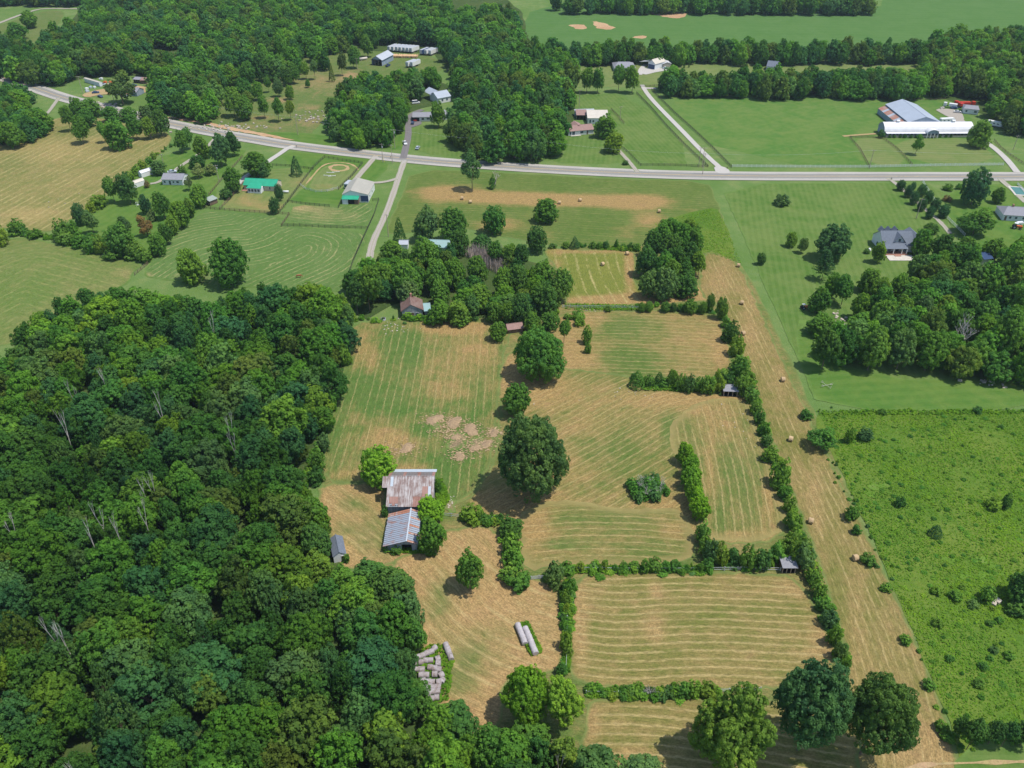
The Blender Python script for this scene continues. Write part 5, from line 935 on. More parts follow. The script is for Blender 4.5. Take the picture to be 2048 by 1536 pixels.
for ln, n, lab in (([(1440, 630), (1462, 660), (1475, 710), (1500, 770), (1520, 840), (1550, 930), (1590, 1045), (1620, 1130), (1660, 1240), (1695, 1345)], 330, "tangled brush along the west side of the mown strip"), ([(1262, 765), (1350, 772), (1440, 776), (1500, 770)], 110, "tangled brush of the cross hedge"),
                   ([(1105, 1142), (1200, 1143), (1380, 1142), (1480, 1132), (1590, 1125)], 210, "tangled brush above the lower hay field"), ([(1010, 1045), (1020, 1100), (1040, 1165)], 70, "tangled brush of the fence column"), ([(1134, 1165), (1134, 1260), (1128, 1345)], 90, "tangled brush left of the lower hay field"),
                   ([(1175, 1388), (1300, 1390), (1440, 1386)], 130, "tangled brush below the lower hay field"), ([(1275, 616), (1360, 618), (1455, 628)], 80, "tangled brush under the oval clump"), ([(1100, 494), (1200, 495), (1280, 502)], 60, "tangled brush above the square plot"), ([(925, 1036), (1000, 1042)], 35, "tangled brush at the gate right of the barn"),
                   ([(1640, 868), (1690, 965), (1760, 1115), (1840, 1305), (1905, 1470)], 70, "low brush along the west edge of the rough pasture"), ([(1640, 826), (1800, 825), (2060, 822)], 45, "low brush between lawn and rough pasture"), ([(1905, 1478), (1980, 1480), (2080, 1476)], 60, "low brush on the south edge of the rough pasture"),
                   ([(40, 470), (120, 480), (200, 500), (290, 522)], 130, "tangled brush below the left yard"), ([(300, 512), (345, 460), (395, 415)], 90, "tangled brush of the hedge by the horse pasture"), ([(180, 420), (255, 352), (345, 290)], 90, "tangled brush between the left hay field and the sheds"), ([(700, 642), (860, 640), (980, 640), (1040, 650)], 80, "brush at the foot of the homestead grove"),
                   ([(612, 975), (632, 900), (655, 830), (672, 770)], 90, "brush between the forest and the western field")):
    brush("fencerow_brush", ln, 1.5 if "edge" not in lab else 2.4, int(n * .75), lab, r=(0.35, 1.45) if "low brush" not in lab else (0.3, 0.8), h=(0.6, 2.3) if "low brush" not in lab else (0.4, 1.1))
P = scatter([(1650, 835), (2150, 828), (2150, 1480), (1930, 1460), (1840, 1290), (1750, 1080), (1690, 960)], 3.1, 0.5, h=0.0, avoid=False); P = P[rng.random(len(P)) < 0.62]
gn_mass("weed_clumps", P, [R.uniform(0.35, 1.0) for _ in P], [R.uniform(0.25, 0.8) for _ in P], [pick_tint({'light': 5, 'mid': 5, 'yel': 2.2, 'dark': 1.2}, 1.45) for _ in P], ['shrub'], "clumps of taller weeds in the rough pasture", "weeds")
mq = MB()
for mx, my, mr in ((869, 839, 5), (908, 845, 5), (942, 859, 5), (912, 875, 3.5), (813, 897, 4.5), (920, 913, 4), (951, 896, 3.5), (972, 888, 4), (987, 866, 3.5), (930, 885, 6), (890, 860, 5)):
    q0 = G(mx, my)
    for k in range(170):
        a = R.uniform(0, 6.28); rr = mr * .55 * abs(R.gauss(0, 1)) + mr * .15; x, y = q0.x + rr * math.cos(a), q0.y + rr * math.sin(a) * .8; s_ = R.uniform(.12, .4); b = R.uniform(0, 3.14)
        mq.add([(x + s_ * math.cos(b + j * 1.57), y + s_ * .5 * math.sin(b + j * 1.57), .24 + R.uniform(0, .12)) for j in range(4)], [(0, 1, 2, 3)])
tag(mq.build("loose_straw", simple("loose_straw_colour", (0.36, 0.255, 0.145), 0.95, 0.25, 1.0)), "loose straw scattered round the old straw mounds", "straw", kind="stuff")
# reeds
p = [(918, 508), (1000, 505), (1030, 545), (1000, 552), (940, 520)]
W_ = np.array([tuple(G(a, b).xy) for a, b in p]); lo, hi = W_.min(0), W_.max(0); P = rng.uniform(lo, hi, (3500, 2)); P = P[inside(P, W_)]
mb = MB()
for x, y in P[:1400]:
    h = R.uniform(3, 5.5); q = Vector((x, y, 0)); w = 0.10; a = R.uniform(0, 3.14); d = Vector((math.cos(a), math.sin(a), 0)) * w; e = q + Vector((R.uniform(-.5, .5), R.uniform(-.5, .5), h))
    mb.add([q - d, q + d, e + d * 0.3, e - d * 0.3], [(0, 1, 2, 3)])
tag(mb.build("dry_stalks", simple("dry_stalk", (0.46, 0.38, 0.33), 0.9, 0.2)), "pale dry stalks of a dead thicket in the homestead grove", "thicket", kind="stuff")
# ------------------------------------------------------------------ buildings
def rust_mat(name, base, rust, amt, lo=0.45, hi=0.62, rough=0.55, stretch=(6.0, 0.5, 0.5), base2=None):
    m, t, out = mat(name); g = nd(t, "ShaderNodeTexCoord").outputs['Object']; mp = nd(t, "ShaderNodeMapping"); L(t, coords(t), mp.inputs[0]); mp.inputs['Scale'].default_value = stretch
    n = noise(t, mp.outputs[0], 1.0, 5.0, 0.65); n2 = noise(t, coords(t), 0.35, 4.0, 0.6)
    f = ramp(t, mth(t, 'ADD', mth(t, 'MULTIPLY', n, 0.55), mth(t, 'MULTIPLY', n2, 0.45)), lo, hi)
    c = mixc(t, mth(t, 'MULTIPLY', f, amt), mixc(t, n2, base, base2 or base), mixc(t, n, rust, tuple(x * 0.7 for x in rust)))
    b = nd(t, "ShaderNodeBsdfPrincipled", i={'Roughness': rough, 'Specular IOR Level': 0.4}); L(t, c, b.inputs['Base Color']); L(t, b.outputs[0], out.inputs[0]); return m
def boards_mat(name, a, b, scale=3.0):
    m, t, out = mat(name); mp = nd(t, "ShaderNodeMapping"); L(t, nd(t, "ShaderNodeTexCoord").outputs['Object'], mp.inputs[0]); mp.inputs['Scale'].default_value = (scale, scale, 0.3)
    n = noise(t, mp.outputs[0], 1.0, 4.0, 0.7); bs = nd(t, "ShaderNodeBsdfDiffuse"); L(t, mixc(t, ramp(t, n, 0.35, 0.65), a, b), bs.inputs[0]); L(t, bs.outputs[0], out.inputs[0]); return m
MT = dict(
 barnroof=rust_mat("rusty_whitened_roofing", (0.43, 0.405, 0.40), (0.20, 0.12, 0.10), 0.95, 0.36, 0.60, stretch=(3.2, 0.35, 0.35)), redroof=rust_mat("red_rust_roofing", (0.30, 0.17, 0.14), (0.24, 0.10, 0.07), 0.9),
 newsheet=simple("new_metal_sheet", (0.40, 0.45, 0.50), 0.45, 0.06), darkroof=rust_mat("dark_roofing", (0.17, 0.155, 0.15), (0.20, 0.12, 0.10), 0.7),
 tin=rust_mat("weathered_tin", (0.27, 0.31, 0.37), (0.36, 0.15, 0.08), 0.8, 0.50, 0.66, stretch=(0.5, 1.2, 0.5)), tin_rust=rust_mat("rusty_tin", (0.40, 0.32, 0.30), (0.42, 0.16, 0.08), 0.95, 0.38, 0.55), seam=simple("seam_shadow_rust", (0.14, 0.075, 0.055), 0.9),
 greyboard=boards_mat("grey_boards", (0.20, 0.21, 0.23), (0.33, 0.34, 0.36)), bluegrey=boards_mat("blue_grey_boards", (0.20, 0.26, 0.33), (0.33, 0.38, 0.44)), dark=simple("dark_opening", (0.018, 0.018, 0.02), 0.9),
 white=simple("white_siding", (0.66, 0.67, 0.68), 0.6, 0.05, 1.0), whiteroof=simple("white_metal_roof", (0.60, 0.60, 0.62), 0.5, 0.05, 0.4), blueroof=simple("blue_grey_shingle", (0.125, 0.145, 0.18), 0.85, 0.12, 2.0),
 greyroof=simple("grey_shingle", (0.23, 0.23, 0.255), 0.85, 0.10, 2.0), pinkroof=simple("brown_pink_shingle", (0.27, 0.17, 0.15), 0.85, 0.12, 2.0), brownroof=rust_mat("brown_tin", (0.21, 0.145, 0.125), (0.17, 0.085, 0.07), 0.8, 0.40, 0.6, stretch=(4, .4, .4)),
 green=simple("green_metal_roof", (0.025, 0.30, 0.175), 0.45, 0.08, 0.5), beigeroof=simple("beige_metal_roof", (0.34, 0.32, 0.27), 0.5, 0.05, 0.3), cream=simple("cream_metal_roof", (0.52, 0.47, 0.40), 0.5, 0.05, 0.3), silver=simple("silver_metal_roof", (0.34, 0.38, 0.44), 0.42, 0.05, 0.2),
 silver2=simple("pale_metal_roof", (0.38, 0.40, 0.44), 0.42, 0.05, 0.2), brick=simple("brick_wall", (0.35, 0.18, 0.13), 0.85, 0.2, 3.0), tanwall=simple("tan_wall", (0.52, 0.44, 0.34), 0.8, 0.08), teal=rust_mat("teal_roofing", (0.24, 0.38, 0.38), (0.30, 0.36, 0.34), 0.5),
 glass=simple("window_glass", (0.05, 0.07, 0.10), 0.12, 0.05, 1.0, spec=0.6), blackwood=simple("black_board", (0.045, 0.04, 0.035), 0.85, 0.2), brownwood=simple("brown_board", (0.15, 0.10, 0.07), 0.9, 0.2), polewood=simple("pole_wood", (0.34, 0.28, 0.22), 0.9, 0.15), metal=simple("galvanised_metal", (0.45, 0.47, 0.50), 0.4, 0.06),
 red=simple("red_paint", (0.50, 0.045, 0.03), 0.4, 0.1), orange=simple("orange_paint", (0.62, 0.14, 0.03), 0.45, 0.1), black=simple("black_rubber", (0.02, 0.02, 0.02), 0.8), bluepaint=simple("dark_blue_paint", (0.03, 0.06, 0.14), 0.3, 0.05), silverpaint=simple("silver_paint", (0.45, 0.50, 0.55), 0.3, 0.05), whitepaint=simple("white_paint", (0.68, 0.68, 0.67), 0.4, 0.04), yellow=simple("yellow_guard", (0.75, 0.52, 0.04), 0.5),
 shingle_green=simple("green_grey_shingle", (0.26, 0.30, 0.27), 0.9, 0.12, 2.0), concrete=simple("concrete", (0.50, 0.46, 0.40), 0.9, 0.1, 1.0), water=simple("pool_water", (0.05, 0.16, 0.12), 0.15, 0.05, 1.0, spec=0.6), stone=simple("pale_stone", (0.40, 0.35, 0.29), 0.9, 0.25, 1.5))
def window(parent, cx, cy, cz, w, h, axis, door=False, glass='glass', frame='white'):
    """axis: outward direction in the parent's space ('-y','y','-x','x')"""
    d = {'-y': (0, -1), 'y': (0, 1), '-x': (-1, 0), 'x': (1, 0)}[axis]; th = 0.06
    dim = (w + 0.16, th, h + 0.16) if d[0] == 0 else (th, w + 0.16, h + 0.16); din = (w, 0.03, h) if d[0] == 0 else (0.03, w, h)
    o = MB().box((0, 0, 0), dim).build("door" if door else "window", MT[frame], parent); o.location = (cx + d[0] * th * 0.4, cy + d[1] * th * 0.4, cz)
    g = MB().box((d[0] * (th / 2 + 0.005), d[1] * (th / 2 + 0.005), 0), din).build("door_leaf" if door else "pane", MT[glass], o); return o
def building(name, label, cat, C, yaw, wx, dy, H, rise, wall, roof, ridge='x', over=0.4, pos=0.5, wins=(), open_front=False, roofth=0.12, cap=None, group=None, hip=0.0, chimney=None):
    """box with a pitched roof; local x along the front, local -y towards the front"""
    t = thing(name, (C[0], C[1], 0), yaw, label, cat, group); hx, hy = wx / 2, dy / 2; mb = MB()
    if ridge == 'x':
        yr = -hy + dy * pos; v = [(-hx, -hy, 0), (hx, -hy, 0), (hx, hy, 0), (-hx, hy, 0), (-hx, -hy, H), (hx, -hy, H), (hx, hy, H), (-hx, hy, H), (-hx + hip, yr, H + rise), (hx - hip, yr, H + rise)]
        fs = [(1, 2, 6, 9, 5) if not hip else (1, 2, 6, 5), (3, 0, 4, 8, 7) if not hip else (3, 0, 4, 7), (2, 3, 7, 6)]
        if not open_front: fs.append((0, 1, 5, 4))
        mb.add(v, fs)
    else:
        xr = -hx + wx * pos; v = [(-hx, -hy, 0), (hx, -hy, 0), (hx, hy, 0), (-hx, hy, 0), (-hx, -hy, H), (hx, -hy, H), (hx, hy, H), (-hx, hy, H), (xr, -hy, H + rise), (xr, hy, H + rise)]
        fs = [(1, 2, 6, 5), (3, 0, 4, 7), (2, 3, 7, 9, 6)]
        if open_front: fs.append((4, 5, 8))
        else: fs.append((0, 1, 5, 8, 4))
        mb.add(v, fs)
    mb.build("wall", MT[wall], t)
    if open_front:
        b = MB()
        for k in range(4): b.box((-hx + 0.12 + (wx - 0.24) * k / 3, -hy + 0.12, H / 2), (0.2, 0.2, H))
        b.build("posts", MT['polewood'], t)
        MB().box((0, -hy + 0.9, 0.04), (wx - 0.4, 1.6, 0.06)).build("floor_edge", MT['dark'], t)
    def lift(p, d): return Vector(p) + Vector((0, 0, d))
    if ridge == 'x':
        sf, sb = rise / max(0.1, yr + hy), rise / max(0.1, hy - yr); ox = over * 0.6
        zf, zb = H - over * sf, H - over * sb
        if hip:
            q = [[(-hx - ox, -hy - over, zf), (hx + ox, -hy - over, zf), (hx - hip, yr, H + rise), (-hx + hip, yr, H + rise)], [(hx + ox, hy + over, zb), (-hx - ox, hy + over, zb), (-hx + hip, yr, H + rise), (hx - hip, yr, H + rise)],
                 [(-hx - ox, hy + over, zb), (-hx - ox, -hy - over, zf), (-hx + hip, yr, H + rise)], [(hx + ox, -hy - over, zf), (hx + ox, hy + over, zb), (hx - hip, yr, H + rise)]]
        else: q = [[(-hx - ox, -hy - over, zf), (hx + ox, -hy - over, zf), (hx + ox, yr, H + rise), (-hx - ox, yr, H + rise)], [(hx + ox, hy + over, zb), (-hx - ox, hy + over, zb), (-hx - ox, yr, H + rise), (hx + ox, yr, H + rise)]]
        capl = ((-hx - ox + hip, yr), (hx + ox - hip, yr))
    else:
        sl, sr = rise / max(0.1, xr + hx), rise / max(0.1, hx - xr); oy = over * 0.6
        q = [[(-hx - over, hy + oy, H - over * sl), (-hx - over, -hy - oy, H - over * sl), (xr, -hy - oy, H + rise), (xr, hy + oy, H + rise)], [(hx + over, -hy - oy, H - over * sr), (hx + over, hy + oy, H - over * sr), (xr, hy + oy, H + rise), (xr, -hy - oy, H + rise)]]
        capl = ((xr, -hy - oy), (xr, hy + oy))
    for k, p in enumerate(q):
        MB().slab([lift(a, roofth + 0.02) for a in p], roofth).build("roof_slope", MT[roof], t)
    MB().tube((*capl[0], H + rise + roofth + 0.03), (*capl[1], H + rise + roofth + 0.03), 0.12, n=6).build("ridge_cap", MT[cap or roof], t)
    for w in wins:
        side, u, z, w_, h_ = w[:5]; dr = len(w) > 5 and w[5] == 'door'; gl = w[6] if len(w) > 6 else ('brownwood' if dr else 'glass')
        if side in ('-y', 'y'): window(t, u * hx, -hy if side == '-y' else hy, z, w_, h_, side, dr, gl)
        else: window(t, -hx if side == '-x' else hx, u * hy, z, w_, h_, side, dr, gl)
    if chimney:
        MB().box((chimney[0], chimney[1], H + rise + 0.3), (0.7, 0.7, 1.8)).build("chimney", MT['brick'], t)
    return t
def front(A, B, D):
    """centre, yaw and width from the two front ground corners (photograph pixels) and the depth"""
    a, b = G(*A).xy, G(*B).xy; d = b - a; yaw = math.atan2(d.y, d.x); w = d.length; m = (a + b) / 2; n = Vector((-d.y, d.x)).normalized(); return (m + n * D / 2), yaw, w

# --- rusty barn
yE, yR = G(815, 1014.5, 3.3).y, G(815, 953.5, 7.2).y; xL, xR_ = G(772, 1012, 3.3).x, G(866.5, 1012, 3.3).x; yB = yR + 4.4; zB = 5.5
bx, by = (xL + xR_) / 2, (yE + yB) / 2
barn = thing("old_barn", (bx, by, 0), 0, "big weathered barn with a rusty white-streaked tin roof at the hay yard", "barn")
hx = (xR_ - xL) / 2; e0, r0, b0 = yE - by, yR - by, yB - by
MB().add([(-hx + .4, e0 + .4, 0), (hx - .4, e0 + .4, 0), (hx - .4, b0 - .3, 0), (-hx + .4, b0 - .3, 0), (-hx + .4, e0 + .4, 3.15), (hx - .4, e0 + .4, 3.15), (hx - .4, b0 - .3, zB - .15), (-hx + .4, b0 - .3, zB - .15), (-hx + .4, r0, 6.95), (hx - .4, r0, 6.95)],
         [(0, 1, 5, 4), (1, 2, 6, 9, 5), (2, 3, 7, 6), (3, 0, 4, 8, 7)]).build("wall", MT['greyboard'], barn)
n = 16; pw = 2 * hx / n
for i in range(n):
    for j in range(3):
        a, b = j / 3, (j + 1) / 3 + 0.015; y0, y1 = e0 + (r0 - e0) * a, e0 + (r0 - e0) * b; z0, z1 = 3.3 + 3.9 * a, 3.3 + 3.9 * b
        x0 = -hx + i * pw; dz = 0.02 * j + R.uniform(0, 0.03)
        mm = 'barnroof'
        if (i, j) == (1, 2): mm = 'newsheet'
        if (i, j) == (14, 1): mm = 'newsheet'
        if i in (12, 13) and j == 1: mm = 'redroof'
        if i in (1, 2, 3, 9, 10, 11) and j == 0: mm = 'redroof'
        if i == 0 and j == 0 and False: continue
        if i in (1, 2, 3) and j == 0: y0 += 0.5 * (i % 2 + 0.6); z0 += 0.5 * (i % 2 + 0.6) * 3.9 / (r0 - e0)
        MB().slab([(x0 + 0.015, y0, z0 + dz), (x0 + pw - 0.015, y0, z0 + dz), (x0 + pw - 0.015, y1, z1 + dz), (x0 + 0.015, y1, z1 + dz)], 0.04).build("roof_panel", MT[mm], barn)
MB().slab([(-hx + .05, e0 + 0.1, 3.26), (hx - .05, e0 + 0.1, 3.26), (hx - .05, r0, 7.12), (-hx + .05, r0, 7.12)], 0.05).build("roof_deck", MT['greyboard'], barn)
for i in range(n):
    x0 = -hx + i * pw
    MB().slab([(x0 + pw - 0.015, r0 + 3.3, 7.2 - 3.3 * .40), (x0 + .015, r0 + 3.3, 7.2 - 3.3 * .40), (x0 + .015, r0, 7.2), (x0 + pw - .015, r0, 7.2)][::1], 0.04).build("roof_panel", MT['darkroof' if i % 5 else 'redroof'], barn)
MB().slab([(hx + .2, b0 + 0.6, 5.35), (-hx + 1.2, b0 + 0.6, 5.35), (-hx + 0.4, r0 + 3.3, 5.9), (hx + .2, r0 + 3.3, 5.9)], 0.05).build("roof_edge_sheet", MT['newsheet'], barn)
MB().slab([(-hx - 1.35, r0 - 2.9, 7.2 - 2.9 * 0.46), (-hx - 0.01, r0 - 2.9, 7.2 - 2.9 * 0.46), (-hx - 0.01, r0 + .05, 7.2), (-hx - 1.35, r0 + .05, 7.2)], 0.06).build("hay_hood", MT['barnroof'], barn)
MB().box((0, r0, 7.26), (2 * hx + 0.1, 0.3, 0.06)).build("ridge_cap", MT['barnroof'], barn)
for k in range(5): MB().box((-hx + 1.3 + k * 0.62, e0 + 0.5, 3.42), (0.4, 0.5, 0.06)).build("roof_hole", MT['dark'], barn)
# --- striped tin shed
xr, zr = G(817.5, 1050, 4.2).x, 4.2; yF, yK = G(816, 1083, zr).y, G(818, 1017, zr).y; xl = G(768, 1080, 2.3).x; xq = G(836.5, 1080, 3.1).x
sx, sy = xr, (yF + yK) / 2; shed = thing("tin_shed", (sx, sy, 0), 0.0, "long low shed with a striped tin roof joined to the front of the rusty barn", "shed")
f0, k0 = yF - sy, yK - sy; l0, q0 = xl - sx, xq - sx; skew = G(774, 1022, 2.3).x - G(766.5, 1092, 2.3).x
n = 17
for i in range(n):
    a, b = i / n, (i + 0.80) / n; y0, y1 = f0 + (k0 - f0) * a, f0 + (k0 - f0) * b
    mm = 'tin_rust' if i in (16, 15) or (i in (9, 10)) and False else 'tin'; lf = l0 + R.uniform(-0.1, 0.1)
    MB().slab([(lf, y0, 2.3), (-.02, y0, zr), (-.02, y1, zr), (lf, y1, 2.3)], 0.04).build("roof_panel", MT[mm], shed)
    MB().slab([(.02, y0, zr), (q0 - R.uniform(0, .25), y0, 3.1), (q0 - R.uniform(0, .25), y1, 3.1), (.02, y1, zr)], 0.04).build("roof_panel", MT['tin' if i % 4 else 'tin_rust'], shed)
MB().slab([(l0 + .1, f0, 2.22), (0, f0, zr - .05), (0, k0, zr - .05), (l0 + .1, k0, 2.25)], 0.05).slab([(0, f0, zr - .08), (q0 - .3, f0, 3.05), (q0 - .3, k0, 3.05), (0, k0, zr - .08)], 0.05).build("roof_deck", MT['seam'], shed)
MB().box((0, (f0 + k0) / 2, zr + 0.03), (0.36, k0 - f0 + 0.1, 0.07)).build("ridge_cap", MT['newsheet'], shed)
MB().add([(l0 + .4, f0 + .5, 0), (-1.4, f0 + .5, 0), (-1.4, f0 + .5, 3.5), (l0 + .4, f0 + .5, 2.2), (1.1, f0 + .5, 0), (q0 - .4, f0 + .5, 0), (q0 - .4, f0 + .5, 3.0), (1.1, f0 + .5, 3.7), (-1.4, f0 + .5, 2.5), (1.1, f0 + .5, 2.5), (0, f0 + .5, 4.05)],
         [(0, 1, 2, 3), (4, 5, 6, 7), (8, 9, 7, 10, 2)]).box((l0 + .4, 0, 1.05), (.1, k0 - f0 - 1, 2.1)).box((q0 - .4, 0, 1.45), (.1, k0 - f0 - 1, 2.9)).build("wall", MT['bluegrey'], shed)
MB().box((-.15, f0 + 1.6, 1.2), (2.4, .1, 2.4)).build("doorway", MT['dark'], shed)
# --- buildings from their front corners
def bfront(name, label, cat, A, B, D, H, rise, wall, roof, **kw):
    C, yaw, w = front(A, B, D); return building(name, label, cat, C, yaw, w, D, H, rise, wall, roof, **kw)
bfront("storage_shed", "small shed with a dark roof and white gable wall at the forest edge", "shed", (669, 1127), (694, 1121), 6.2, 2.2, 1.0, 'white', 'blueroof', ridge='y', over=0.15, wins=[('-y', 0.5, 1.0, 0.8, 1.7, 'door')])
bfront("old_house", "old house with brown tin roof in the trees above the hay field", "house", (805, 637), (846, 634), 7.5, 3.0, 2.4, 'greyboard', 'brownroof', ridge='y', pos=0.45, wins=[('-y', -0.5, 1.3, 1.0, 1.2), ('-y', 0.45, 1.3, 1.0, 1.2), ('-y', 0, 1.1, 1.3, 2.1, 'door')], chimney=(0, 2.5))
bfront("teal_lean_to", "teal tin roof of the lean-to right of the old brown house", "shed", (850, 634), (862, 633), 5, 2.4, 0.4, 'greyboard', 'teal', ridge='x', pos=0.95)
bfront("tumbledown_shed", "collapsed shed with a sagging grey roof beside the large spreading tree", "shed", (1016, 668), (1046, 664), 3.4, 1.7, 0.9, 'brownwood', 'pinkroof', ridge='x', pos=0.6)
bfront("teal_roof_house", "house with pale teal roof half hidden in the homestead grove", "house", (842, 505), (898, 507), 7, 2.7, 1.5, 'white', 'teal', wins=[('x', 0, 1.4, 1.0, 1.2)])
bfront("grey_roof_outbuilding", "small grey roof between trees left of the teal roofed house", "shed", (799, 499), (816, 499), 4, 2.3, 0.7, 'white', 'silver2')
for A, B, lab in (((1446, 793), (1474, 794), "open shelter with grey tin roof in the cross hedge"), ((1563, 1147), (1590, 1147), "open shelter with grey tin roof in the lower fence row")):
    bfront("field_shelter", lab, "shelter", A, B, 3.2, 2.1, 0.35, 'brownwood', 'greyroof', ridge='x', pos=0.9, open_front=True)
# horse barn with green awning
hb = bfront("horse_barn", "horse barn with broad beige metal roof and green awning by the riding ring", "barn", (687.5, 404.5), (737, 405.5), 16, 3.9, 1.9, 'whitepaint', 'beigeroof', ridge='y', pos=0.33, wins=[('-y', 0.72, 1.9, 3.6, 2.8, 'door', 'bluepaint'), ('x', -0.5, 1.8, 1.0, 1.0), ('x', 0.2, 1.8, 1.0, 1.0)])
MB().slab([(-6.1, -10.8, 2.5), (1.9, -10.8, 2.5), (1.9, -8.1, 3.4), (-6.1, -8.1, 3.4)], 0.08).build("awning", MT['green'], hb)
MB().box((-4.6, -9.4, 1.15), (2.6, 2.4, 2.3)).build("stall_wall", MT['white'], hb); MB().box((-1.7, -9.2, 1.15), (3.0, 2.0, 2.3)).build("stall_opening", MT['dark'], hb); MB().box((0.8, -9.4, 1.15), (1.9, 2.4, 2.3)).build("stall_wall", MT['brownwood'], hb)
# green roof house
gh = bfront("green_roof_house", "long house with bright green metal roof and white sunroom", "house", (489, 380), (553, 383), 7.5, 2.6, 1.9, 'tanwall', 'green', wins=[('-y', -0.78, 1.4, 0.9, 1.6), ('-y', 0.62, 1.4, 0.6, 1.3), ('-y', 0.2, 1.4, 1.2, 1.1)])
MB().slab([(-5.4, -7.6, 2.55), (2.2, -7.6, 2.55), (1.4, -3.4, 3.6), (-4.6, -3.4, 3.6)], 0.1).build("sunroom_roof", MT['green'], gh)
sr = MB().box((-1.5, -5.7, 1.25), (6.6, 3.6, 2.5)).build("sunroom_wall", MT['white'], gh)
for k in range(4): MB().box((-3.9 + k * 1.55, -7.53, 1.45), (1.05, 0.06, 1.3)).build("pane", MT['glass'], sr)
MB().box((-7.2, -4.7, 0.1), (3.5, 1.6, 0.2)).build("deck", MT['brick'], gh)
# white house and sheds at left
bfront("white_house", "white house with grey roof above the left yard", "house", (326, 370), (367, 371), 7.5, 2.9, 1.6, 'white', 'greyroof', wins=[('-y', -0.75, 1.6, 0.9, 1.0), ('-y', -0.25, 1.2, 0.9, 1.9, 'door', 'glass'), ('-y', 0.5, 1.6, 1.1, 1.0), ('-y', 0.1, 1.6, 0.7, 0.9)])
bfront("storage_shed", "upper of two small white sheds left of the white house", "shed", (284, 356), (295, 355.5), 6.4, 2.2, 0.9, 'whitepaint', 'whiteroof', ridge='y', over=0.1, wins=[('-y', 0, 1.0, 1.0, 1.8, 'door', 'white')]).rotation_euler.z -= 0.75
bfront("storage_shed", "lower of two small white sheds left of the white house", "shed", (268, 377.5), (279, 377), 6.4, 2.2, 0.9, 'whitepaint', 'cream', ridge='y', over=0.1, wins=[('-y', 0, 1.0, 1.0, 1.8, 'door', 'white')]).rotation_euler.z -= 0.75
bfront("tin_shelter", "small shelter with grey-green tin roof in the board fenced corner", "shelter", (409, 410), (427, 411), 4.4, 2.2, 0.7, 'brownwood', 'shingle_green', ridge='y', pos=0.35, open_front=True).rotation_euler.z -= 0.45
# across the highway
h1 = bfront("low_house", "low white house with grey roof and open carport at the asphalt drive", "house", (826, 243.5), (866, 243), 9, 2.7, 1.4, 'white', 'greyroof', wins=[('-y', 0.0, 1.5, 1.4, 1.2), ('-y', 0.55, 1.6, 1.9, 1.0)])
MB().box((-4.3, -4.53, 1.15), (4.4, 0.08, 2.2)).build("carport_opening", MT['dark'], h1); MB().box((-4.6, -4.75, 0.7), (1.9, 0.3, 0.6)).build("carport_clutter", MT['red'], h1)
bfront("garage", "grey gable outbuilding at the right end of the low house", "garage", (881, 240), (894, 240), 7, 2.6, 1.3, 'white', 'greyroof', ridge='y')
h2 = bfront("large_house", "large house with pale cross-gabled roof behind the low house", "house", (876, 208), (902, 203), 10, 3.4, 2.6, 'white', 'silver', wins=[('-y', 0.4, 1.8, 1.2, 1.3), ('-y', -0.3, 1.8, 1.2, 1.3)])
MB().slab([(-5.5, 1.5, 4.0), (-1.2, 1.5, 6.2), (-1.2, 12, 6.2), (-5.5, 12, 4.0)], 0.1).slab([(-1.2, 1.5, 6.2), (3.0, 1.5, 4.0), (3.0, 12, 4.0), (-1.2, 12, 6.2)], 0.1).build("wing_roof", MT['silver'], h2)
pb = bfront("pole_barn", "open pole barn with silver gable roof near the white trailers", "barn", (753, 132), (776, 131.5), 19, 4.2, 2.4, 'bluegrey', 'silver2', ridge='y', open_front=True, over=0.6); pb.rotation_euler.z -= 0.42
h3 = bfront("brown_roof_house", "long white house with brownish pink roof facing the lawn", "house", (1137, 272), (1187, 268), 9, 2.6, 1.7, 'white', 'pinkroof', wins=[('-y', -0.85, 1.3, 0.9, 1.6), ('-y', -0.6, 1.3, 1.6, 1.8), ('-y', 0.05, 1.5, 1.8, 1.2), ('-y', 0.5, 1.2, 0.9, 2.0, 'door'), ('-x', 0, 1.5, 1.0, 1.2)])
MB().slab([(-3.4, -1, 3.0), (-0.6, -1, 4.6), (-0.6, 7.5, 4.6), (-3.4, 7.5, 3.0)], 0.1).slab([(-0.6, -1, 4.6), (2.6, -1, 3.0), (2.6, 7.5, 3.0), (-0.6, 7.5, 4.6)], 0.1).build("wing_roof", MT['pinkroof'], h3)
MB().box((-3.5, -5.6, 0.15), (6, 1.2, 0.2)).build("walk", MT['concrete'], h3)
bfront("white_garage", "big white metal garage behind the brown roofed house", "garage", (1175, 248), (1216, 248), 12, 3.4, 1.8, 'whitepaint', 'cream', wins=[('-y', -0.75, 1.5, 0.9, 1.8), ('-y', -0.45, 1.6, 1.0, 1.0), ('-x', 0, 1.5, 1.0, 1.2)], pos=0.8)
s3 = bfront("open_shed", "open shed with rusty tin roof left of the big white garage", "shed", (1153, 240), (1173, 240), 9, 2.8, 0.9, 'bluegrey', 'pinkroof', pos=0.85, open_front=True)
bfront("lumber_roof", "white roofed low shed behind the rusty open shed", "shed", (1150, 233), (1188, 232), 3.5, 2.9, 0.5, 'white', 'silver2', pos=0.7)
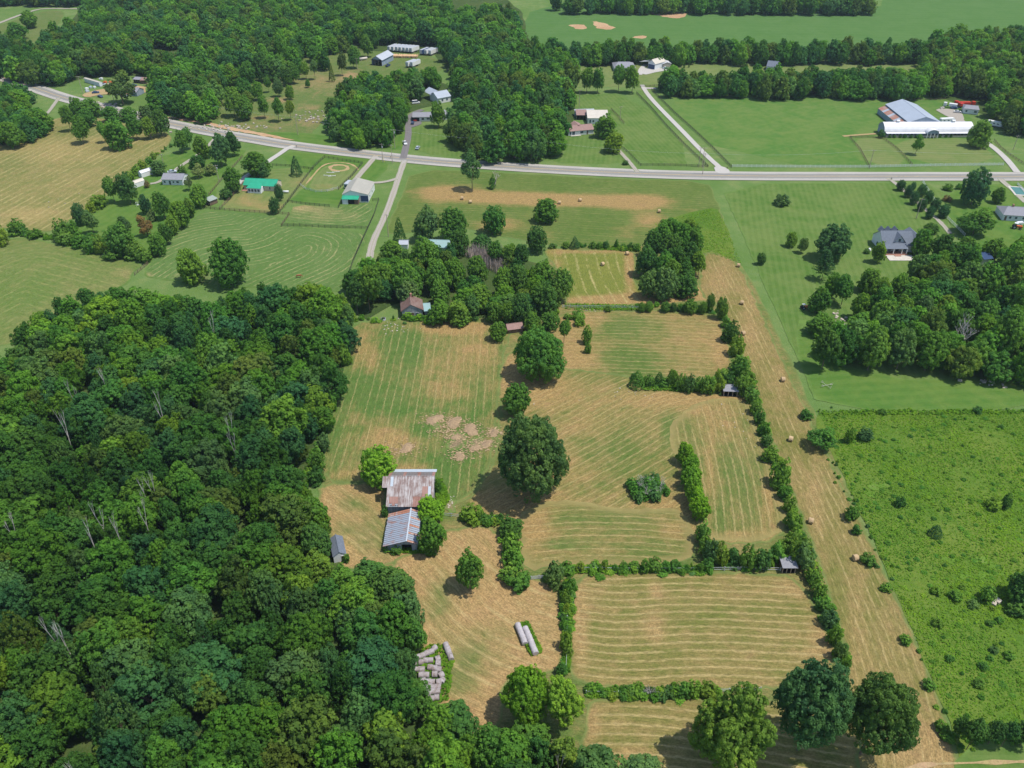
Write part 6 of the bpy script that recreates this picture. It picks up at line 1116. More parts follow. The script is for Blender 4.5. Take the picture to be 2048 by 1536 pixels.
# far house with garages
fg = bfront("gable_garage", "white garage with gable roof and two dark bays beyond the far lawn", "garage", (1299, 138), (1315, 140), 12, 4.0, 2.4, 'white', 'cream', ridge='y', wins=[('-y', -0.45, 1.6, 3.0, 3.0, 'door', 'bluepaint'), ('-y', 0.48, 1.6, 3.0, 3.0, 'door', 'bluepaint')]); fg.rotation_euler.z -= 0.32
MB().slab([(-13, -4, 2.5), (-4.4, -4, 4.2), (-4.4, 6, 4.2), (-13, 6, 2.5)], 0.12).build("wing_roof", MT['silver2'], fg)
bfront("carport_house", "low tan building with white lean roof right of the far gable garage", "garage", (1332, 136), (1345, 134), 10, 2.7, 1.0, 'tanwall', 'whiteroof', ridge='y', open_front=False).rotation_euler.z -= 0.4
bfront("dark_roof_house", "low house with wide dark grey roof above the lane trees", "house", (1228, 143), (1270, 143), 14, 2.6, 2.2, 'white', 'greyroof', hip=3.5)
bfront("blue_roof_house", "small far house with blue-grey roof in the tree belt gap", "house", (1532, 141), (1553, 143), 10, 3.0, 2.6, 'white', 'blueroof', wins=[('-y', -0.4, 1.6, 1.2, 1.2), ('-y', 0.3, 1.6, 1.2, 1.2)])
bfront("pump_box", "tiny pale shed at the left end of the far tree belt", "shed", (1160, 123), (1169, 123), 2.5, 2.2, 0.5, 'white', 'silver2')
bfront("mobile_home", "white mobile home with grey roof beside the red machinery", "house", (1925, 227), (1955, 230), 9, 3.0, 1.0, 'white', 'greyroof', hip=1.0, wins=[('-y', -0.6, 1.6, 1.0, 1.1), ('-y', 0.6, 1.6, 1.6, 1.1)])
# the long white stable
C, yaw, w = front((1769, 275.5), (1947, 275), 13); st = thing("long_stable", (C[0], C[1], 0), yaw, "very long white stable with a rounded roof and arched porch", "stable")
prof = [(-5.0, 3.0), (-4.6, 3.9), (-3.7, 5.0), (-2.4, 5.9), (-1.0, 6.5), (0, 6.75), (1.0, 6.5), (2.4, 5.9), (3.7, 5.0), (4.6, 3.9), (5.0, 3.0)]; hw = w / 2
v = []; f = []
for x in (-hw, hw):
    for y, z in prof: v.append((x, y + 0.5, z))
f = [(i, i + 1, i + 12, i + 11) for i in range(10)]
mesh_obj("roof", v + [(a, b, c - 0.14) for a, b, c in v], [tuple(q) for q in f] + [tuple(i + 22 for i in reversed(q)) for q in f] + [(i, i + 22, i + 23, i + 1) for i in range(10)] + [(i + 11, i + 12, i + 34, i + 33) for i in range(10)], MT['whiteroof'], st)
MB().box((0, 0.5, 1.55), (w - 0.6, 9.6, 3.1)).add([(-hw + .3, y + .5, z - 0.1) for y, z in prof], [tuple(range(10, -1, -1))]).add([(hw - .3, y + .5, z - 0.1) for y, z in prof], [tuple(range(11))]).build("wall", MT['bluegrey'], st)
MB().slab([(-hw + .5, -6.9, 2.35), (hw - .5, -6.9, 2.35), (hw - .5, -4.55, 2.75), (-hw + .5, -4.55, 2.75)], 0.12).build("lean_roof", MT['whiteroof'], st)
MB().box((0, -6.3, 0.5), (w - 1.4, 0.2, 1.0)).build("low_wall", MT['tanwall'], st)
for k in range(24):
    x = -hw + 1.6 + k * (w - 3.2) / 23
    if abs(x + 2) < 3.5: continue
    window(st, x, -4.31, 1.5, 1.3, 1.2, '-y')
px0 = (1861 - 1769) / (1947 - 1769) * w - hw; arc = [(px0 + 3.4 * math.cos(a), 2.6 + 2.2 * math.sin(a)) for a in [math.pi * k / 12 for k in range(13)]]
v = [(x, -8.2, z) for x, z in arc] + [(x, -4.2, z) for x, z in arc]; mesh_obj("porch_roof", v + [(a, b, c - .12) for a, b, c in v], [(i, i + 1, i + 14, i + 13) for i in range(12)] + [(i + 26, i + 39, i + 40, i + 27) for i in range(12)] + [(i, i + 26, i + 27, i + 1) for i in range(12)], MT['whiteroof'], st)
mesh_obj("porch_gable", [(x, -7.7, z - .1) for x, z in arc], [tuple(range(13))], MT['bluegrey'], st)
for q in (-3, -1, 1, 3): MB().box((px0 + q, -7.9, 1.3), (0.3, 0.3, 2.6)).build("porch_post", MT['whitepaint'], st)
for q in ((1799 - 1769) / 178 * w - hw, (1910 - 1769) / 178 * w - hw):
    c = MB().box((q, 0.5, 7.0), (1.5, 1.3, 0.9)).build("cupola", MT['whitepaint'], st); MB().slab([(q - .9, -.4, 7.45), (q + .9, -.4, 7.45), (q + .9, .5, 7.95), (q - .9, .5, 7.95)], .06).slab([(q + .9, 1.4, 7.45), (q - .9, 1.4, 7.45), (q - .9, .5, 7.95), (q + .9, .5, 7.95)], .06).build("cupola_roof", MT['whiteroof'], c)
# the arena barn
r1, r2 = G(1804.7, 199, 8.6), G(1852.4, 234.3, 8.6); d = (r1 - r2).xy; yaw = math.atan2(d.y, d.x) - math.pi / 2; mid = (r1 + r2) / 2
ar = building("arena_barn", "large riding arena barn with silver roof behind the long stable", "barn", (mid.x, mid.y), yaw, 18.5, d.length, 5.6, 3.0, 'bluegrey', 'silver', ridge='y', over=0.3, wins=[('-y', 0.4, 2.2, 5.0, 3.6, 'door', 'bluepaint')])
for k in range(12):
    y0 = -d.length / 2 + k * d.length / 12; MB().slab([(-13.4, y0 + d.length / 12 - .06, 3.2), (-13.4, y0, 3.2), (-9.5, y0, 4.9), (-9.5, y0 + d.length / 12 - .06, 4.9)], 0.08).build("lean_roof_panel", MT['silver2' if k % 3 == 0 else 'tin_rust'], ar)
MB().box((-13.2, 0, 1.6), (.12, d.length, 3.1)).build("lean_wall", MT['bluegrey'], ar)
MB().slab([(-9, -d.length / 2 - 7, 3.6), (4, -d.length / 2 - 7, 3.6), (4, -d.length / 2 - .2, 5.0), (-9, -d.length / 2 - .2, 5.0)], .1).build("front_lean_roof", MT['silver'], ar)
# the gabled blue roof house
C, yaw, w = front((1762, 505), (1823, 505), 11); gb = building("gabled_house", "big house with blue-grey gabled roof and columned rear porch on the lawn", "house", C, yaw, w, 11, 3.3, 4.0, 'white', 'blueroof', wins=[('-y', -0.5, 1.6, 1.2, 1.6), ('-y', 0.0, 1.2, 1.4, 2.2, 'door', 'glass'), ('-y', 0.5, 1.6, 1.2, 1.6), ('-x', 0, 1.6, 1.2, 1.4)])
dm = MB().add([(-1.7, -4.4, 4.2), (2.7, -4.4, 4.2), (0.5, -4.4, 7.0), (0.5, 0.4, 7.0)], [(0, 1, 2)]).build("dormer_gable", MT['white'], gb); window(dm, 0.5, -4.42, 5.0, 1.0, 1.2, '-y')
MB().slab([(-2.3, -4.9, 3.95), (0.5, -4.9, 7.2), (0.5, 1.0, 7.2)], .1).slab([(0.5, -4.9, 7.2), (3.3, -4.9, 3.95), (0.5, 1.0, 7.2)], .1).build("dormer_roof", MT['blueroof'], gb)
for k, x in enumerate((-5.0, -2.2, 0.6)): MB().slab([(x - 1.2, 3.6, 6.2), (x, 3.6, 7.95), (x, 0.2, 7.95), (x - 1.2, 0.2, 6.2)], .08).slab([(x, 3.6, 7.95), (x + 1.2, 3.6, 6.2), (x + 1.2, 0.2, 6.2), (x, 0.2, 7.95)], .08).add([(x - 1.1, 0.4, 6.2), (x + 1.1, .4, 6.2), (x, .4, 7.85)], [(0, 1, 2)]).build("back_dormer", MT['blueroof'], gb)
MB().slab([(w / 2 - 2, -3.4, 3.4), (w / 2 + 2, -3.4, 6.4), (w / 2 + 2, 6, 6.4), (w / 2 - 2, 6, 3.4)], .1).slab([(w / 2 + 2, -3.4, 6.4), (w / 2 + 6, -3.4, 3.4), (w / 2 + 6, 6, 3.4), (w / 2 + 2, 6, 6.4)], .1).build("wing_roof", MT['blueroof'], gb)
MB().box((w / 2 + 2, 1.2, 1.7), (6.8, 8.6, 3.4)).build("wing_wall", MT['brick'], gb)
MB().slab([(-w / 2, -8.4, 2.9), (w / 2 - 3.2, -8.4, 2.9), (w / 2 - 3.2, -5.2, 3.75), (-w / 2, -5.2, 3.75)], .12).build("porch_roof", MT['blueroof'], gb)
for x in (-w / 2 + .3, -2.6, 0.9, w / 2 - 3.5): MB().box((x, -8.1, 1.45), (.3, .3, 2.9)).build("porch_post", MT['whitepaint'], gb)
MB().box((-1.5, -7.0, .25), (w - 3, 3.4, .5)).build("porch_floor", MT['brick'], gb); MB().box((-1.0, -9.2, .18), (2.6, 1.4, .36)).build("steps", MT['brick'], gb)
MB().box((-0.4, -11.0, .12), (11, 5.0, .16)).build("patio", MT['concrete'], gb)
p = G(1729 + 10, 506); 
bfront("grey_roof_house", "pale house with grey hipped roof at the right edge", "house", (2003, 441), (2062, 445), 10, 2.8, 2.0, 'white', 'greyroof', hip=2.5, wins=[('-y', -0.8, 1.1, 0.9, 2.0, 'door'), ('-y', -0.5, 1.6, 0.9, 1.0), ('-y', -0.1, 1.6, 0.9, 1.0), ('-y', 0.4, 1.6, 0.9, 1.0)], chimney=(-1.5, 0))
bfront("hidden_house", "dark roofed outbuilding showing through the east woodlot", "house", (1963, 532), (1980, 530), 6, 3.0, 1.2, 'white', 'bluepaint')
bfront("small_house", "small grey house behind the trees of the cluttered yard", "house", (260, 192), (275, 193), 8, 2.6, 1.6, 'bluegrey', 'greyroof')
bfront("long_trailer_home", "old long trailer with tan and blue roof in the cluttered yard", "trailer", (193, 175), (199, 174), 19, 2.6, 0.3, 'white', 'tanroof' if 'tanroof' in MT else 'cream', ridge='y', over=0.05).rotation_euler.z += 0.25
bfront("brown_shed", "small brown roofed shed at the back of the cluttered yard", "shed", (283, 168), (293, 168), 6, 2.4, 1.0, 'brownwood', 'pinkroof')
bfront("dark_shed", "dark open shed at the back of the cluttered yard", "shed", (268, 166), (281, 167), 6, 2.4, 0.8, 'brownwood', 'greyroof', open_front=True)

# ------------------------------------------------------------------ trailers, vehicles, machines
def wheel(parent, x, y, r=0.34, w=0.24, n=12):
    o = MB().tube((0, -w / 2, 0), (0, w / 2, 0), r, n=n).build("wheel", MT['black'], parent); o.location = (x, y, r); MB().tube((0, -w / 2 - .01, 0), (0, w / 2 + .01, 0), r * .5, n=8).build("rim", MT['metal'], o); return o
def semitrailer(px, py, yaw, label, body='whitepaint', Lh=10.5, H=2.8, group=None, top='silver2'):
    p = G(px, py); t = thing("semi_trailer", (p.x, p.y, 0), yaw, label, "trailer", group)
    MB().box((Lh / 2, 0, 1.15 + H / 2), (Lh, 2.3, H)).build("box_body", MT[body], t); MB().box((Lh / 2, 0, 1.17 + H), (Lh - .1, 2.2, 0.05)).build("roof", MT[top], t)
    MB().box((-0.04, 0, 1.15 + H / 2), (.08, 2.1, H - .2)).build("rear_door", MT['silver2'], t); MB().box((Lh / 2, 0, 1.0), (Lh - 1, 1.0, .25)).build("chassis", MT['metal'], t)
    for x in (1.4, 2.7):
        for y in (-1.0, 1.0): wheel(t, x, y, .5, .4)
    for y in (-.8, .8): MB().box((Lh - 2.5, y, .5), (.15, .15, 1.0)).build("landing_leg", MT['metal'], t)
    return t
yw = math.radians(62)
for k, x in enumerate((777.5, 785, 793, 800, 807.5, 814.5, 821.5)):
    semitrailer(x, 104 + k * 0.55, yw, ["leftmost white box trailer of the row of seven", "second from left of the seven white box trailers", "third from left of the seven white box trailers", "middle one of the seven white box trailers", "fifth from left of the seven white box trailers", "sixth from left of the seven white box trailers", "rightmost of the seven white box trailers"][k], group="white box trailers parked in rows")
for x, y, lab, b in ((842, 111, "dark fronted box trailer left of the row of three", 'bluepaint'), (851, 111.5, "middle white box trailer of the row of three", 'whitepaint'), (859.5, 112, "right white box trailer of the row of three", 'whitepaint')): semitrailer(x, y, yw, lab, b, group="white box trailers parked in rows")
for x, y, lab in ((814, 136, "left of the two white trailers near the pole barn"), (823, 136, "right of the two white trailers near the pole barn")): semitrailer(x, y, yw, lab, group="white box trailers parked in rows")
def car(px, py, yaw, paint, label, kind="car", name="parked_car"):
    p = G(px, py); t = thing(name, (p.x, p.y, 0.2), yaw, label, kind); w = 0.88
    if kind == "pickup": pr = [(-2.7, .45), (-2.7, 1.05), (-0.6, 1.05), (1.3, 1.08), (2.6, .95), (2.75, .5)]; cb = [(-0.65, 1.05), (-0.45, 1.75), (0.75, 1.75), (1.45, 1.08)]
    elif kind == "van": pr = [(-2.6, .45), (-2.6, 1.3), (1.6, 1.3), (2.4, 1.05), (2.6, .5)]; cb = [(-2.55, 1.3), (-2.45, 2.2), (1.0, 2.2), (1.7, 1.3)]
    else: pr = [(-2.25, .4), (-2.25, .95), (-1.3, 1.0), (1.0, .98), (2.1, .8), (2.25, .42)]; cb = [(-1.75, .98), (-1.1, 1.45), (0.3, 1.45), (1.1, .98)]
    def ext(pts, w0, w1, nm, m):
        zt = max(z for _, z in pts); zb = min(z for _, z in pts); v = []
        for s in (-1, 1):
            for x, z in pts: v.append((x, s * (w0 + (w1 - w0) * (z - zb) / (zt - zb)), z))
        k = len(pts); return mesh_obj(nm, v, [tuple(range(k)), tuple(range(2 * k - 1, k - 1, -1))] + [(i, i + k, (i + 1) % k + k, (i + 1) % k) for i in range(k)], MT[m], t)
    ext(pr, w, w * .95, "body", paint); g = ext(cb, w * .93, w * .72, "cabin_glass", 'glass'); xs = [a for a, b in cb[1:3]]; MB().box((sum(xs) / 2, 0, cb[1][1] + .02), (abs(xs[1] - xs[0]) * .96, w * 1.4, .05)).build("roof", MT[paint], t)
    if kind == "pickup": MB().box((-1.7, 0, 1.07), (1.8, 1.35, .04)).build("cargo_bed", MT['dark'], t)
    for x in (-1.45, 1.45):
        for y in (-w + .1, w - .1): wheel(t, x, y)
    for y in (-.6, .6): MB().box((pr[-1][0] - .05, y, .72), (.06, .3, .16)).build("headlight", MT['white'], t)
    return t
car(810, 288.5, math.radians(-72), 'whitepaint', "white pickup with red toolbox parked at the foot of the asphalt drive", "pickup", "pickup_truck")
car(835.5, 298, math.radians(82), 'silverpaint', "silver car parked on the striped lawn by the asphalt drive")
car(825.5, 248, math.radians(88), 'bluepaint', "dark car parked beside the carport of the low house")
car(345, 346, math.radians(20), 'silverpaint', "pale blue car parked behind the white house")
car(832, 208, math.radians(20), 'whitepaint', "white van parked in the wooded yard", "van", "van")
car(201, 195, math.radians(-35), 'bluepaint', "dark blue car parked on grass by the cluttered yard"); car(192, 187, math.radians(20), 'bluepaint', "small dark car at the entrance of the cluttered yard")
car(242, 190, 0.1, 'silverpaint', "pale blue car under the wide pale tree"); car(268, 173, 0.2, 'bluepaint', "blue car in the upper right of the cluttered yard"); car(206, 171, 0.7, 'silverpaint', "pale car beside the orange heap")
car(250, 194, 0.2, 'silverpaint', "silver car beside the small grey house"); car(1331, 138, 0.35, 'silverpaint', "pale car parked beside the far tan building")
car(1915, 226, -0.2, 'whitepaint', "white car parked beside the mobile home"); car(1908, 218, 0.1, 'bluepaint', "dark car between the machinery and the mobile home"); car(776, 133, 1.2, 'bluepaint', "dark pickup beside the open pole barn", "pickup", "pickup_truck")
def camper(px, py, yaw, label, L_=8.0):
    p = G(px, py); t = thing("camper_trailer", (p.x, p.y, 0), yaw, label, "camper"); h = L_ / 2
    v = [(x, y, z) for y in (-1.2, 1.2) for x, z in ((-h, .6), (-h, 2.7), (-h + .4, 3.0), (h - .9, 3.0), (h, 2.0), (h, .7))]; mesh_obj("body", v, [tuple(range(6)), tuple(range(11, 5, -1))] + [(i, i + 6, (i + 1) % 6 + 6, (i + 1) % 6) for i in range(6)], MT['whitepaint'], t)
    for x in (-h * .6, 0, h * .5): window(t, x, -1.2, 2.0, 1.0, .6, '-y')
    wheel(t, -.5, -1.05); wheel(t, .5, -1.05); wheel(t, -.5, 1.05); wheel(t, .5, 1.05); MB().box((h + .6, 0, .5), (1.2, .15, .12)).build("hitch", MT['metal'], t)
camper(1893, 246.5, 0.15, "white camper parked behind the long stable", 9.0); camper(1987, 253, -0.75, "white camper parked under the trees right of the stable", 8.5)
p = G(693, 378); t = thing("horse_trailer", (p.x, p.y, 0), math.radians(75), "white horse trailer parked beside the riding ring", "trailer")
MB().box((2.4, 0, 1.55), (5.2, 2.2, 2.1)).build("body", MT['whitepaint'], t); MB().box((-.23, 0, 1.5), (.06, 1.8, 1.2)).build("rear_gate", MT['glass'], t); wheel(t, 1.8, -1.0); wheel(t, 2.8, -1.0); wheel(t, 1.8, 1.0); wheel(t, 2.8, 1.0); MB().box((2.4, 0, 2.62), (5.1, 2.1, .05)).build("roof", MT['silver2'], t)
def tractor(px, py, yaw, label, paint='orange', sc=1.0, cat="tractor", name="tractor"):
    p = G(px, py); t = thing(name, (p.x, p.y, 0), yaw, label, cat); t.scale = (sc,) * 3
    MB().box((.8, 0, 1.0), (1.9, .8, .7)).build("hood", MT[paint], t); MB().box((-.5, 0, .85), (1.2, .9, .4)).build("frame", MT['dark'], t); MB().box((-.6, 0, 1.3), (.5, .6, .5)).build("seat", MT['black'], t)
    MB().box((-.5, 0, 2.2), (1.2, 1.1, .06)).build("canopy", MT['white'], t); MB().box((-1.0, .5, 1.6), (.07, .07, 1.2)).box((-1.0, -.5, 1.6), (.07, .07, 1.2)).build("canopy_post", MT['metal'], t)
    for y in (-.75, .75): wheel(t, -.8, y, .72, .36); wheel(t, 1.2, y, .42, .26)
tractor(1608, 618, 0.3, "orange riding mower on the eastern lawn by the trees", sc=0.9, cat="mower", name="riding_mower"); tractor(2032, 458, -0.4, "red-orange tractor on the lawn near the right edge", sc=1.2); tractor(34, 277, 0.2, "orange digger under the tree at the left edge", sc=1.5, cat="digger", name="digger")
p = G(2038, 450.5); t = thing("flat_trailer", (p.x, p.y, 0), 0.1, "small white trailer on the lawn near the right edge", "trailer"); MB().box((0, 0, 1.0), (2.8, 1.4, 1.0)).build("body", MT['whitepaint'], t); wheel(t, 0, -.75); wheel(t, 0, .75)
def truck(px, py, yaw, paint, label, Lb=6.0):
    p = G(px, py); t = thing("truck", (p.x, p.y, 0), yaw, label, "truck"); MB().box((Lb / 2 - .2, 0, 2.0), (1.8, 2.2, 1.9)).build("cab", MT[paint], t); MB().box((Lb / 2 - 2.9 + .6, 0, 1.1), (Lb, 1.2, .3)).build("chassis", MT['dark'], t)
    MB().box((-1.2, 0, 2.0), (Lb - 2.4, 2.4, 1.6)).build("bed", MT[paint], t); MB().box((Lb / 2 + .71, 0, 2.4), (.04, 1.8, .8)).build("windscreen", MT['glass'], t)
    for x in (-Lb / 2 + .8, -Lb / 2 + 2.0, Lb / 2 - .2):
        for y in (-1.0, 1.0): wheel(t, x, y, .5, .35)
truck(1930, 213, 0.05, 'red', "long red truck parked above the mobile home", 10); truck(1900, 216, 2.6, 'whitepaint', "white dump truck left of the red truck", 7); truck(1917, 214, 1.8, 'red', "short red truck beside the white dump truck", 6)
# clutter in the yard by the highway
for k, (x, y, m_, lab) in enumerate([(174, 179, 'whitepaint', "small white boat on the verge of the cluttered yard"), (190, 176, 'white', "white crate beside the long trailer"), (211, 166, 'orange', "orange heap of scrap in the cluttered yard"), (222, 166, 'orange', "orange tarp heap under the wide pale tree"), (218, 171, 'tanwall', "tan mound beside the dirt track"),
                                     (182, 176, 'silverpaint', "pale blue sheet lying by the trailer"), (203, 159, 'white', "pale stump-like block at the yard back"), (175, 184, 'silverpaint', "pale blue boat hull on the verge"), (276, 178, 'cream', "cream tub beside the small grey house"), (1884, 218, 'concrete', "stack of pale blocks left of the dump truck")]):
    q = G(x, y); t = thing("scrap_heap" if m_ in ('orange', 'tanwall') else "crate", (q.x, q.y, 0), R.uniform(0, 3), lab, "clutter")
    MB().box((0, 0, .5), (2.2, 1.4, 1.0)).box((.7, .6, .3), (1.2, 1.0, .6), .4).build("body", MT[m_], t); MB().box((-.3, 0, 1.1), (1.2, .9, .25), .5).build("top", MT[m_], t)
# tanks, logs, stones
p = G(727, 120.5); t = thing("fuel_tank", (p.x, p.y, 0), 0.6, "tan cylinder tank lying by the slender pasture tree", "tank"); MB().tube((-3, 0, 1.1), (3, 0, 1.1), .9, n=14).build("tank_body", MT['cream'], t, True); MB().box((-2, 0, .3), (.3, 1.4, .6)).box((2, 0, .3), (.3, 1.4, .6)).build("cradle", MT['concrete'], t)
p = G(806, 114); t = thing("log_pile", (p.x, p.y, 0), -0.06, "long pile of tan logs below the white trailers", "log pile")
for k in range(66):
    x = -11 + (k % 33) * .68; o = MB().tube((x, -3 + R.uniform(-.6, .6), .4 + .7 * (k // 33)), (x + R.uniform(-.4, .4), 3 + R.uniform(-.6, .6), .4 + .7 * (k // 33)), .36, .3, n=7).build("log", simple("log_wood", (0.55, 0.36, 0.20), 0.9) if k == 0 else LOGM, t)
    LOGM = o.data.materials[0]
# round bales
def bale_mesh(name, m, r=0.78, w=1.25, n=20):
    v = []; f = []; g = random.Random(len(name))
    for k, (x, q) in enumerate(((-.5, .0), (-.5, .55), (-.49, .93), (-.44, 1.0), (-.2, 1.02), (.0, 1.0), (.2, 1.02), (.44, 1.0), (.49, .93), (.5, .55), (.5, .0))):
        for i in range(n): a = 6.2832 * i / n; rr = r * q * (1 + g.uniform(-.03, .03)); v.append((x * w, rr * math.cos(a), r + rr * math.sin(a) * (0.97 if math.sin(a) > 0 else 1)))
    for k in range(10):
        for i in range(n): f.append((k * n + i, k * n + (i + 1) % n, (k + 1) * n + (i + 1) % n, (k + 1) * n + i))
    me = bpy.data.meshes.new(name); me.from_pydata(v, [], f); me.materials.append(m); me.update(); return me
M_BALE = rust_mat("bale_hay", (0.50, 0.36, 0.20), (0.33, 0.22, 0.12), 0.8, 0.4, 0.65, 0.95, (3, 3, 3)); M_WRAP = rust_mat("grey_bale_wrap", (0.40, 0.37, 0.38), (0.26, 0.22, 0.21), 0.8, 0.45, 0.7, 0.7, (2, 2, 2)); M_WOLD = rust_mat("old_bale_wrap", (0.35, 0.32, 0.33), (0.22, 0.16, 0.13), 0.9, 0.40, 0.65, 0.8, (2, 2, 2))
BM = bale_mesh("bale_roll", M_BALE); BW = bale_mesh("wrapped_roll", M_WRAP, .70, 1.25); BO = bale_mesh("old_roll", M_WOLD, .66, 1.15)
def bale(px, py, yaw, me, label, group, name="round_bale"):
    p = G(px, py + 3); o = bpy.data.objects.new(name, me); link(o); o.location = (p.x, p.y, .1); o.rotation_euler = (0, 0, yaw); tag(o, label, "hay bale", group); return o
BL = ["bale at the left end of the tan band of the upper field", "second bale of the upper tan band, just right of the first", "bale in the tan band right of the low wide tree", "bale in the middle of the tan band of the upper field", "bale near the right end of the upper tan band",
      "bale at the top right corner of the square hay plot", "bale in the middle of the square hay plot", "highest bale on the mown strip", "bale on the mown strip right of the oval clump", "bale on the mown strip beside the third hay plot", "bale on the mown strip above the rough pasture",
      "bale on the mown strip opposite the short tall hedge", "bale on the mown strip right of the small round hedge bush", "lowest bale on the mown strip"]
for k, (x, y) in enumerate([(924.5, 396.5), (940.7, 403.5), (1119, 405), (1160, 400), (1318, 422.5), (1254, 507), (1205, 528.5), (1476.5, 531), (1483.5, 606), (1485.5, 667.5), (1565, 760), (1580.5, 879), (1620.5, 1043), (1709.5, 1117)]):
    bale(x, y, R.uniform(-.4, .4) + (0.0 if k > 6 else 0.2), BM, BL[k], "round hay bales left on the fields")
def brow(p0, p1, n, lab, grp, me=BW):
    a, b = G(*p0), G(*p1); yaw = math.atan2((b - a).y, (b - a).x)
    for k in range(n):
        q = a.lerp(b, k / (n - 1)); o = bpy.data.objects.new("wrapped_bale", me); link(o); o.location = (q.x + R.uniform(-.05, .05), q.y + R.uniform(-.05, .05), .1); o.rotation_euler = (0, 0, yaw + R.uniform(-.05, .05)); s = R.uniform(.96, 1.03); o.scale = (s, s, s); tag(o, lab + ", %s from the top" % ORD[k], "hay bale", grp)
brow((1036.5, 1256), (1048.5, 1288), 5, "grey wrapped bale in the short left row", "grey wrapped bales in the short left row")
brow((1051.5, 1263), (1069.5, 1307), 6, "grey wrapped bale in the long right row", "grey wrapped bales in the long right row")
brow((892.5, 1295), (902, 1319), 4, "old bale in the row right of the cluster", "old bales in the short row beside the cluster", BO)
zc_ = [(1298, 652, .5), (1335, 637, .5), (1370, 620, .5), (1405, 607, .5), (1430, 580, .9), (1270, 702, .2), (1322, 693, .1), (1360, 680, 0), (1400, 677, 0), (1455, 665, .5), (1460, 703, 0), (1262, 752, .8), (1297, 748, 0), (1332, 750, 0), (1395, 735, -.1), (1430, 742, -.1), (1465, 750, -.1),
      (1325, 795, 0), (1367, 795, 0), (1432, 790, 0), (1482, 797, .7), (1340, 845, .3), (1380, 850, 0), (1415, 850, 0), (1465, 852, .2), (1490, 840, 1.4), (1362, 895, .1), (1390, 890, 0), (1430, 893, .1), (1462, 888, 0), (1345, 930, .1), (1380, 938, .1), (1412, 928, .1), (1455, 925, .1), (1368, 988, .1), (1408, 982, .05), (1447, 975, .05)]
for x, y, a in zc_:
    o = bale(512 + x / 4, 1152 + y / 4, a * 0.9, BO, "grey weathered bale in the crowded cluster at the forest edge", "old grey bales crowded at the forest edge", "old_bale"); s = R.uniform(.9, 1.05); o.scale = (s, s, s)
# hay mounds
def mound_mesh(seed):
    g = random.Random(seed); v = [(0, 0, .55)]; f = []; n = 22
    for k, (q, z) in enumerate(((.25, .5), (.5, .38), (.75, .2), (1.0, .0))):
        for i in range(n): a = 6.2832 * i / n; rr = q * (1 + g.uniform(-.10, .10) + .22 * math.sin(a * 2 + seed) + .12 * math.sin(a * 3 + seed * 2)); v.append((rr * math.cos(a), rr * math.sin(a), max(0, z + g.uniform(-.05, .09)) if k < 3 else 0))
    f += [(0, 1 + i, 1 + (i + 1) % n) for i in range(n)]
    for k in range(3):
        for i in range(n): f.append((1 + k * n + i, 1 + (k + 1) * n + i, 1 + (k + 1) * n + (i + 1) % n, 1 + k * n + (i + 1) % n))
    me = bpy.data.meshes.new("mound"); me.from_pydata(v, [], f); me.materials.append(M_MOUND); me.update(); return me
M_MOUND = rust_mat("old_straw", (0.34, 0.235, 0.135), (0.22, 0.155, 0.09), 0.8, 0.35, 0.65, 0.95, (2, 2, 2)); MM = [mound_mesh(k) for k in range(3)]
for k, (x, y, r_, lab) in enumerate([(1430, 285, 3.0, "largest straw mound with a dark earth apron, upper left"), (1585, 310, 3.0, "straw mound right of the largest one"), (1720, 365, 3.0, "straw mound third from the left in the upper arc"), (1600, 430, 1.8, "small straw mound below the upper arc"), (1205, 515, 2.4, "lone straw mound left of the others above the barn"),
                              (1632, 580, 2.1, "lowest straw mound near the big dark oak"), (1755, 512, 1.9, "straw mound left of the pair near the big oak"), (1840, 482, 2.2, "straw mound right of the pair near the big oak"), (1900, 392, 1.9, "pale straw mound nearest the big dark oak")]):
    p = G(512 + x / 4, 768 + y / 4); o = bpy.data.objects.new("straw_mound", MM[k % 3]); link(o); o.location = (p.x, p.y, 0.1); o.scale = (r_ * .85, r_ * .8, r_ * .3); o.rotation_euler = (0, 0, k); tag(o, lab, "mound", "old straw mounds in the field")
# brush pile and stones
p = G(1652, 773); t = thing("brush_pile", (p.x, p.y, 0), 0.3, "grey pile of cut branches on the green lawn strip", "brush pile")
for k in range(4): o = bpy.data.objects.new("branches", DEAD[k % 3]); link(o); o.parent = t; o.rotation_euler = (1.4, 0, k * 1.6); o.location = (0, 0, .4); o.scale = (1.8, 1.8, 2.0)
def stones(cx, cy, n, rx, ry, label, size=(.3, .8), m='stone'):
    mb = MB()
    for k in range(n):
        q = G(cx + R.gauss(0, rx), cy + R.gauss(0, ry)); s = R.uniform(*size); mb.box((q.x, q.y, s * .2 + .1), (s, s * R.uniform(.5, 1), s * .45), R.uniform(0, 3), M=Matrix.Rotation(R.uniform(0, 3), 4, 'Z') @ Matrix.Rotation(R.uniform(-.3, .3), 4, 'X'))
    tag(mb.build("stones", MT[m]), label, "stones", kind="stuff")
stones(795, 655, 26, 18, 6, "pale limestone pieces strewn on the grass before the old house", (.2, .6)); stones(640, 236, 60, 26, 9, "pale rock outcrop pieces in the cattle pasture", (.4, 1.5)); stones(1678, 640, 20, 10, 7, "pale stones in the gap of the eastern trees", (.4, 1.2)); stones(1995, 770, 16, 40, 4, "pale stones on the green lawn strip", (.4, 1.4))
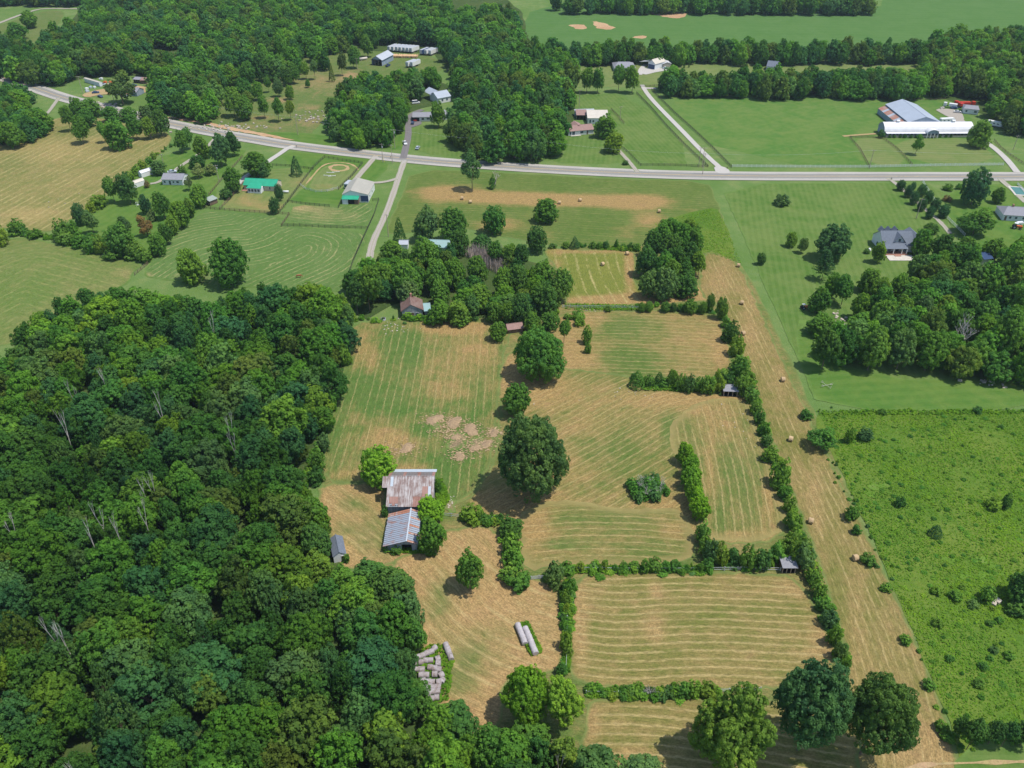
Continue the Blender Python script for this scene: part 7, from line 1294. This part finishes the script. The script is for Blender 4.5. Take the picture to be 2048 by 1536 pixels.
stones(900, 1008, 30, 4, 10, "small pale rubble beside the bright barn tree", (.15, .4)); stones(1240, 785, 14, 60, 12, "few pale stones in the middle hay field", (.2, .5)); stones(440, 256, 90, 45, 4, "reddish rubble bank along the highway cutting", (.5, 1.6), 'stone'); stones(215, 212, 50, 14, 3, "pale rubble on the highway bank at the yard", (.5, 1.5)); stones(1030, 308, 50, 16, 4, "pale rocks on the highway bank below the wood", (.5, 1.3))
stones(1200, 620, 30, 25, 2, "scattered light rubble on the fence line above the third hay plot", (.2, .5)); stones(1990, 1206, 6, 2, 4, "pale boulder beside the bush in the rough pasture", (.8, 1.8)); stones(1480, 860, 12, 30, 30, "tiny pale stones on the dry eastern hay field", (.2, .4)); stones(60, 428, 8, 70, 30, "few pale stones on the left hay field", (.3, .6))
# horse
p = G(598, 556); t = thing("horse", (p.x, p.y, 0), 0.05, "chestnut horse with a pale rump grazing at the foot of the pasture", "horse")
bm_v = [(-.75, 0, 1.15), (-.3, 0, 1.12), (.3, 0, 1.15), (.7, 0, 1.25), (1.15, 0, 1.15), (1.45, 0, .75), (1.62, 0, .38)]; legs = [(-.72, .18), (-.72, -.18), (.6, .18), (.6, -.18)]
vv = list(bm_v); ee = [(i, i + 1) for i in range(6)]; rad = [.30, .31, .30, .28, .17, .12, .07]
for k, (x, y) in enumerate(legs):
    b = len(vv); fwd = -0.08 if k < 2 else 0.0; vv += [(x, y, .8), (x + fwd, y, .42), (x, y, .04)]; ee += [(0 if k < 2 else 3, b), (b, b + 1), (b + 1, b + 2)]; rad += [.13, .07, .055]
b = len(vv); vv += [(-1.02, 0, .95), (-1.1, 0, .5)]; ee += [(0, b), (b, b + 1)]; rad += [.06, .04]
me = bpy.data.meshes.new("body"); me.from_pydata(vv, ee, []); M_HORSE_ = simple("horse_coat", (0.28, 0.085, 0.035), 0.7, 0.15); ob = bpy.data.objects.new("body", me); link(ob); ob.parent = t
md = ob.modifiers.new("skin", 'SKIN'); 
for i, sv in enumerate(me.skin_vertices[0].data): sv.radius = (rad[i], rad[i]); sv.use_root = (i == 1)
ob.modifiers.new("sub", 'SUBSURF').levels = 1; me.materials.append(M_HORSE_); ob.modifiers["sub"].render_levels = 2
MB().box((1.05, 0, 1.33), (.5, .05, .16), M=Matrix.Rotation(.6, 4, 'Y')).build("mane", MT['brownwood'], t)
# second horse-like swing set etc. in the left yard
p = G(278, 413); t = thing("yard_swing", (p.x, p.y, 0), 0.3, "small white yard swing beside the blue-green tree", "swing"); MB().box((-1, 0, 1), (.1, .1, 2)).box((1, 0, 1), (.1, .1, 2)).build("posts", MT['whitepaint'], t); MB().box((0, 0, 2), (2.2, .12, .12)).build("top_beam", MT['whitepaint'], t); MB().box((0, 0, .7), (1.3, .5, .08)).box((0, .25, 1.0), (1.3, .06, .5)).build("seat", MT['whitepaint'], t)
p = G(572, 386.5); t = thing("propane_tank", (p.x, p.y, 0), 0.0, "white propane tank right of the green roofed house", "tank"); MB().tube((-1.4, 0, .8), (1.4, 0, .8), .45, n=12).build("tank_body", MT['whitepaint'], t, True); MB().box((-.9, 0, .2), (.2, .7, .4)).box((.9, 0, .2), (.2, .7, .4)).build("feet", MT['concrete'], t)
p = G(1738, 504); t = thing("propane_tank", (p.x, p.y, 0), 1.3, "white tank beside the clipped bush left of the gabled house", "tank"); MB().tube((-.8, 0, .9), (.8, 0, .9), .55, n=12).build("tank_body", MT['whitepaint'], t, True); MB().box((-.5, 0, .2), (.2, .7, .4)).box((.5, 0, .2), (.2, .7, .4)).build("feet", MT['concrete'], t)
for k, (x, y) in enumerate([(655, 352), (664, 353), (661, 346), (672, 345)]):
    q = G(x, y); t = thing("jump_rail", (q.x, q.y, 0), R.uniform(-.3, .3), ["white jump rail lying left in the riding ring", "white jump rail lying right in the riding ring", "small pale marker in the riding ring", "small yellow marker in the riding ring"][k], "jump rail"); MB().tube((-1.8, 0, .2), (1.8, 0, .2), .12, n=6).build("rail", MT['whitepaint'], t); MB().box((-1.8, 0, .2), (.1, .5, .4)).box((1.8, 0, .2), (.1, .5, .4)).build("feet", MT['whitepaint'], t)
p = G(767, 640); t = thing("stock_tank", (p.x, p.y, 0), 0, "dark round trough on the grass left of the old house", "trough"); MB().tube((0, 0, 0), (0, 0, .6), .9, n=14).build("tank_body", MT['metal'], t); MB().tube((0, 0, .605), (0, 0, .62), .8, n=14).build("water", MT['dark'], t)
# pool
p = G(2036, 383); t = thing("swimming_pool", (p.x, p.y, 0), -0.2, "teal swimming pool with white surround at the right edge", "pool"); MB().box((0, 0, .12), (6.4, 12, .24)).build("surround", MT['concrete'], t); MB().box((0, 0, .25), (4.6, 10, .04)).build("water", MT['water'], t)

# ------------------------------------------------------------------ fences
def fence(px, label, m='blackwood', H=1.3, rails=3, sp=2.6, post=0.14, cat="fence", name="board_fence", rth=0.13, group=None):
    P_ = [G(a, b).xy for a, b in px]; t = thing(name, (P_[0].x, P_[0].y, 0), 0, label, cat, group); a0 = P_[0]; mp = MB(); mr = MB(); last = None
    for a, b in zip(P_, P_[1:]):
        d = (b - a); n = max(1, round(d.length / sp)); yaw = math.atan2(d.y, d.x)
        for k in range(n + 1):
            q = a + d * k / n - a0
            if k < n or b is P_[-1]: mp.box((q.x, q.y, H / 2 + .05), (post, post, H + .1), yaw)
            if k < n:
                c = a + d * (k + .5) / n - a0
                for r_ in range(rails): mr.box((c.x, c.y, H * (r_ + .8) / (rails) - .05), (d.length / n, .04, rth), yaw, M=Matrix.Rotation(yaw, 4, 'Z') @ Matrix.Rotation(R.uniform(-.012, .012), 4, 'Y'))
    tag(mp.build("posts", MT[m], t), kind="stuff"); tag(mr.build("rails", MT[m], t), kind="stuff"); return t
for pts, lab, m, H, nr, sp in [
 ([(649, 316), (627, 336), (602, 369), (575, 406), (557, 428)], "dark board fence down the left side of the riding ring", 'blackwood', 1.4, 3, 2.6), ([(649, 316), (685, 322), (725, 328)], "dark board fence along the top of the riding ring", 'blackwood', 1.4, 3, 2.6), ([(725, 328), (705, 352), (677, 380)], "dark board fence down the right side of the riding ring", 'blackwood', 1.4, 3, 2.6),
 ([(602, 372), (612, 380), (632, 385), (655, 384), (676, 378)], "pale pipe fence around the bottom of the riding ring", 'metal', 1.2, 2, 3.0), ([(576, 405), (620, 411), (659, 414.5)], "dark board fence below the riding ring paddock", 'blackwood', 1.3, 3, 2.6), ([(563, 453), (600, 453), (650, 456), (735, 458)], "dark board fence along the top of the horse pasture", 'blackwood', 1.3, 3, 2.6),
 ([(579, 430), (563, 453)], "short brown board fence at the paddock gate", 'brownwood', 1.3, 3, 2.6), ([(396, 414), (430, 420), (470, 423), (530, 427), (578, 430)], "brown board fence at the bottom of the dry yard", 'brownwood', 1.3, 3, 2.6), ([(440, 419), (460, 400), (500, 352)], "brown board fence up the left side of the dry yard", 'brownwood', 1.3, 3, 2.8),
 ([(418, 392), (440, 365), (470, 332), (485, 315)], "brown board fence between the two left yards", 'brownwood', 1.3, 3, 2.8), ([(545, 332), (580, 334), (627, 340)], "dark board fence from the drive to the riding ring", 'blackwood', 1.3, 3, 2.6), ([(758, 401), (748, 432), (735, 460), (708, 520), (690, 572)], "dark board fence along the long gravel drive", 'blackwood', 1.3, 3, 2.6),
 ([(745, 402), (758, 401)], "short dark fence right of the horse barn", 'blackwood', 1.3, 3, 2.6), ([(684, 402), (677, 416)], "short dark fence left of the horse barn", 'blackwood', 1.3, 3, 2.6), ([(307, 514), (295, 530), (270, 551)], "weathered board fence between the left pasture and the horse pasture", 'brownwood', 1.3, 3, 2.6),
 ([(1273, 187), (1303, 218), (1332, 252), (1370, 292), (1415, 334)], "dark fence left of the long straight lane", 'blackwood', 1.35, 4, 3.0), ([(1303, 181), (1318, 196), (1350, 228), (1388, 262), (1425, 297), (1463, 336)], "dark fence right of the long straight lane", 'blackwood', 1.35, 4, 3.0), ([(1282, 332), (1340, 332), (1416, 335)], "dark fence at the bottom of the lawn by the highway", 'blackwood', 1.3, 3, 3.0),
 ([(1243, 296), (1258, 308), (1281, 332)], "dark fence beside the short paved drive", 'blackwood', 1.3, 3, 3.0), ([(1222, 220), (1235, 233), (1248, 248)], "weathered fence corner behind the brown roofed house", 'brownwood', 1.3, 3, 2.8), ([(1280, 174), (1300, 174), (1325, 172)], "dark fence across the top of the lane", 'blackwood', 1.3, 3, 3.0),
 ([(1464, 334.5), (1600, 335.5), (1740, 335.5), (1880, 332.5), (2006, 331)], "long white board fence along the highway", 'whitepaint', 1.35, 4, 2.6), ([(1699, 276), (1720, 300), (1738, 334)], "thin dark fence left side of the small paddock", 'brownwood', 1.2, 3, 3.0), ([(1699, 276), (1735, 276), (1768, 279), (1795, 300), (1824, 331)], "thin dark fence curving round the small paddock", 'brownwood', 1.2, 3, 3.0),
 ([(1988, 282), (2000, 296), (2020, 312), (2048, 330)], "dark fence of the far right pasture", 'brownwood', 1.2, 3, 3.0), ([(1776, 200), (1850, 201), (1890, 200)], "thin fence behind the arena barn", 'brownwood', 1.2, 2, 3.2), ([(1889, 434), (1908, 452), (1929, 473)], "white rail fence beside the brown driveway", 'whitepaint', 1.4, 3, 2.4), ([(1845, 366), (1865, 398), (1889, 434)], "white rail fence between the clipped trees", 'whitepaint', 1.4, 3, 2.4),
 ([(1134, 1141), (1250, 1143), (1370, 1143), (1500, 1141), (1560, 1143)], "pale pipe fence along the top of the lower hay field", 'metal', 1.3, 2, 3.0), ([(880, 1032), (925, 1036), (985, 1041)], "pale rail fence right of the barn tree", 'metal', 1.2, 2, 2.8), ([(1062, 1160), (1078, 1158), (1100, 1158)], "pale rail gate above the hay yard", 'metal', 1.2, 4, 2.8),
 ([(1134, 1200), (1134, 1260), (1132, 1340)], "thin fence up the overgrown column", 'metal', 1.2, 2, 3.2), ([(1172, 1389), (1300, 1391), (1520, 1382)], "thin fence in the bottom fence row", 'metal', 1.2, 2, 3.2), ([(1125, 616), (1200, 617), (1280, 618)], "pale rail fence above the third hay plot", 'metal', 1.2, 2, 3.0), ([(2034, 370), (2060, 395)], "white picket fence around the pool", 'whitepaint', 1.2, 4, 2.0)]:
    fence(pts, lab, m, H, nr, sp)
# ------------------------------------------------------------------ poles and wires
def pole(px, py, label, h=10.0, arms=1, wide=2.4, guard=False, m='polewood', trans=True):
    p = G(px, py); t = thing("utility_pole", (p.x, p.y, 0), R.uniform(-.3, .3), label, "utility pole", "utility poles along the road"); MB().tube((0, 0, 0), (0, 0, h), .17, .11, n=8).build("pole", MT[m], t)
    for k in range(arms):
        c = MB().box((0, -.14, h - .4 - k * 1.0), (wide, .1, .12)).build("crossarm", MT[m], t)
        for x in (-wide * .45, 0.25, wide * .45): MB().tube((x, -.14, h - .33 - k), (x, -.14, h - .1 - k), .05, n=6).build("insulator", MT['white'], c)
    if trans: MB().tube((.35, 0, h - 2.2), (.35, 0, h - 1.3), .24, n=10).build("transformer", MT['metal'], t)
    if guard: MB().tube((-.8, .3, 0), (-.3, .1, 2.6), .07, n=6).tube((.8, .3, 0), (.3, .1, 2.6), .07, n=6).build("guy_guard", MT['yellow'], t)
    return Vector((p.x, p.y, h))
top = {}
for k, x, y, h, lab in [(0, 60, 172, 11, "leftmost utility pole at the wood edge by the highway"), (1, 166, 187, 11, "utility pole in front of the tall dark wood"), (2, 228, 202, 12, "utility pole on the lawn of the cluttered yard"), (3, 385, 235, 10.5, "utility pole in the pasture above the rubble bank"), (4, 596, 270, 10.5, "utility pole below the house wood"),
                        (5, 790, 297, 10.5, "utility pole left of the white pickup"), (6, 1062, 322, 11.5, "utility pole at the wood corner by the striped lawn"), (7, 1405, 349, 11, "utility pole on the road edge by the H-frame"), (8, 1738, 338, 10, "utility pole standing in the long white fence"), (9, 785, 327, 10, "utility pole at the mouth of the gravel loop"), (10, 777, 474, 10.5, "utility pole beside the long gravel drive"),
                        (11, 1832, 438, 9.8, "white-grey pole on the lawn left of the clipped trees"), (12, 438, 363, 8.5, "pole with a lamp between the two left yards"), (13, 103, 260, 9, "pole beside the lane in the left hay field"), (14, 1158, 219, 12, "dark pole on the lawn above the open shed"), (15, 1240, 240, 8, "pale pole on the lawn right of the brown roofed house"), (16, 327, 327, 5, "short pole behind the white house"), (17, 715, 140, 8, "pole under the tree with the bare trunk"), (18, 1362, 130, 9, "pole right of the far garages"), (19, 2026, 300, 8, "thin pole in the far right pasture")]:
    top[k] = pole(x, y, lab, h, trans=k in (2, 5, 12), guard=False)
top[20] = pole(766, 325, "utility pole with yellow guy guards by the gravel loop", 10, guard=True)
a = pole(1397, 334, "left leg of the H-frame pole by the lane fence", 10.5, trans=False); b = pole(1404, 335, "right leg of the H-frame pole by the lane fence", 10.5, trans=False)
def wire(a, b, label, n=2):
    t = thing("power_line", (0, 0, 0), 0, label, "power line", "power lines along the highway"); 
    for k in range(n):
        off = Vector(((k - 1) * .9, 0, -.1)); pts = []
        for i in range(13):
            u = i / 12; q = a.lerp(b, u) + off; q.z -= 4 * 1.6 * u * (1 - u); pts.append(q)
        mb = MB()
        for p_, q_ in zip(pts, pts[1:]): mb.tube(p_, q_, .012, n=4, caps=False)
        mb.build("cable", MT['metal'], t)
W_NAMES = ["wires over the dark wood edge", "wires over the cluttered yard drive", "wires over the cattle pasture verge", "wires below the house wood", "wires past the white pickup", "wires below the middle wood", "wires over the striped lawn", "wires over the green pasture", "wires over the small paddocks"]
ch = [0, 1, 2, 3, 4, 5, 6, 7, 8]
for k in range(len(ch) - 1): wire(top[ch[k]], top[ch[k + 1]], "thin power " + W_NAMES[k])
wire(top[8], Vector((G(2150, 340).x, G(2150, 340).y, 10)), "thin power " + W_NAMES[8])
# mailboxes and road signs
for x, y, lab in ((593.5, 296, "small mailbox at the green roofed house drive"), (1782, 361, "small dark mailbox at the brown driveway"), (781, 318, "small sign post at the loop mouth"), (1454, 339, "small sign at the lane mouth")):
    q = G(x, y); t = thing("mailbox", (q.x, q.y, 0), 0.2, lab, "mailbox"); MB().box((0, 0, .5), (.12, .12, 1.0)).build("post", MT['brownwood'], t); MB().box((0, 0, 1.15), (.3, .55, .3)).build("box", MT['blackwood'], t)
# ------------------------------------------------------------------ haze
hz, ht, ho = mat("haze"); pv = nd(ht, "ShaderNodeVolumePrincipled"); pv.inputs['Color'].default_value = (0.70, 0.86, 1.0, 1); pv.inputs['Density'].default_value = 0.00007; pv.inputs['Anisotropy'].default_value = 0.2
ht.links.new(pv.outputs[0], ho.inputs['Volume'])
hb_ = MB().box((0, 1200, 76), (5200, 5200, 154)); tag(hb_.build("haze", hz), kind="stuff")
tag(bpy.data.objects["haze"], "thin blue summer haze over the whole farmland", "haze")
